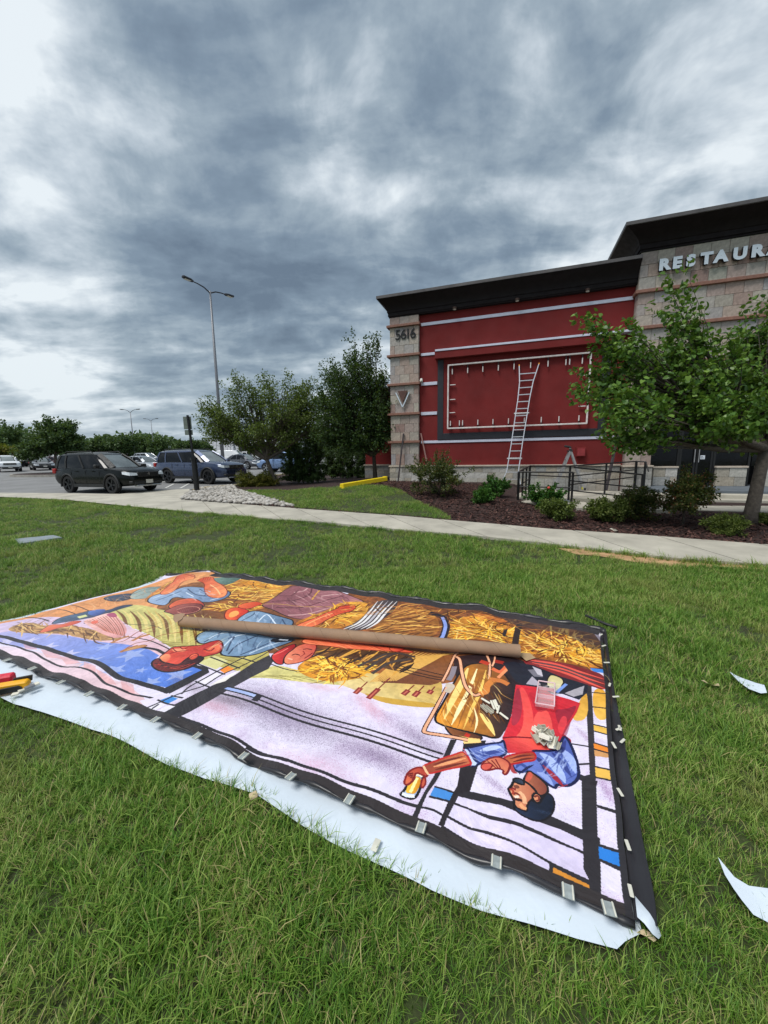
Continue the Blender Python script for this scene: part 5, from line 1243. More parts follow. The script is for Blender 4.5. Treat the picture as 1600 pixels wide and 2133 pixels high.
fill(4, [(305, 1030), (335, 965), (462, 1000), (435, 1062)], (72, 140, 214), None, soft=False); bar(4, [(335, 960), (465, 1000)], .014); bar(4, [(300, 1035), (435, 1066)], .016)
bar(4, [(480, 820), (540, 835)], .012); bar(4, [(1240, 662), (1330, 680), (1390, 695)], .014); bar(4, [(1290, 800), (1400, 800)], .016); bar(4, [(1300, 880), (1420, 935)], .04)
# right hand column
fill(4, [(1386, 302), (1482, 300), (1512, 515), (1398, 520)], (232, 184, 84), (222, 160, 56), 90, .06); bar(4, [(1386, 330), (1490, 335)], .014); bar(4, [(1390, 428), (1500, 440)], .014)
fill(4, [(1330, 330), (1358, 340), (1362, 518), (1240, 516), (1300, 400)], (226, 178, 80), (216, 156, 56), 90, .06)
for (pts, c) in [([(1396, 545), (1500, 580), (1516, 625), (1400, 585)], (232, 184, 80)), ([(1396, 664), (1500, 700), (1526, 735), (1490, 735), (1400, 705)], (236, 136, 46)), ([(1400, 705), (1520, 745), (1530, 775), (1404, 752)], (206, 150, 96)), ([(1406, 822), (1470, 842), (1545, 862), (1552, 925), (1412, 890)], (230, 182, 82)), ([(1376, 160), (1470, 165), (1472, 190), (1380, 185)], (64, 132, 214))]: fill(4, pts, c, None, soft=False)
for p in [[(1392, 545), (1510, 575)], [(1394, 588), (1518, 625)], [(1394, 664), (1530, 712)], [(1398, 706), (1532, 750)], [(1402, 820), (1545, 858)], [(1408, 890), (1555, 930)], [(1420, 1075), (1580, 1130)]]: bar(4, p, .014)
fill(7, [(950, 386), (1130, 446), (1136, 542), (955, 465)], (42, 122, 208), None, soft=False); fill(7, [(648, 540), (900, 655), (903, 712), (640, 618)], (210, 136, 46), None, mott=.08, soft=False)
bar(7, [(940, 120), (1100, 180)], .016); bar(7, [(950, 375), (1130, 440)], .018); bar(7, [(955, 735), (1060, 770), (1160, 815)], .010, (240, 110, 80))
bar(7, [(905, 640), (905, 715)], .02)
# ---- wheat sheaves, top right and middle
wheat(3, [(170, 305), (350, 180), (490, 175), (575, 235), (570, 320), (480, 345), (300, 340)], 150, .22, GC, (140, 88, 42), (170, 110, 52), ang=35, spread=.25, w=.014, seed=1)
wheat(3, [(600, 345), (620, 250), (760, 220), (880, 250), (980, 290), (1060, 320), (1070, 400), (1000, 385), (750, 352)], 170, .16, WC, (176, 108, 44), (206, 140, 50), seed=2)
wheat(3, [(1000, 425), (1060, 325), (1150, 315), (1260, 345), (1400, 365), (1495, 410), (1500, 505), (1400, 503), (1250, 482), (1100, 452)], 260, .13, WC, (170, 96, 40), (214, 150, 50), seed=3)
wheat(3, [(1110, 285), (1250, 268), (1345, 305), (1300, 355), (1200, 355)], 36, .26, [(246, 196, 90), (120, 66, 30)], (150, 84, 46), None, ang=70, spread=.15, w=.016, seed=4)
fill(3, [(740, 215), (860, 222), (970, 250), (930, 262), (820, 245)], (196, 112, 52), None, mott=.2)
wheat(2, [(530, 135), (640, 90), (760, 78), (1000, 140), (960, 190), (860, 250), (700, 232), (560, 205)], 230, .16, WC, (168, 104, 44), (206, 144, 62), ang=25, spread=.7, seed=5)
wheat(2, [(380, 285), (520, 215), (700, 235), (860, 245), (780, 300), (620, 290), (480, 300)], 110, .16, WC, (160, 98, 44), None, seed=6)
fill(2, [(450, 70), (660, 78), (640, 95), (560, 132), (500, 118), (470, 96)], (120, 150, 140), (80, 104, 96), 0, .15)
# earth rays behind the tube
fill(2, [(240, 300), (420, 285), (560, 300), (660, 330), (640, 470), (440, 430), (300, 420)], (126, 78, 44), None, mott=.2)
for i in range(9): stroke(2, [(20+i*52, 292+i*4), (70+i*50, 350+i*5), (90+i*50, 420+i*4)], .020, (206, 176, 100), taper=True)
# mauve skirt
fill(2, [(770, 265), (850, 225), (950, 152), (1010, 134), (1200, 148), (1340, 188), (1490, 228), (1400, 270), (1230, 312), (1100, 352), (960, 332), (850, 292)], (168, 112, 118), (132, 80, 86), 200, .12, out=.010)
for p, c in [([(850, 240), (1000, 230), (1100, 190), (1120, 150)], (96, 54, 60)), ([(880, 280), (1050, 270), (1200, 230), (1330, 200)], (96, 54, 60)), ([(960, 320), (1100, 310), (1260, 270), (1380, 240)], (206, 160, 160)), ([(1000, 180), (1060, 170), (1090, 150)], (214, 170, 168)), ([(1180, 200), (1260, 195), (1320, 190)], (214, 170, 168)), ([(900, 200), (980, 200), (1030, 165)], (110, 64, 70)), ([(1120, 220), (1150, 180), (1170, 160)], (214, 160, 60))]: bar(2, p, .020, c)
stroke(2, [(700, 250), (1000, 262), (1200, 268), (1300, 270)], .016, (190, 140, 90))
# white striped sleeve and blue arc
fill(2, [(1300, 420), (1440, 350), (1500, 280), (1560, 225), (1700, 215), (1680, 290), (1570, 370), (1480, 430)], (96, 84, 84), (60, 52, 54), 0)
for i in range(5): stroke(2, [(1330+i*38, 418), (1430+i*32, 372), (1500+i*30, 300), (1560+i*34, 228)], .026, (232, 228, 228) if i != 2 else (190, 184, 190), taper=True)
bar(3, [(520, 205), (590, 225), (612, 270), (600, 320), (585, 345)], .075, (40, 36, 44)); bar(3, [(590, 225), (608, 270), (597, 320), (586, 340)], .035, (140, 160, 224))
fill(3, [(930, 295), (955, 292), (940, 340), (925, 335)], BLK, None, soft=False); bar(3, [(1020, 270), (1005, 320), (995, 380)], .055, (50, 40, 38)); bar(3, [(620, 290), (760, 318), (900, 355), (1000, 380)], .010, DK); bar(3, [(640, 305), (800, 345), (960, 380)], .008, DK)
# ---- figure with goggles hat (upper left)
fill(1, [(670, 215), (760, 188), (900, 168), (880, 215), (770, 232)], (70, 86, 112), (40, 50, 70), 0, out=.008)
fill(1, [(850, 212), (890, 158), (1000, 128), (1120, 132), (1060, 192), (960, 225)], (168, 182, 176), (110, 128, 126), 60, .1, out=.008)
for p in [[(900, 200), (980, 170), (1080, 150)], [(880, 180), (960, 150), (1040, 140)]]: bar(1, p, .01, (70, 84, 84))
wheat(1, [(960, 230), (1000, 190), (1100, 110), (1180, 80), (1180, 130), (1050, 230), (980, 250)], 40, .12, WC, (190, 120, 60), None, seed=7)
fill(1, [(975, 243), (1010, 200), (1130, 178), (1230, 134), (1350, 138), (1530, 165), (1540, 185), (1500, 215), (1370, 246), (1240, 212), (1150, 204), (1115, 262), (1030, 258)], (158, 180, 210), (104, 124, 156), 30, .08, out=.012)
for p, c in [([(1040, 235), (1120, 205), (1210, 165)], (70, 84, 110)), ([(1250, 150), (1300, 185), (1380, 200)], (60, 72, 98)), ([(1330, 150), (1370, 180), (1360, 200)], (60, 72, 98)), ([(1020, 220), (1090, 195)], (214, 226, 240)), ([(1240, 175), (1290, 200)], (214, 226, 240)), ([(1400, 225), (1480, 205)], (214, 226, 240))]: bar(1, p, .014, c)
fill(1, [(1055, 192), (1110, 140), (1160, 95), (1182, 62), (1240, 52), (1300, 60), (1300, 85), (1250, 92), (1210, 108), (1170, 165), (1110, 195)], (240, 150, 96), (206, 84, 56), 200, .1, out=.008, outc=(120, 30, 24))
fill(1, [(1310, 92), (1370, 68), (1425, 64), (1425, 92), (1500, 140), (1522, 178), (1480, 212), (1390, 208), (1358, 160), (1366, 112), (1330, 98)], (244, 152, 98), (206, 80, 50), 210, .1, out=.008, outc=(120, 30, 24))
for k in range(4): bar(1, [(1235+k*14, 56+k*3), (1270+k*12, 66+k*4)], .006, (140, 40, 30)); bar(1, [(1360+k*15, 70-k*1), (1350+k*14, 92)], .006, (140, 40, 30))
bar(1, [(1400, 120), (1440, 150), (1470, 190)], .016, (255, 196, 140))
fill(1, [(1112, 266), (1180, 222), (1285, 208), (1335, 228), (1370, 256), (1340, 285), (1250, 262), (1150, 285)], (226, 110, 74), (170, 60, 48), 0, .1, out=.008)
fill(1, [(1085, 298), (1130, 280), (1200, 250), (1330, 243), (1360, 268), (1320, 302), (1230, 326), (1160, 322), (1130, 308)], (170, 96, 86), (104, 44, 42), 0, .1, out=.010)
for t in range(10): bar(1, [(1190+t*13, 282-t*2), (1200+t*13, 306-t*2)], .006, (110, 50, 48))
bar(1, [(1175, 288), (1240, 268), (1310, 268), (1330, 285), (1290, 305), (1220, 312), (1180, 300)], .010, (210, 140, 120))
# ---- woman with sheaf at the far left
wheat(1, [(40, 422), (110, 382), (210, 372), (270, 388), (300, 400), (470, 400), (640, 430), (860, 478), (700, 492), (560, 482), (420, 455), (240, 442), (110, 442)], 190, .22, [(196, 152, 96), (226, 186, 122), (140, 98, 60), (100, 70, 50)], (186, 146, 96), (160, 120, 80), ang=-10, spread=.3, w=.012, seed=8)
fill(1, [(250, 440), (300, 405), (340, 382), (420, 385), (480, 360), (560, 368), (480, 398), (380, 410), (320, 432)], (232, 132, 96), (200, 80, 62), 0, out=.006, outc=(110, 30, 24))
fill(1, [(330, 386), (380, 350), (430, 330), (560, 302), (600, 286), (720, 300), (800, 262), (915, 262), (780, 298), (680, 338), (560, 352), (440, 366)], (84, 104, 130), (44, 56, 84), 0, .15, out=.008)
fill(1, [(572, 302), (640, 282), (710, 282), (690, 320), (620, 338)], (96, 126, 196), (50, 70, 130), 0); fill(1, [(512, 332), (570, 318), (585, 332), (530, 345)], (216, 216, 150), None, soft=False)
fill(1, [(540, 370), (640, 340), (740, 312), (790, 345), (860, 420), (800, 482), (700, 455), (620, 425)], (236, 190, 182), (214, 150, 150), 0, .08)
for i in range(12): bar(1, [(560+i*18, 372-i*4), (640+i*16, 400+i*0), (700+i*12, 430+i*3)], .007, (156, 84, 60) if i % 2 else (200, 120, 100))
fill(1, [(700, 330), (760, 312), (790, 345), (740, 350)], (170, 80, 110), None); fill(1, [(600, 380), (650, 365), (660, 385), (620, 395)], (226, 110, 90), None)
for p in [[(740, 508), (830, 495), (930, 430), (1060, 402)], [(800, 580), (900, 520), (1000, 500), (1080, 460), (1250, 430)], [(880, 500), (960, 450), (1030, 430)]]:
    bar(1, p, .012, (150, 84, 50)); ox, oy = p[0]; bar(1, [(ox, oy), (ox+60, oy-28), (ox+120, oy-45)], .04, (180, 120, 70))
fill(1, [(800, 582), (880, 545), (960, 525), (990, 535), (930, 552), (860, 568)], (206, 160, 104), (180, 120, 70), 0, out=.005, outc=(120, 60, 40))
# ---- man in profile
fill(2, [(340, 470), (370, 440), (430, 418), (640, 428), (900, 468), (990, 480), (1000, 500), (860, 540), (760, 575), (640, 592), (500, 590), (525, 540), (470, 488), (400, 512), (360, 505)], (136, 166, 194), (94, 120, 150), 30, .08, out=.014)
for p, c in [([(400, 500), (470, 460), (520, 430)], (52, 66, 92)), ([(560, 580), (620, 520), (720, 470), (760, 455)], (60, 76, 104)), ([(640, 580), (760, 530), (880, 480)], (60, 76, 104)), ([(530, 530), (600, 470), (680, 450)], (196, 214, 232)), ([(700, 570), (820, 520), (940, 490)], (190, 208, 226)), ([(430, 480), (490, 450), (560, 440)], (196, 214, 232)), ([(550, 560), (580, 500), (600, 470), (560, 480)], (60, 76, 104))]: bar(2, p, .016, c)
fill(2, [(860, 470), (990, 470), (1010, 495), (880, 500), (840, 485)], (30, 34, 46), None, soft=False); bar(2, [(900, 478), (960, 488)], .02, (200, 210, 226))
fill(2, [(95, 605), (150, 565), (185, 535), (230, 528), (260, 527), (330, 522), (380, 520), (440, 500), (505, 486), (530, 520), (515, 570), (440, 590), (380, 602), (300, 625), (220, 655), (140, 645)], (226, 84, 62), (180, 44, 44), 60, .1, out=.012, outc=(70, 14, 18))
fill(2, [(96, 604), (150, 574), (185, 590), (150, 635), (118, 632)], (240, 160, 112), (222, 104, 72), 0); fill(2, [(180, 545), (240, 540), (290, 548), (260, 562), (200, 566)], (244, 150, 110), None); fill(2, [(380, 560), (440, 530), (510, 510), (510, 560), (440, 580)], (214, 70, 54), (240, 130, 90), 60)
bar(2, [(190, 540), (215, 560), (250, 558)], .010, (120, 20, 24)); bar(2, [(170, 575), (230, 560), (300, 550)], .010, (120, 20, 24)); bar(2, [(395, 545), (440, 560), (470, 540)], .014, (120, 24, 24)); bar(2, [(240, 532), (260, 545), (290, 535)], .008, (80, 12, 16))
fill(2, [(42, 638), (95, 602), (118, 632), (170, 640), (230, 655), (290, 600), (340, 590), (400, 600), (390, 625), (320, 668), (250, 690), (150, 702), (70, 680)], (116, 36, 34), (44, 20, 26), 60, .15, out=.012)
for i in range(6): bar(2, [(70+i*20, 640+i*6), (160+i*18, 662+i*3), (260+i*16, 655-i*3)], .010, (176, 62, 48) if i % 2 else (40, 14, 18))
fill(2, [(292, 605), (320, 578), (362, 576), (360, 600), (320, 622)], (240, 110, 76), (200, 66, 50), 0, out=.008, outc=(80, 16, 18)); bar(2, [(305, 608), (330, 590), (350, 590)], .007, (110, 24, 24))
# arms above the tube
fill(2, [(530, 345), (545, 280), (620, 262), (690, 285), (700, 300), (650, 345), (600, 360)], (240, 110, 56), (206, 44, 36), 40, .1, out=.010, outc=(100, 20, 20)); fill(2, [(560, 335), (570, 300), (620, 285), (640, 310), (600, 335)], (250, 170, 90), None)
fill(2, [(610, 262), (660, 240), (740, 228), (800, 250), (760, 262), (690, 285)], (236, 112, 62), (200, 60, 40), 0, out=.008, outc=(100, 20, 20))
fill(2, [(600, 368), (680, 310), (740, 296), (850, 322), (950, 338), (1000, 352), (985, 395), (860, 390), (700, 385)], (140, 168, 196), (96, 120, 150), 20, .08, out=.012); bar(2, [(760, 370), (820, 325), (880, 380)], .014, (214, 226, 240)); bar(2, [(640, 370), (720, 330), (740, 310)], .014, (60, 76, 104)); bar(2, [(920, 345), (950, 390)], .014, (60, 76, 104))
wheat(2, [(990, 372), (1100, 330), (1230, 290), (1300, 238), (1480, 226), (1505, 285), (1400, 385), (1250, 425), (1180, 410), (1060, 410)], 170, .15, WC, (176, 104, 42), (220, 160, 60), seed=9)
fill(2, [(990, 398), (1050, 370), (1130, 345), (1220, 305), (1290, 282), (1300, 262), (1390, 246), (1420, 262), (1390, 292), (1330, 306), (1240, 342), (1150, 400), (1050, 412)], (238, 124, 78), (206, 66, 44), 70, .1, out=.010, outc=(104, 20, 20)); bar(2, [(1310, 285), (1350, 270), (1390, 270)], .010, (150, 30, 30)); bar(2, [(1330, 296), (1370, 282)], .008, (150, 30, 30)); bar(2, [(1080, 385), (1180, 340), (1260, 310)], .014, (250, 180, 120))
# scarf figure
wheat(2, [(1010, 690), (1060, 640), (1150, 598), (1220, 590), (1400, 610), (1520, 622), (1620, 640), (1510, 690), (1440, 745), (1340, 755), (1240, 768), (1080, 735)], 300, .13, [(250, 196, 62), (255, 224, 100), (232, 160, 40), (150, 90, 30), (120, 66, 26)], (214, 140, 40), (240, 186, 60), seed=10)
wheat(2, [(1120, 600), (1170, 545), (1400, 556), (1640, 570), (1820, 600), (1760, 700), (1640, 690), (1500, 640), (1300, 600)], 150, .24, [(222, 162, 70), (70, 42, 26), (50, 34, 26), (190, 130, 56)], (96, 64, 36), (84, 56, 36), ang=60, spread=.35, w=.016, seed=11)
fill(2, [(935, 600), (1000, 548), (1060, 520), (1150, 518), (1150, 560), (1110, 620), (1020, 655), (930, 665)], (238, 142, 106), (206, 84, 70), 40, .08, out=.010, outc=(90, 24, 24))
fill(2, [(838, 602), (895, 560), (955, 532), (1010, 516), (1015, 545), (950, 590), (928, 632), (930, 665), (880, 660)], (226, 60, 58), (150, 26, 36), 30, .08, out=.010)
for p, c, w_ in [([(985, 600), (1010, 592), (1040, 600)], (60, 20, 24), .012), ([(1060, 560), (1090, 556), (1120, 562)], (60, 20, 24), .012), ([(1040, 610), (1070, 590), (1060, 570)], (150, 50, 44), .010), ([(1070, 620), (1100, 600), (1125, 580)], (120, 30, 34), .012), ([(960, 620), (990, 630)], (250, 180, 150), .016), ([(860, 590), (910, 575), (960, 548)], (250, 120, 110), .014)]: bar(2, p, w_, c)
fill(2, [(1045, 505), (1080, 480), (1200, 482), (1400, 505), (1620, 540), (1790, 560), (1800, 575), (1620, 566), (1400, 552), (1200, 530), (1080, 525)], (246, 140, 96), (224, 84, 58), 90, .06, out=.008, outc=(110, 30, 24))
fill(3, [(290, 400), (340, 398), (390, 402), (350, 422), (310, 420)], (236, 110, 76), (200, 60, 50), 0, out=.006, outc=(100, 20, 20))
for p in [[(160, 520), (240, 470), (330, 430), (440, 445)], [(200, 540), (300, 480), (420, 455)], [(120, 500), (260, 440), (300, 430)]]: bar(3, p, .030, (70, 58, 54)); 
for p in [[(330, 505), (450, 528), (600, 560)], [(320, 518), (450, 542), (595, 572)], [(350, 495), (480, 515), (605, 545)]]: bar(3, p, .010, DK)
# red wheat ears
for (x, y, x2, y2) in [(105, 650, 175, 585), (178, 680, 300, 562), (372, 655, 435, 598), (432, 662, 490, 600), (515, 645, 550, 605)]:
    bar(3, [(x, y), (x2, y2)], .010, (124, 44, 40)); dx, dy = (x2-x), (y2-y); bar(3, [(x, y), (x+dx*.22, y+dy*.22), (x+dx*.48, y+dy*.48)], .042, (140, 50, 46)); bar(3, [(x+dx*.05, y+dy*.05), (x+dx*.4, y+dy*.4)], .012, (206, 110, 90))
# ---- brewing kettle
fill(4, [(450, 90), (560, 80), (900, 100), (1010, 160), (1000, 290), (880, 300), (850, 500), (780, 640), (600, 520), (500, 300)], (54, 36, 38), (36, 28, 34), 30, .15)
K = fill(4, [(322, 505), (400, 380), (470, 250), (535, 150), (640, 140), (740, 165), (860, 265), (845, 420), (800, 540), (770, 645), (640, 612), (500, 575), (400, 545)], (226, 150, 50), (120, 70, 34), 10, .18, out=.014)
fill(4, [(700, 300), (790, 250), (865, 270), (850, 420), (830, 520), (782, 632), (742, 640), (690, 540), (620, 440)], (92, 58, 40), (44, 32, 36), 0, .12)
for (p, w_, c) in [([(560, 170), (520, 260), (460, 370), (400, 500)], .075, (250, 216, 130)), ([(620, 180), (560, 330), (500, 440), (450, 540)], .05, (255, 236, 180)), ([(680, 190), (640, 330), (580, 450), (530, 570)], .035, (246, 200, 100)), ([(520, 200), (460, 300), (370, 480)], .03, (160, 96, 36)), ([(640, 230), (600, 330), (540, 430), (490, 560)], .022, (150, 90, 36)), ([(700, 250), (640, 400), (580, 560)], .03, (140, 80, 36)), ([(640, 470), (690, 530), (740, 620)], .06, (255, 220, 130)), ([(600, 430), (620, 520), (600, 600)], .02, (255, 236, 180)), ([(580, 300), (560, 360), (520, 380)], .016, (110, 60, 30))]: stroke(4, p, w_*.62, c, taper=True)
fill(4, [(400, 540), (500, 575), (640, 612), (660, 640), (600, 655), (480, 630), (430, 590)], (150, 90, 50), (80, 44, 30), 0, out=.010); bar(4, [(500, 625), (560, 640), (640, 652)], .03, (236, 190, 110)); bar(4, [(540, 605), (570, 620)], .03, (190, 50, 36))
bar(4, [(530, 660), (640, 655), (560, 640)], .02, (250, 210, 130))
for (p, w_) in [([(495, 62), (472, 78), (430, 170), (390, 245)], .030), ([(430, 265), (390, 340), (320, 470), (268, 570), (285, 590), (380, 605), (480, 625), (560, 645)], .032), ([(480, 85), (505, 110), (520, 200), (545, 290), (600, 350), (640, 345)], .036), ([(685, 90), (705, 150), (700, 250)], .028), ([(740, 95), (735, 130), (720, 165)], .024)]: bar(4, p, w_, (60, 26, 22)); bar(4, p, w_*.6, (240, 178, 140))
for (p, w_, c) in [([(700, 250), (780, 260), (830, 280)], .05, (206, 120, 60)), ([(720, 180), (780, 200), (830, 150)], .04, (226, 110, 70)), ([(760, 240), (800, 200), (840, 160)], .024, (240, 150, 100)), ([(640, 345), (680, 330), (690, 290), (720, 260)], .045, (214, 130, 60)), ([(560, 270), (600, 300), (590, 330)], .03, (150, 84, 40)), ([(840, 205), (900, 210)], .016, (226, 170, 100)), ([(410, 270), (450, 280), (420, 320)], .05, (206, 190, 170)), ([(470, 150), (455, 200), (430, 240)], .04, (140, 130, 140)), ([(640, 130), (700, 150)], .05, (190, 60, 40)), ([(740, 130), (800, 140)], .05, (160, 44, 36))]: bar(4, p, w_, c)
# ---- red drapery stripes, black and grey tiles
fill(3, [(1030, 455), (1200, 470), (1400, 515), (1500, 545), (1510, 640), (1410, 610), (1200, 545), (1060, 500)], (140, 44, 46), (120, 40, 44), 0, .1)
for i in range(5): stroke(3, [(1050+i*20, 462+i*9), (1200+i*20, 486+i*14), (1350+i*15, 530+i*16), (1505, 572+i*14)], .030, (232, 92, 78) if i % 2 == 0 else (96, 64, 66), taper=True)
fill(3, [(925, 490), (990, 478), (1100, 495), (1250, 560), (1400, 605), (1395, 650), (1350, 690), (1260, 655), (1150, 640), (1050, 605), (1000, 590)], (34, 36, 48), None, mott=.1, soft=False)
for q, c in [([(1055, 598), (1090, 555), (1140, 600), (1120, 606)], (176, 168, 182)), ([(1065, 520), (1110, 515), (1150, 560), (1100, 556)], (120, 116, 128)), ([(1270, 650), (1380, 610), (1370, 660), (1320, 672)], (170, 164, 172)), ([(1090, 500), (1140, 520), (1150, 556), (1120, 545)], (196, 190, 200))]: fill(3, q, c, None, soft=False)
fill(3, [(1178, 558), (1200, 545), (1272, 576), (1250, 620), (1225, 652), (1185, 640), (1168, 600)], (222, 218, 190), (206, 190, 130), 90, .06, out=.008); stroke(3, [(1225, 645), (1280, 600)], .02, (120, 150, 220))
# ---- bar keeper: apron, shirt, arms, head
fill(4, [(878, 278), (940, 280), (1040, 290), (1130, 340), (1240, 375), (1308, 402), (1285, 460), (1240, 530), (1200, 600), (1180, 660), (1160, 705), (1120, 708), (960, 722), (825, 732), (805, 690), (788, 632), (820, 560), (850, 480)], (216, 46, 58), (196, 36, 50), 0, .05, soft=False)
for (pts, c, c2, k_) in [([(895, 300), (935, 290), (990, 420), (1000, 560), (1040, 640), (960, 700), (860, 640), (930, 560), (930, 420)], (255, 116, 92), (240, 84, 80), .75), ([(990, 470), (1080, 420), (1120, 500), (1130, 620), (1080, 680), (1010, 640)], (255, 122, 100), (248, 100, 88), .7), ([(880, 300), (905, 300), (925, 420), (905, 520), (850, 560), (850, 480)], (150, 50, 70), (120, 40, 60), .65), ([(1130, 430), (1210, 440), (1300, 405), (1220, 540), (1170, 560)], (150, 30, 50), (120, 34, 56), .7), ([(950, 300), (1120, 350), (1110, 420), (1040, 460), (1000, 420)], (160, 36, 52), (190, 40, 56), .6), ([(1190, 470), (1230, 500), (1190, 620), (1150, 560)], (240, 70, 76), None, .7), ([(1200, 640), (1160, 700), (1200, 560), (1250, 500), (1230, 580)], (140, 50, 70), None, .55)]: fill(4, pts, c, c2, 60, .04, k=k_)
fill(4, [(790, 630), (900, 622), (985, 628), (1060, 660), (1130, 700), (960, 722), (826, 732), (805, 690)], (250, 98, 84), (200, 44, 54), 250); bar(4, [(790, 632), (880, 622), (985, 622)], .010, (120, 16, 34)); bar(4, [(1190, 600), (1240, 650), (1160, 705)], .016, (150, 20, 34)); bar(4, [(1165, 655), (1240, 658)], .03, (170, 36, 44))
fill(4, [(520, 706), (600, 690), (700, 672), (785, 664), (795, 640), (812, 700), (815, 745), (730, 770), (650, 800), (600, 822), (575, 820)], (126, 146, 214), (76, 94, 168), 250, .06, out=.012, outc=(26, 30, 70))
for (p, w_, c) in [([(540, 705), (590, 790), (610, 815)], .05, (200, 214, 244)), ([(560, 702), (610, 780), (640, 800)], .018, (36, 44, 96)), ([(640, 720), (720, 700), (790, 690)], .030, (190, 204, 240)), ([(650, 760), (720, 730), (800, 720)], .024, (60, 74, 144)), ([(530, 700), (570, 780), (580, 822)], .014, (190, 40, 60))]: stroke(4, p, w_, c, taper=True)
fill(4, [(985, 706), (1040, 705), (1130, 706), (1170, 680), (1200, 600), (1240, 655), (1275, 740), (1300, 830), (1298, 890), (1262, 925), (1215, 942), (1150, 925), (1145, 962), (1060, 905), (1030, 880), (960, 840), (900, 862), (860, 830), (850, 790), (930, 778), (1000, 775)], (112, 132, 206), (70, 88, 166), 40, .06, out=.014, outc=(24, 28, 66))
for (p, w_, c) in [([(1040, 720), (1100, 760), (1170, 850), (1210, 920)], .05, (170, 188, 236)), ([(1180, 690), (1240, 760), (1280, 860)], .045, (160, 178, 232)), ([(1120, 715), (1190, 790), (1250, 880)], .03, (52, 64, 132)), ([(1210, 640), (1180, 700), (1140, 720)], .03, (50, 60, 126)), ([(1000, 740), (1060, 790), (1080, 860)], .03, (44, 54, 118)), ([(1060, 800), (1140, 880), (1200, 945)], .028, (156, 40, 56)), ([(1225, 930), (1160, 950)], .02, (160, 40, 56)), ([(845, 790), (860, 850), (890, 865)], .02, (170, 60, 66)), ([(880, 830), (905, 800), (950, 825), (930, 860)], .02, (60, 80, 150)), ([(1020, 850), (1080, 880), (1130, 940)], .03, (150, 168, 226)), ([(900, 870), (955, 825), (1000, 800)], .012, (30, 36, 80))]: stroke(4, p, w_, c, taper=True)
fill(4, [(255, 830), (270, 808), (330, 785), (400, 758), (470, 738), (535, 715), (575, 790), (585, 805), (520, 822), (440, 832), (360, 852), (300, 872)], (206, 116, 74), (150, 66, 48), 250, .10, out=.010, outc=(190, 44, 40))
for p in [[(330, 805), (430, 775), (540, 750)], [(340, 840), (440, 815), (560, 790)], [(400, 790), (480, 770)]]: stroke(4, p, .014, (112, 44, 34), taper=True)
stroke(4, [(330, 820), (440, 790), (550, 765)], .018, (236, 160, 110), taper=True)
fill(4, [(100, 1020), (130, 1005), (200, 868), (268, 884), (240, 985), (206, 1052), (150, 1045)], (190, 206, 226), (150, 170, 210), 0, out=.012); fill(4, [(135, 1002), (196, 885), (258, 898), (215, 1016), (170, 1012)], (246, 196, 60), (214, 140, 30), 0); bar(4, [(175, 1005), (222, 900)], .016, (255, 236, 160)); bar(4, [(196, 878), (230, 868), (262, 884)], .03, (250, 244, 220)); bar(4, [(120, 1015), (160, 1028), (204, 1030)], .02, (236, 240, 250))
fill(4, [(134, 935), (150, 880), (185, 842), (250, 818), (292, 868), (285, 895), (262, 882), (215, 862), (205, 890), (200, 915), (160, 955), (138, 950)], (216, 112, 76), (176, 62, 48), 60, .08, out=.010, outc=(130, 30, 30)); fill(4, [(255, 905), (275, 890), (280, 945), (252, 978), (244, 950)], (200, 90, 64), None, out=.008, outc=(130, 30, 30))
for k in range(4): bar(4, [(150+k*12, 900+k*8-16), (195, 888+k*14-20)], .008, (110, 26, 28))
bar(4, [(262, 815), (280, 850), (296, 876)], .014, (244, 196, 150))
fill(4, [(790, 765), (850, 742), (930, 722), (1005, 712), (1015, 770), (940, 782), (870, 802), (825, 810)], (206, 110, 66), (160, 66, 44), 90, .1, out=.010, outc=(180, 30, 36))
for p in [[(840, 770), (920, 745), (1000, 735)], [(860, 790), (940, 765), (1005, 755)]]: stroke(4, p, .012, (104, 36, 30), taper=True)
fill(4, [(642, 812), (690, 775), (740, 758), (790, 764), (845, 800), (832, 850), (812, 880), (790, 872), (800, 850), (760, 835), (700, 852), (655, 848), (690, 825)], (238, 160, 112), (200, 96, 74), 60, .08, out=.010, outc=(120, 26, 30)); fill(4, [(642, 812), (690, 800), (730, 810), (700, 852), (652, 848)], (214, 90, 76), None, out=.006, outc=(120, 26, 30))
for k in range(3): bar(4, [(690+k*26, 790-k*8), (720+k*20, 812-k*3), (745+k*16, 835)], .007, (120, 30, 30))
fill(4, [(925, 915), (945, 880), (965, 838), (1010, 868), (1090, 930), (1096, 985), (1060, 1010), (1020, 1005), (960, 960)], (186, 108, 76), (120, 60, 48), 0, .08, out=.010); fill(4, [(935, 900), (965, 840), (1000, 870), (960, 930)], (226, 92, 76), None, k=.7)
fill(4, [(826, 975), (850, 955), (862, 920), (920, 905), (985, 945), (1030, 1000), (985, 1040), (955, 1090), (958, 1120), (930, 1132), (890, 1112), (862, 1080), (868, 1052), (848, 1020)], (226, 152, 112), (176, 96, 70), 0, .06, out=.012)
fill(4, [(855, 908), (885, 896), (925, 905), (940, 942), (905, 938), (868, 925)], (34, 42, 56), (54, 66, 84), 0, out=.008); fill(4, [(860, 945), (900, 945), (905, 970), (868, 968)], (120, 66, 52), None)
fill(4, [(852, 1092), (900, 1112), (955, 1128), (950, 1090), (975, 1040), (1000, 1050), (1035, 1062), (1060, 1020), (1085, 985), (1125, 1005), (1138, 1060), (1130, 1110), (1095, 1160), (1040, 1188), (985, 1184), (900, 1150)], (34, 44, 66), (22, 28, 44), 0, .25, out=.008); haze(4, 1060, 1120, 60, 10, (60, 84, 120), .5)
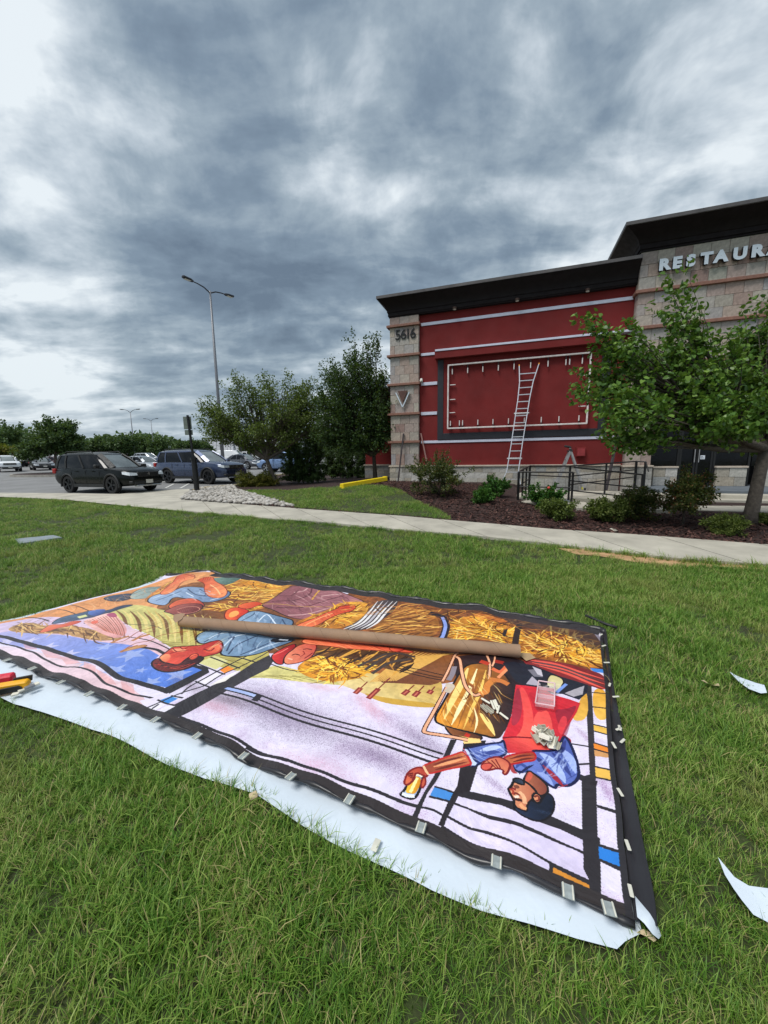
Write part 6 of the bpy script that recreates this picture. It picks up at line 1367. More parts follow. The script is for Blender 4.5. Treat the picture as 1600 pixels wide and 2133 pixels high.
fill(4, [(986, 1012), (1010, 988), (1048, 1010), (1050, 1042), (1030, 1062), (1002, 1050)], (240, 170, 122), (206, 110, 80), 0, out=.010); bar(4, [(1000, 1020), (1025, 1010), (1035, 1035), (1015, 1045)], .008, (110, 44, 34))
for (p, w_, c) in [([(858, 1040), (890, 1045), (920, 1050)], .016, (60, 26, 24)), ([(860, 1010), (880, 1000), (905, 1015)], .010, (120, 44, 36)), ([(835, 975), (860, 985), (858, 1010)], .010, (170, 60, 44)), ([(850, 965), (880, 978)], .012, (140, 44, 44)), ([(870, 1028), (900, 1022)], .014, (245, 226, 206)), ([(900, 990), (930, 1020), (940, 1070)], .02, (244, 184, 140)), ([(905, 1075), (930, 1100), (950, 1108)], .02, (240, 170, 120))]: bar(4, p, w_, c)
# ---- painterly hatching inside the figures
BL = [(214, 228, 244), (60, 78, 110), (178, 198, 224)]; SK = [(255, 190, 130), (150, 40, 34), (250, 160, 100)]; MV = [(206, 160, 160), (96, 54, 62), (150, 96, 104)]
wheat(2, [(350, 470), (430, 425), (640, 432), (980, 488), (860, 536), (640, 586), (520, 580), (480, 490)], 26, .22, BL, ang=-50, spread=.18, w=.018, seed=21, k=.4)
wheat(2, [(620, 362), (740, 302), (990, 352), (980, 390), (700, 380)], 18, .16, BL, ang=-60, spread=.15, w=.018, seed=22, k=.4)
wheat(1, [(985, 240), (1130, 182), (1350, 142), (1520, 172), (1380, 240), (1150, 205)], 24, .16, BL, ang=-20, spread=.25, w=.016, seed=23, k=.4)
wheat(2, [(800, 265), (960, 155), (1200, 152), (1480, 230), (1230, 308), (1000, 330)], 90, .2, MV, ang=-25, spread=.3, w=.010, seed=24, k=.55)
wheat(1, [(1065, 190), (1180, 70), (1290, 62), (1200, 110), (1120, 190)], 30, .10, SK, ang=-60, spread=.2, w=.007, seed=25, k=.6); wheat(1, [(1370, 110), (1420, 70), (1515, 178), (1480, 208), (1380, 200)], 34, .10, SK, ang=60, spread=.2, w=.007, seed=26, k=.6)
wheat(2, [(1000, 395), (1220, 308), (1400, 255), (1330, 305), (1060, 408)], 34, .12, SK, ang=-40, spread=.2, w=.007, seed=27, k=.6)
wheat(2, [(1060, 505), (1200, 485), (1620, 545), (1600, 562), (1100, 522)], 30, .2, SK, ang=-15, spread=.1, w=.007, seed=28, k=.6)
wheat(1, [(180, 335), (640, 212), (950, 140), (1100, 160), (860, 240), (560, 300), (430, 320)], 90, .25, [(240, 190, 140), (176, 104, 56), (226, 160, 104)], ang=-20, spread=.25, w=.008, seed=29, k=.5)
wheat(3, [(0, 110), (400, 170), (1000, 200), (1450, 320), (1490, 500), (1100, 330), (560, 240), (0, 200)], 260, .16, [(240, 180, 80), (206, 130, 56), (66, 40, 28), (180, 110, 50)], ang=30, spread=.9, w=.010, seed=30, k=.8)
wheat(3, [(1100, 300), (1460, 330), (1490, 500), (1300, 400)], 90, .12, WC, spread=1, w=.010, seed=31)
wheat(4, [(345, 500), (540, 160), (850, 270), (770, 635), (500, 570)], 60, .10, [(255, 226, 150), (120, 70, 30), (236, 170, 80)], ang=118, spread=.12, w=.007, seed=32, k=.6)
wheat(4, [(1000, 720), (1160, 710), (1240, 660), (1290, 880), (1200, 930), (1050, 860)], 40, .07, [(180, 198, 240), (50, 62, 130)], ang=60, spread=.25, w=.007, seed=33, k=.5)
wheat(4, [(540, 710), (790, 670), (805, 735), (600, 815)], 36, .10, [(196, 210, 244), (56, 70, 140)], ang=-20, spread=.3, w=.007, seed=34, k=.5)
wheat(1, [(760, 300), (1100, 295), (1500, 335), (1600, 640), (1200, 560), (900, 400)], 80, .2, [(222, 210, 150), (150, 136, 70)], ang=75, spread=.3, w=.007, seed=36, k=.5)
# ---- printed dark borders
bot_px = [(-260, 1278), (-80, 1342), (0, 1368), (67, 1397), (124, 1420), (180, 1441), (255, 1470), (322, 1500), (412, 1535), (506, 1580), (603, 1620), (725, 1674), (862, 1735), (1010, 1799), (1169, 1859), (1323, 1924)]
top_px = [(345, 1199), (419, 1192), (450, 1193), (506, 1202), (612, 1214), (706, 1227), (800, 1238), (850, 1249), (1000, 1267), (1112, 1290), (1244, 1310), (1257, 1318)]
lef_px = [(-260, 1278), (-150, 1330)]
lef_px = [(-330, 1362), (0, 1294), (56, 1283), (125, 1263), (200, 1244), (297, 1221), (345, 1199)]
rig_px = [(1323, 1924), (1312, 1859), (1303, 1777), (1300, 1760), (1294, 1684), (1281, 1606), (1272, 1502), (1269, 1434), (1258, 1345), (1257, 1318)]
eB = np.array([uvw(*p) for p in bot_px]); eT = np.array([uvw(*p) for p in top_px]); eL = np.array([uvw(*p) for p in lef_px]); eR = np.array([uvw(*p) for p in rig_px])
# lower left corner lies outside the frame: carry both edges on to where they meet
dB = eB[2]-eB[6]; dB /= np.linalg.norm(dB); dLf = eL[1]-eL[4]; dLf /= np.linalg.norm(dLf)
A_ = np.array([dB, -dLf]).T; tt_ = np.linalg.solve(A_, eL[1]-eB[2]); cornerBL = eB[2]+dB*tt_[0]
eB = np.vstack([[cornerBL], eB[2:]]); eL = np.vstack([[cornerBL], eL[1:]])
toP = lambda E_: (E_-np.array([U0, V0_]))*PPM
bb = toP(eB); stroke(0, None, .105, (52, 46, 46), P=crom(bb)); stroke(0, None, .22, (54, 50, 52), P=crom(toP(eT[2:]))); stroke(0, None, .05, (54, 50, 52), P=crom(toP(eT))); stroke(0, None, .045, (44, 42, 46), P=crom(toP(eR)))
fill(3, [(900, 205), (1100, 250), (1300, 285), (1440, 310), (1470, 330), (1480, 400), (1400, 395), (1300, 330), (1100, 300), (960, 270)], (62, 54, 56), (52, 46, 50), 0, .1, k=.55)
# slight ink grain and creases
img *= (1+.05*(nz4-.5)+.03*(nz3-.5))[..., None]
img = np.clip(img, 0, 1)
bimg = bpy.data.images.new('banner_print', IW, IH, alpha=False); buf = np.ones((IH, IW, 4), np.float32); buf[..., :3] = img; bimg.pixels.foreach_set(buf.ravel()); bimg.update()
bimg.pack()
bm_ = bpy.data.materials.new('printed vinyl'); bm_.use_nodes = True; t = bm_.node_tree; t.nodes.clear(); q_ = NB(t)
ti = q_.n('ShaderNodeTexImage'); ti.image = bimg; ti.interpolation = 'Linear'; ti.extension = 'EXTEND'; uvn = q_.n('ShaderNodeUVMap'); uvn.uv_map = 'UVMap'; q_.L.new(uvn.outputs[0], ti.inputs[0])
bs = q_.n('ShaderNodeBsdfPrincipled'); q_.L.new(ti.outputs[0], bs.inputs['Base Color']); bs.inputs['Roughness'].default_value = .42; bs.inputs['Specular IOR Level'].default_value = .45
tcn = q_.n('ShaderNodeTexCoord').outputs['Object']; bp = q_.n('ShaderNodeBump'); bp.inputs['Strength'].default_value = .7; bp.inputs['Distance'].default_value = .03; q_.L.new(q_.noise(tcn, 3.2, 4, .55, 1.4), bp.inputs['Height']); q_.L.new(bp.outputs[0], bs.inputs['Normal'])
ou = q_.n('ShaderNodeOutputMaterial'); q_.L.new(bs.outputs[0], ou.inputs[0])
black_vinyl = mat('black vinyl', lin(44, 43, 47), .38, var=.15, nscale=3, bump=.25, bscale=8)
white_vinyl = mat('white vinyl back', lin(208, 219, 230), .5, var=.04, nscale=3, bump=.7, bscale=5)
beige_back = mat('beige backing', lin(206, 186, 150), .8)
def param(E_, n):
    P = crom(E_, 8) if len(E_) > 2 else E_; L_ = np.concatenate([[0], np.cumsum(np.linalg.norm(np.diff(P, axis=0), axis=1))]); t_ = np.linspace(0, L_[-1], n); return np.stack([np.interp(t_, L_, P[:, 0]), np.interp(t_, L_, P[:, 1])], 1)
NA_, NC_ = 220, 90
pB, pT = param(eB, NA_), param(eT, NA_); pL, pR = param(eL, NC_), param(eR[::-1], NC_)[::-1]
ua = np.linspace(0, 1, NA_)[:, None, None]; va = np.linspace(0, 1, NC_)[None, :, None]
Gd = (1-va)*pB[:, None]+va*pT[:, None]+(1-ua)*pL[None]+ua*pR[None]-((1-ua)*(1-va)*pB[0]+ua*(1-va)*pB[-1]+(1-ua)*va*pT[0]+ua*va*pT[-1])
def rip(u, v, edge):
    z = .006*math.sin(u*9.1+v*1.3+.5*math.sin(u*3.1))+.005*math.sin(u*5.3-v*2.1+1)
    n_ = mnoise.noise(Vector((u*1.6, v*1.1, 2.2)))
    z += .012*n_
    z += edge*(.009*(math.sin(u*12.5+.8*math.sin(u*4.4))+.6*math.sin(u*23+1.3))+.012)
    return z
V = []
for i in range(NA_):
    for j in range(NC_):
        u, v = Gd[i, j]; c_ = j/(NC_-1); a_ = i/(NA_-1)
        edge = max(0, 1-c_*7)+max(0, 1-(1-c_)*6)*.9; x, y = e1*u+e2*v; V.append((x, y, BZ+rip(u, v, edge)))
V = np.array(V); idx = np.arange(NA_*NC_).reshape(NA_, NC_); F = np.stack([idx[:-1, :-1], idx[1:, :-1], idx[1:, 1:], idx[:-1, 1:]], -1).reshape(-1, 4)
me = mesh_np('print_face', V, F, bm_, True); uvl = me.uv_layers.new(name='UVMap'); li = np.zeros(len(me.loops), np.int32); me.loops.foreach_get('vertex_index', li)
UVs = np.stack([(Gd[..., 0].ravel()-U0)/(U1-U0), (Gd[..., 1].ravel()-V0_)/(V1_-V0_)], 1); uvl.data.foreach_set('uv', UVs[li].astype(np.float32).ravel())
ban = empty('printed_banner', label='large colourful stained glass style mural banner lying face up on the lawn', cat='banner')
link('print_face', me, ban)
# rolled black hems along three sides
def hem(path_uv, r, name='hem', zoff=.0, flat_=.6):
    pts = [];
    for i in range(len(path_uv)):
        u, v = path_uv[i]; x, y = e1*u+e2*v; pts.append((x, y, BZ+rip(u, v, 1)-.004+zoff))
    o = MB().tube(pts, [r*(.8+.35*math.sin(i*.9)+.2*math.sin(i*2.3)) for i in range(len(pts))], 8).build(name, black_vinyl, ban, smooth=True); return o
hem(param(eB, 150), .011); hem(param(eT, 130)+np.array([0, .01]), .024)
# black flap on the right
flap_in = [(1257, 1318), (1262, 1380), (1269, 1434), (1272, 1502), (1283, 1606), (1296, 1684), (1304, 1777), (1313, 1850), (1322, 1915)]
flap_out = [(1264, 1322), (1271, 1380), (1281, 1445), (1298, 1520), (1312, 1600), (1330, 1690), (1350, 1790), (1368, 1880), (1375, 1945)]
fi = param(np.array([uvw(*p) for p in flap_in]), 90); fo = param(np.array([uvw(*p) for p in flap_out]), 90); V = []
for i in range(90):
    for j in range(9):
        t = j/8; u, v = fi[i]*(1-t)+fo[i]*t; x, y = e1*u+e2*v; z = .045+.022*math.sin(PI*min(1, t*1.05))+.010*mnoise.noise(Vector((u*9, v*6, 0)))+(.02*math.exp(-((t-.85)/.1)**2)); z = z if j < 8 else .012
        V.append((x, y, z))
idx = np.arange(90*9).reshape(90, 9); F = np.stack([idx[:-1, :-1], idx[1:, :-1], idx[1:, 1:], idx[:-1, 1:]], -1).reshape(-1, 4); link('side_flap', mesh_np('side_flap', np.array(V), F, black_vinyl, True), ban)
# clear clips along the lower hem
clipm = mat('clear grey clip', lin(150, 158, 158), .35, var=.15, nscale=40); clipw = mat('pale clip tab', lin(212, 210, 196), .5)
cl_px = [(16, 1378), (68, 1396), (127, 1425), (186, 1449), (255, 1477), (324, 1503), (411, 1537), (508, 1579), (606, 1622), (728, 1670), (877, 1729), (1034, 1801), (1183, 1863), (1268, 1899)]
cme = piece_mesh('clip', clipm, .038, .044, .004, .001); cpl = piece_mesh('clip_ridge', clipw, .005, .044, .004, .001)
for i, (x, y) in enumerate(cl_px):
    p = gz(x, y, BZ+.03); o = link('clip', cme, ban, (p[0], p[1], BZ+.042), (random.uniform(-.1, .1), random.uniform(-.1, .1), math.atan2(e1[1], e1[0])+random.uniform(-.2, .1)))
    for s_ in (-.0145, .0145): link('clip_ridge', cpl, o, (s_, 0, .003))
tabs = [(1252, 1322, .6), (1258, 1345, .4), (1264, 1380, 0), (1270, 1426, .9), (1283, 1451, .1), (1289, 1518, .4), (1291, 1516, 1.2), (1297, 1543, .6), (1279, 1552, 1.4), (1292, 1650, 1.5), (1308, 1760, 1.3), (1314, 1855, 1.2)]
tme = piece_mesh('tab', clipw, .042, .013, .005, .002)
for (x, y, a) in tabs:
    p = gz(x, y, .085); link('tab', tme, ban, (p[0], p[1], .085), (0, 0, a))
# white vinyl sheet below
sh_px = [(-120, 1395), (0, 1452), (30, 1465), (130, 1497), (240, 1537), (350, 1592), (430, 1622), (530, 1652), (620, 1712), (700, 1757), (800, 1802), (900, 1852), (1000, 1892), (1100, 1926), (1200, 1956), (1285, 1979), (1302, 1962), (1322, 1950), (1338, 1942), (1330, 1905), (1322, 1880)]
shW = [tuple(gz(x, y, .03)[:2]) for x, y in sh_px]
inner = [tuple(e1*(p[0])+e2*(p[1]+.25)) for p in eB[::-1]]
lo = [tuple(e1*(p[0]-.13)+e2*(p[1]+.02)) for p in eL[1:]]
bl = e1*(cornerBL[0]-.15)+e2*(cornerBL[1]-.30)
lip = [tuple(e1*(eT[0][0]-.10)+e2*(eT[0][1]+.03)), tuple(e1*(eT[0][0]+.25)+e2*(eT[0][1]+.03)), tuple(e1*(eT[0][0]+.3)+e2*(eT[0][1]-.2))]
def free_sheet(name, poly, m_, zf, cell=.05, thick=.003):
    P = [Vector((p[0], p[1])) for p in poly]; dense = []
    for i, p in enumerate(P):
        q = P[(i+1) % len(P)]; n = max(1, int((q-p).length/cell)); dense += [p.lerp(q, j/n) for j in range(n)]
    n = len(dense); pts = list(dense); xs_ = [p.x for p in dense]; ys_ = [p.y for p in dense]
    for x in np.arange(min(xs_)+cell/2, max(xs_), cell):
        for y in np.arange(min(ys_)+cell/2, max(ys_), cell):
            if inpoly(x, y, dense): pts.append(Vector((x+random.uniform(-.1, .1)*cell, y)))
    vs, es, fs, _, _, _ = delaunay_2d_cdt(pts, [(i, (i+1) % n) for i in range(n)], [list(range(n))], 1, 1e-5)
    me = bpy.data.meshes.new(name); me.from_pydata([(v.x, v.y, zf(v.x, v.y)) for v in vs], [], [tuple(f) for f in fs]); me.materials.append(m_); me.update()
    if me.polygons[0].normal.z < 0: me.flip_normals()
    me.polygons.foreach_set('use_smooth', [True]*len(me.polygons)); return me
def shz(x, y):
    u, v = np.array([x, y])@e1, np.array([x, y])@e2
    return 0.026+.014*mnoise.noise(Vector((u*2.2, v*2.6, 5)))+.008*mnoise.noise(Vector((u*5.5, v*3.0, 9)))
wsroot = empty('white_vinyl_sheet', label='long white vinyl sheet under the lower edge of the mural banner', cat='sheet')
front_poly = shW+[tuple(e1*(p[0])+e2*(p[1]+.22)) for p in eB[::-1]]+[tuple(bl)]
fsm = free_sheet('sheet_front', front_poly, white_vinyl, shz, .06); link('sheet_front', fsm, wsroot)
lp_poly = [tuple(bl), tuple(e1*(cornerBL[0]+.3)+e2*(cornerBL[1]+.24))]+[tuple(e1*(p[0]+.2)+e2*p[1]) for p in eL[2:]]+[tuple(e1*(eT[0][0]+.3)+e2*(eT[0][1]-.1)), tuple(e1*(eT[0][0]+.22)+e2*(eT[0][1]+.035)), tuple(e1*(eT[0][0]-.05)+e2*(eT[0][1]+.04))]+[tuple(e1*(p[0]-.10)+e2*(p[1]+.02)) for p in eL[1:][::-1]]
link('sheet_side', free_sheet('sheet_side', lp_poly, white_vinyl, lambda x, y: shz(x, y)-.004, .08), wsroot)
# curled corner at the near right
cc1 = [(1322, 1872), (1326, 1925), (1340, 1940), (1358, 1957), (1372, 1958), (1378, 1945), (1372, 1930), (1350, 1905)]
V = [gz(x, y, .05) for x, y in cc1]; cen_ = np.mean(V, 0); V = [tuple(v+np.array([0, 0, .012+.02*math.sin(i*.9)])) for i, v in enumerate(V)]+[tuple(cen_+np.array([0, 0, .045]))]
MB().add(V, [(i, (i+1) % 8, 8) for i in range(8)]).build('curled_corner', white_vinyl, wsroot, smooth=True)
c2_ = [(1326, 1942), (1340, 1935), (1356, 1943), (1368, 1958), (1362, 1962), (1345, 1950)]
MB().add([tuple(gz(x, y, .03)) for x, y in c2_], [tuple(range(6))]).build('corner_backing', beige_back, wsroot)
link('tape_scrap', piece_mesh('tape_scrap', clipw, .025, .05, .003, .001), wsroot, tuple(gz(783, 1760, .045)), (0, 0, -.4))
link('tape_scrap', TC.setdefault('ts', piece_mesh('tape_scrap', beige_back, .035, .03, .012, .004)), wsroot, tuple(gz(528, 1657, .04)), (.4, 0, .6))
# ------------------------------------------------------------------ things on and around the banner
card = mat('brown cardboard tube', lin(150, 122, 98), .8, var=.08, nscale=5, bump=.15, bscale=40)
ta = gz(378, 1294, BZ+.06); tb_ = gz(1083, 1356, BZ+.06); ta, tb_ = Vector(ta), Vector(tb_); td = (tb_-ta).normalized()
tu = empty('cardboard_tube', tuple((ta+tb_)/2), label='long brown cardboard tube lying across the mural banner', cat='tube')
off_ = (ta+tb_)/2; pts = [ta.lerp(tb_, i/12)-off_ for i in range(13)]; MB().tube(pts, .047, 20, cap=False).build('tube_wall', card, tu, smooth=True)
MB().tube(pts, .042, 20, cap=False).build('tube_inside', mat('tube inside', lin(120, 92, 70), .9), tu, smooth=True)
tn = Vector((td.y, -td.x, 0)); tz = td.cross(tn).normalized(); tl = (tb_-ta).length
MB().tube([ta-off_+td*(tl*i/240)+(tn*math.cos(i*.33)+tz*math.sin(i*.33))*.0472 for i in range(241)], .0009, 4, cap=False).build('spiral_seam', mat('tube seam', lin(112, 88, 66), .9), tu)
MB().add([tuple(ta-off_+Vector((-.0, 0, 0))+w) for w in (Vector((-.02, .05, .055)), Vector((-.09, .04, .045)), Vector((-.06, -.02, .02)), Vector((-.02, -.055, .01)), Vector((.03, -.045, .04)), Vector((.03, .02, .062)))], [(0, 1, 2, 3, 4, 5)]).build('torn_end', card, tu)
MB().add([tuple(tb_-off_+w) for w in (Vector((-.01, .03, -.03)), Vector((.10, .06, -.052)), Vector((.12, .0, -.056)), Vector((.03, -.05, -.05)))], [(0, 1, 2, 3)]).build('torn_flap', mat('light card', lin(176, 148, 112), .8), tu)
# clear tray
clear = bpy.data.materials.new('clear plastic'); clear.use_nodes = True; pb_ = clear.node_tree.nodes['Principled BSDF']; pb_.inputs['Base Color'].default_value = (.85, .8, .82, 1); pb_.inputs['Alpha'].default_value = .28; pb_.inputs['Roughness'].default_value = .15
edge_m = mat('clear tray rim', lin(232, 200, 206), .25)
V4_ = lambda x, y, z=BZ+.02: np.array(gz(800+x/3.2, 1340+y/3.2, z))
qd = [V4_(1030, 268), V4_(1138, 285), V4_(1134, 440), V4_(1008, 418)]; cen_ = sum(qd)/4
tr_ = empty('clear_tray', tuple(cen_), label='clear plastic divided tray lying on the red apron of the mural', cat='tray')
q4 = [Vector(p-cen_) for p in qd]; MB().add([tuple(p) for p in q4], [(0, 1, 2, 3)]).build('tray_base', clear, tr_)
for a_, b_ in ((0, 1), (1, 2), (2, 3), (3, 0)): MB().tube([q4[a_]+Vector((0, 0, .02)), q4[b_]+Vector((0, 0, .02))], .004, 6).build('tray_rim', edge_m, tr_)
for t in (.28, .62): MB().bar(q4[0].lerp(q4[3], t)+Vector((0, 0, .012)), q4[1].lerp(q4[2], t)+Vector((0, 0, .012)), .003, .022).build('divider', edge_m, tr_)
for k in range(4):
    w = q4[0].lerp(q4[1], .15+.18*(k % 3))+(q4[3]-q4[0])*(.08+.1*(k//2)); MB().tube([w+Vector((0, 0, .005)), w+Vector((.02, .01, .008))], .004, 6).build('screw', galv_dark, tr_)
# clip pieces
pw = mat('off white plastic', lin(226, 222, 206), .45, var=.04); pg = mat('greyish clip', lin(176, 172, 156), .5, var=.1)
wd = ['uppermost', 'left of the upright three', 'middle of the upright three', 'right of the upright three', 'short one leaning right', 'lowest']
sticks = [((648, 366), (708, 402)), ((712, 382), (736, 440)), ((728, 380), (755, 445)), ((740, 376), (758, 420)), ((768, 416), (755, 465)), ((770, 462), (828, 506))]
for i, (a_, b_) in enumerate(sticks):
    p, q = Vector(V4_(*a_)), Vector(V4_(*b_)); o = MB().bar((0, 0, 0), q-p, .012, .010).build('plastic_strip', pw, loc=p, bevel=.003); tag(o, 'short off white plastic strip on the kettle picture, '+wd[i], 'strip', 'loose plastic strips on the banner')
wd = ['the pale left clip of the small pair', 'the grey right clip of the small pair']
for i, (x, y) in enumerate([(672, 440), (698, 450)]):
    o = MB().bx(-.012, .012, -.03, .03, 0, .008).bx(-.012, -.008, -.03, .03, .008, .018).bx(.008, .012, -.03, .03, .008, .018).build('channel_clip', pg, loc=tuple(V4_(x, y, BZ+.01)), bevel=.002); o.rotation_euler = (.1, 0, .5+.1*i); tag(o, 'small channel clip beside the strips, '+wd[i], 'clip', 'channel clips on the banner')
cl8 = [(1010, 590), (1035, 582), (1060, 578), (1085, 595), (1020, 635), (1050, 615), (1075, 640), (1060, 665), (1110, 610), (1125, 670), (1150, 680), (1098, 625), (1095, 660), (1130, 640)]
wd = ['at the far left tip', 'at the back left', 'at the back middle', 'at the back right', 'broad and pale at the left', 'in the middle left', 'standing up at the centre', 'small at the front left', 'dark at the right back', 'large at the front right', 'bluish at the right tip', 'tilted on the centre', 'lying at the front centre', 'between the dark one and the bluish one']
r9 = random.Random(5)
for i, (x, y) in enumerate(cl8):
    p = V4_(x, y, BZ+.012+(.02 if i in (6, 11) else 0)); s_ = .85 if i in (4, 6, 9) else .62
    o = MB().bx(-.022*s_, .022*s_, -.034*s_, .034*s_, 0, .006).bx(-.022*s_, -.016*s_, -.034*s_, .034*s_, .006, .024).bx(.016*s_, .022*s_, -.034*s_, .034*s_, .006, .024).build('channel_clip', pg if i % 3 else pw, loc=tuple(p), bevel=.002)
    o.rotation_euler = (r9.uniform(-.5, .5), r9.uniform(-.6, .6), r9.uniform(-1.2, 1.2)); tag(o, 'channel clip in the pile on the apron, '+wd[i], 'clip', 'channel clips piled on the banner')
# tools at the left edge
V9 = lambda x, y, z=.05: np.array(gz(x/10, 1390+y/10, z))
tm_c = V9(215, 470); tmm = empty('tape_measure', tuple(tm_c), math.radians(24), label='yellow and black tape measure tool on the white sheet at the left edge', cat='tool'); tmm.scale = (.62, .62, .62)
ye = mat('tool yellow', lin(246, 178, 26), .4, var=.05)
MB().prism([(-.17, 0), (.15, 0), (.17, .03), (.15, .075), (-.10, .085), (-.17, .05)], -.045, .045, T=lambda v: (v[0], v[2], v[1])).build('tool_body', ye, tmm, bevel=.01)
MB().prism([(-.18, -.01), (.11, -.01), (.12, .03), (.09, .055), (-.18, .055)], -.058, -.046, T=lambda v: (v[0], v[2], v[1])).build('side_grip', blk_pl, tmm, bevel=.004)
MB().prism([(.0, .035), (.17, .035), (.18, .10), (.02, .10)], .047, .062, T=lambda v: (v[0], v[2], v[1])).build('rear_grip', blk_pl, tmm, bevel=.004)
rp_ = V9(80, 330, .06); rd = MB().bx(-.16, .06, -.03, .03, 0, .06).build('red_box', mat('red plastic', lin(216, 44, 66), .5, var=.08, nscale=20), loc=tuple(rp_), bevel=.01); rd.rotation_euler = (0, 0, .35); tag(rd, 'small red plastic box behind the yellow tool at the left edge', 'box')
for i, (a_, b_, c_, w_, lb) in enumerate([((430, 390), (600, 250), pw, .02, 'white plastic strip farthest from the grass beside the yellow tool'), ((380, 500), (820, 320), pw, .035, 'wide white plastic strip pointing away from the yellow tool'), ((520, 500), (735, 420), galv, .03, 'dark grey channel strip lying on the wide white strip'), ((240, 575), (400, 540), pw, .03, 'white plastic piece nearest the grass beside the yellow tool')]):
    p, q = Vector(V9(*a_)), Vector(V9(*b_)); p.z = q.z = .05+(.02 if i == 2 else 0); o = MB().bar((0, 0, 0), q-p, w_, .012).build('plastic_strip', c_, loc=p, bevel=.002); tag(o, lb, 'strip')
# scraps on the grass
def scrap(name, label, px, m_, zf=.05, amp=.02, cat='scrap'):
    P = [gz(x, y, zf) for x, y in px]; c_ = np.mean(P, 0); me = free_sheet(name, [(p[0]-c_[0], p[1]-c_[1]) for p in P], m_, lambda x, y: zf+amp*mnoise.noise(Vector((x*7+c_[0]*3, y*7, 1))), .03); o = link(name, me, None, (c_[0], c_[1], 0)); tag(o, label, cat); return o
scrap('vinyl_scrap', 'large white vinyl offcut cut by the right frame edge', [(1495, 1789), (1508, 1804), (1530, 1828), (1560, 1844), (1600, 1852), (1680, 1870), (1680, 1960), (1600, 1915), (1570, 1902), (1545, 1874), (1528, 1852), (1510, 1825)], white_vinyl)
scrap('vinyl_scrap', 'narrow pointed white vinyl offcut on the right lawn', [(1520, 1399), (1545, 1410), (1575, 1424), (1592, 1428), (1598, 1442), (1585, 1444), (1560, 1434), (1540, 1418)], white_vinyl, .055)
scrap('tissue_scrap', 'crumpled beige tissue scrap on the grass right of the banner', [(1460, 1415), (1468, 1411), (1480, 1420), (1497, 1418), (1500, 1424), (1490, 1428), (1476, 1424)], beige_back, .06, .05)
sp1 = [gz(x, y, .06) for x, y in [(1220, 1282), (1240, 1290), (1262, 1300), (1285, 1307)]]; o0 = Vector(sp1[0])
o = MB().tube([Vector(p)-o0 for p in sp1], .012, 6).build('black_strap', mat('strap', (.02, .02, .024), .6), loc=o0, smooth=True); tag(o, 'short black strap lying in the grass behind the banner corner', 'strap')
o = MB().add([tuple(np.array(gt(x, y, .03))) for x, y in [(1270, 1101), (1276, 1099), (1282, 1102), (1287, 1105), (1280, 1107)]], [(0, 1, 2, 3, 4)]).build('paper_scrap', pw); tag(o, 'tiny white paper scrap in the mulch near the sidewalk', 'scrap')
# region without grass (banner and sheet)
grass_block = [tuple(p) for p in [bl]]+shW[2:]+[tuple(e1*p[0]+e2*p[1]) for p in fo[::-1]]+[tuple(e1*p[0]+e2*p[1]) for p in eT[::-1]]+[tuple(e1*(p[0]-.08)+e2*p[1]) for p in eL[::-1]]
# ------------------------------------------------------------------ grass (uncountable: one object, instanced tufts)
def tuft(seed, nb, h, lean, wid, stray=0):
    r_ = np.random.default_rng(seed); V = []; F = []
    for i in range(nb):
        a = r_.random()*6.28; rad = .035*math.sqrt(r_.random()); x, y = rad*math.cos(a), rad*math.sin(a); hh = h*(.45+.75*r_.random()); th = r_.random()*6.28
        ln = lean*(.25+1.1*r_.random()); w = wid*(.6+.7*r_.random()); dx, dy = math.cos(th), math.sin(th); sx, sy = -dy, dx
        ctl = [(0, 0, 1), (.25*ln, .38, .9), (.6*ln, .72, .65), (1.1*ln, .93 if ln < 1.1 else .8, .04)]; n0 = len(V)
        for (o_, z, ww) in ctl:
            cx, cy = x+dx*o_*hh, y+dy*o_*hh
            V.append((cx-sx*w*ww/2, cy-sy*w*ww/2, z*hh-.004)); V.append((cx+sx*w*ww/2, cy+sy*w*ww/2, z*hh-.004))
        for k in range(3): F.append((n0+2*k, n0+2*k+1, n0+2*k+3, n0+2*k+2))
    return V, F
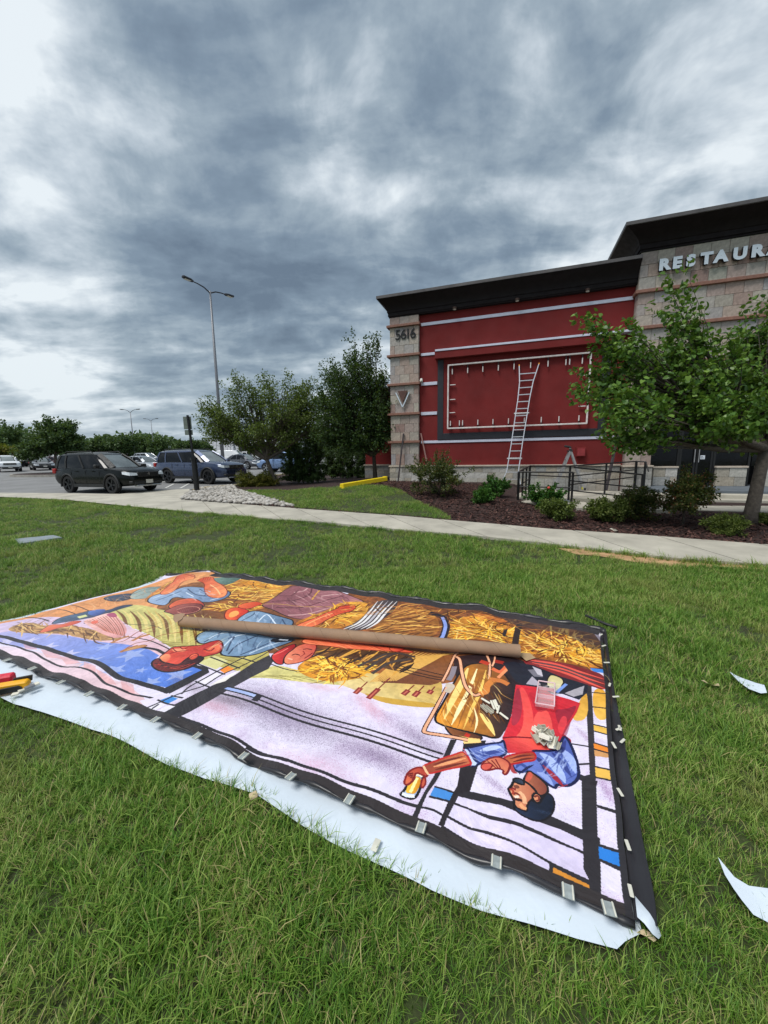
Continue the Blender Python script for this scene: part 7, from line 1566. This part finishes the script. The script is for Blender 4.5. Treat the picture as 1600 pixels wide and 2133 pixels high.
def grassmat():
    m = bpy.data.materials.new('grass blades'); m.use_nodes = True; t = m.node_tree; t.nodes.clear(); q = NB(t)
    rp = q.n('ShaderNodeNewGeometry').outputs['Random Per Island']; oi = q.n('ShaderNodeObjectInfo'); loc = oi.outputs['Location']
    big = q.noise(loc, .55, 3, .6); mid = q.noise(loc, 2.6, 4, .65); 
    rnd = q.m('FRACT', q.m('ADD', rp, oi.outputs['Random']))
    f = q.m('ADD', q.m('MULTIPLY', rnd, .55), q.m('ADD', q.m('MULTIPLY', big, .55), q.m('MULTIPLY', mid, .45)))
    f = q.m('SUBTRACT', f, .28)
    cc = q.ramp(f, [(.05, lin(48, 86, 24)), (.3, lin(82, 124, 38)), (.5, lin(112, 150, 54)), (.72, lin(152, 176, 84)), (.95, lin(188, 196, 124))])
    dry = q.m('GREATER_THAN', q.m('ADD', q.m('FRACT', q.m('MULTIPLY', rnd, 7.31)), q.m('MULTIPLY', q.m('SUBTRACT', mid, .5), .9)), .90)
    cc = q.mix(dry, cc, lin(176, 166, 112))
    worn = q.ramp(q.noise(loc, 1.1, 4, .7), [(.52, 0.0), (.72, .6)])
    cc = q.mix(worn, cc, lin(148, 140, 82))
    bs = q.n('ShaderNodeBsdfPrincipled'); q.L.new(cc, bs.inputs['Base Color']); bs.inputs['Roughness'].default_value = .5; bs.inputs['Specular IOR Level'].default_value = .35
    tr = q.n('ShaderNodeBsdfTranslucent'); q.L.new(cc, tr.inputs['Color'])
    mx = q.n('ShaderNodeMixShader', ins={0: .3, 1: bs.outputs[0], 2: tr.outputs[0]}); out = q.n('ShaderNodeOutputMaterial'); q.L.new(mx.outputs[0], out.inputs[0]); return m
gm = grassmat(); gcol = bpy.data.collections.new('grass_tufts')
specs = [(1, 16, .055, .6, .0036), (2, 16, .07, .7, .0034), (3, 14, .05, 1.1, .0040), (4, 18, .045, .8, .0034), (5, 12, .075, .75, .0042), (6, 14, .06, 1.4, .0036), (7, 16, .075, 1.0, .0032), (8, 10, .085, .9, .0048)]
for s_ in specs:
    V, F = tuft(*s_); me = bpy.data.meshes.new('tuft'); me.from_pydata(V, [], F); me.materials.append(gm); me.polygons.foreach_set('use_smooth', [True]*len(F))
    gcol.objects.link(bpy.data.objects.new('grass_tuft', me))
def grass_pts(x0, x1, y0, y1, dens, polys_in, polys_out, sc0, sc1, off=0.0):
    n = int((x1-x0)*(y1-y0)*dens); x = x0+RNG.random(n)*(x1-x0); y = y0+RNG.random(n)*(y1-y0)
    k = np.abs(x) < (y*1.12+2.0)
    if polys_in: k &= inpoly_np(x, y, polys_in)
    for p in polys_out: k &= ~inpoly_np(x, y, p)
    x, y = x[k], y[k]; z = np.array([ter(a, b_) for a, b_ in zip(x, y)])+off; s_ = sc0+RNG.random(len(x))*(sc1-sc0)
    return x, y, z, s_
cover_poly = [tuple(v) for v in cover_xy]
outs = [grass_block, dirtP, cover_poly]
G = []
G.append(grass_pts(-6, 6, .15, 2.2, 2000, lawn_poly, outs, .5, .9))
G.append(grass_pts(-9, 9, 2.2, 5.0, 1000, lawn_poly, outs, .75, 1.15))
G.append(grass_pts(-14, 9, 5.0, 9.0, 330, lawn_poly, outs, .85, 1.3))
G.append(grass_pts(-26, 2, 9.0, 16.5, 200, lawn_poly, outs, .9, 1.4))
G.append(grass_pts(-6.5, 3, 8.0, 19.0, 260, lawn2, [], .8, 1.2, .03))
# sparse weeds in the worn path and longer fringe at slab edges
G.append(grass_pts(1.5, 7, 4.0, 7.5, 60, dirtP, [], .5, .9))
fr = np.array(nearW)[1:12]; fx, fyy = [], []
for i in range(len(fr)-1):
    n = int(np.linalg.norm(fr[i+1]-fr[i])*60)
    t = RNG.random(n)[:, None]; p = fr[i]+(fr[i+1]-fr[i])*t+RNG.normal(size=(n, 2))*.035-np.array([0, .03]); fx += list(p[:, 0]); fyy += list(p[:, 1])
fx = np.array(fx); fyy = np.array(fyy); G.append((fx, fyy, np.array([ter(a, b_) for a, b_ in zip(fx, fyy)]), .8+RNG.random(len(fx))*.7))
gx = np.concatenate([g_[0] for g_ in G]); gy = np.concatenate([g_[1] for g_ in G]); gzz = np.concatenate([g_[2] for g_ in G]); gs = np.concatenate([g_[3] for g_ in G])
# thin out and shorten in worn patches
pv = np.array([mnoise.noise(Vector((a*.9, b_*.9, 3.3)))+.5*mnoise.noise(Vector((a*2.7, b_*2.7, 1.3))) for a, b_ in zip(gx, gy)])
keep = RNG.random(len(gx)) < np.clip(1.05-np.clip(pv-.22, 0, 1)*2.2, .15, 1); gs = gs*np.clip(1-.5*pv, .55, 1.35)
gx, gy, gzz, gs = gx[keep], gy[keep], gzz[keep], gs[keep]
me = bpy.data.meshes.new('grass'); n = len(gx); me.vertices.add(n); me.vertices.foreach_set('co', np.stack([gx, gy, gzz], 1).astype(np.float32).ravel())
me.attributes.new('size', 'FLOAT', 'POINT').data.foreach_set('value', gs.astype(np.float32))
go = link('grass', me, label='green lawn grass with dry blades covering the foreground and verge', cat='grass', kind='stuff')
ng = bpy.data.node_groups.new('grass_scatter', 'GeometryNodeTree'); ng.interface.new_socket('Geometry', in_out='INPUT', socket_type='NodeSocketGeometry'); ng.interface.new_socket('Geometry', in_out='OUTPUT', socket_type='NodeSocketGeometry')
gi = ng.nodes.new('NodeGroupInput'); gout = ng.nodes.new('NodeGroupOutput'); m2p = ng.nodes.new('GeometryNodeMeshToPoints'); iop = ng.nodes.new('GeometryNodeInstanceOnPoints'); ci = ng.nodes.new('GeometryNodeCollectionInfo')
ci.inputs['Collection'].default_value = gcol; ci.inputs['Separate Children'].default_value = True; ci.inputs['Reset Children'].default_value = True; iop.inputs['Pick Instance'].default_value = True
rv = ng.nodes.new('FunctionNodeRandomValue'); rv.data_type = 'FLOAT_VECTOR'; rv.inputs[0].default_value = (-.18, -.18, 0); rv.inputs[1].default_value = (.18, .18, 6.283)
na = ng.nodes.new('GeometryNodeInputNamedAttribute'); na.data_type = 'FLOAT'; na.inputs['Name'].default_value = 'size'
Lk = ng.links.new; Lk(gi.outputs[0], m2p.inputs[0]); Lk(m2p.outputs[0], iop.inputs['Points']); Lk(ci.outputs[0], iop.inputs['Instance']); Lk(rv.outputs[0], iop.inputs['Rotation']); Lk(na.outputs[0], iop.inputs['Scale']); Lk(iop.outputs[0], gout.inputs[0])
mod = go.modifiers.new('scatter', 'NODES'); mod.node_group = ng
print('grass tufts', n)
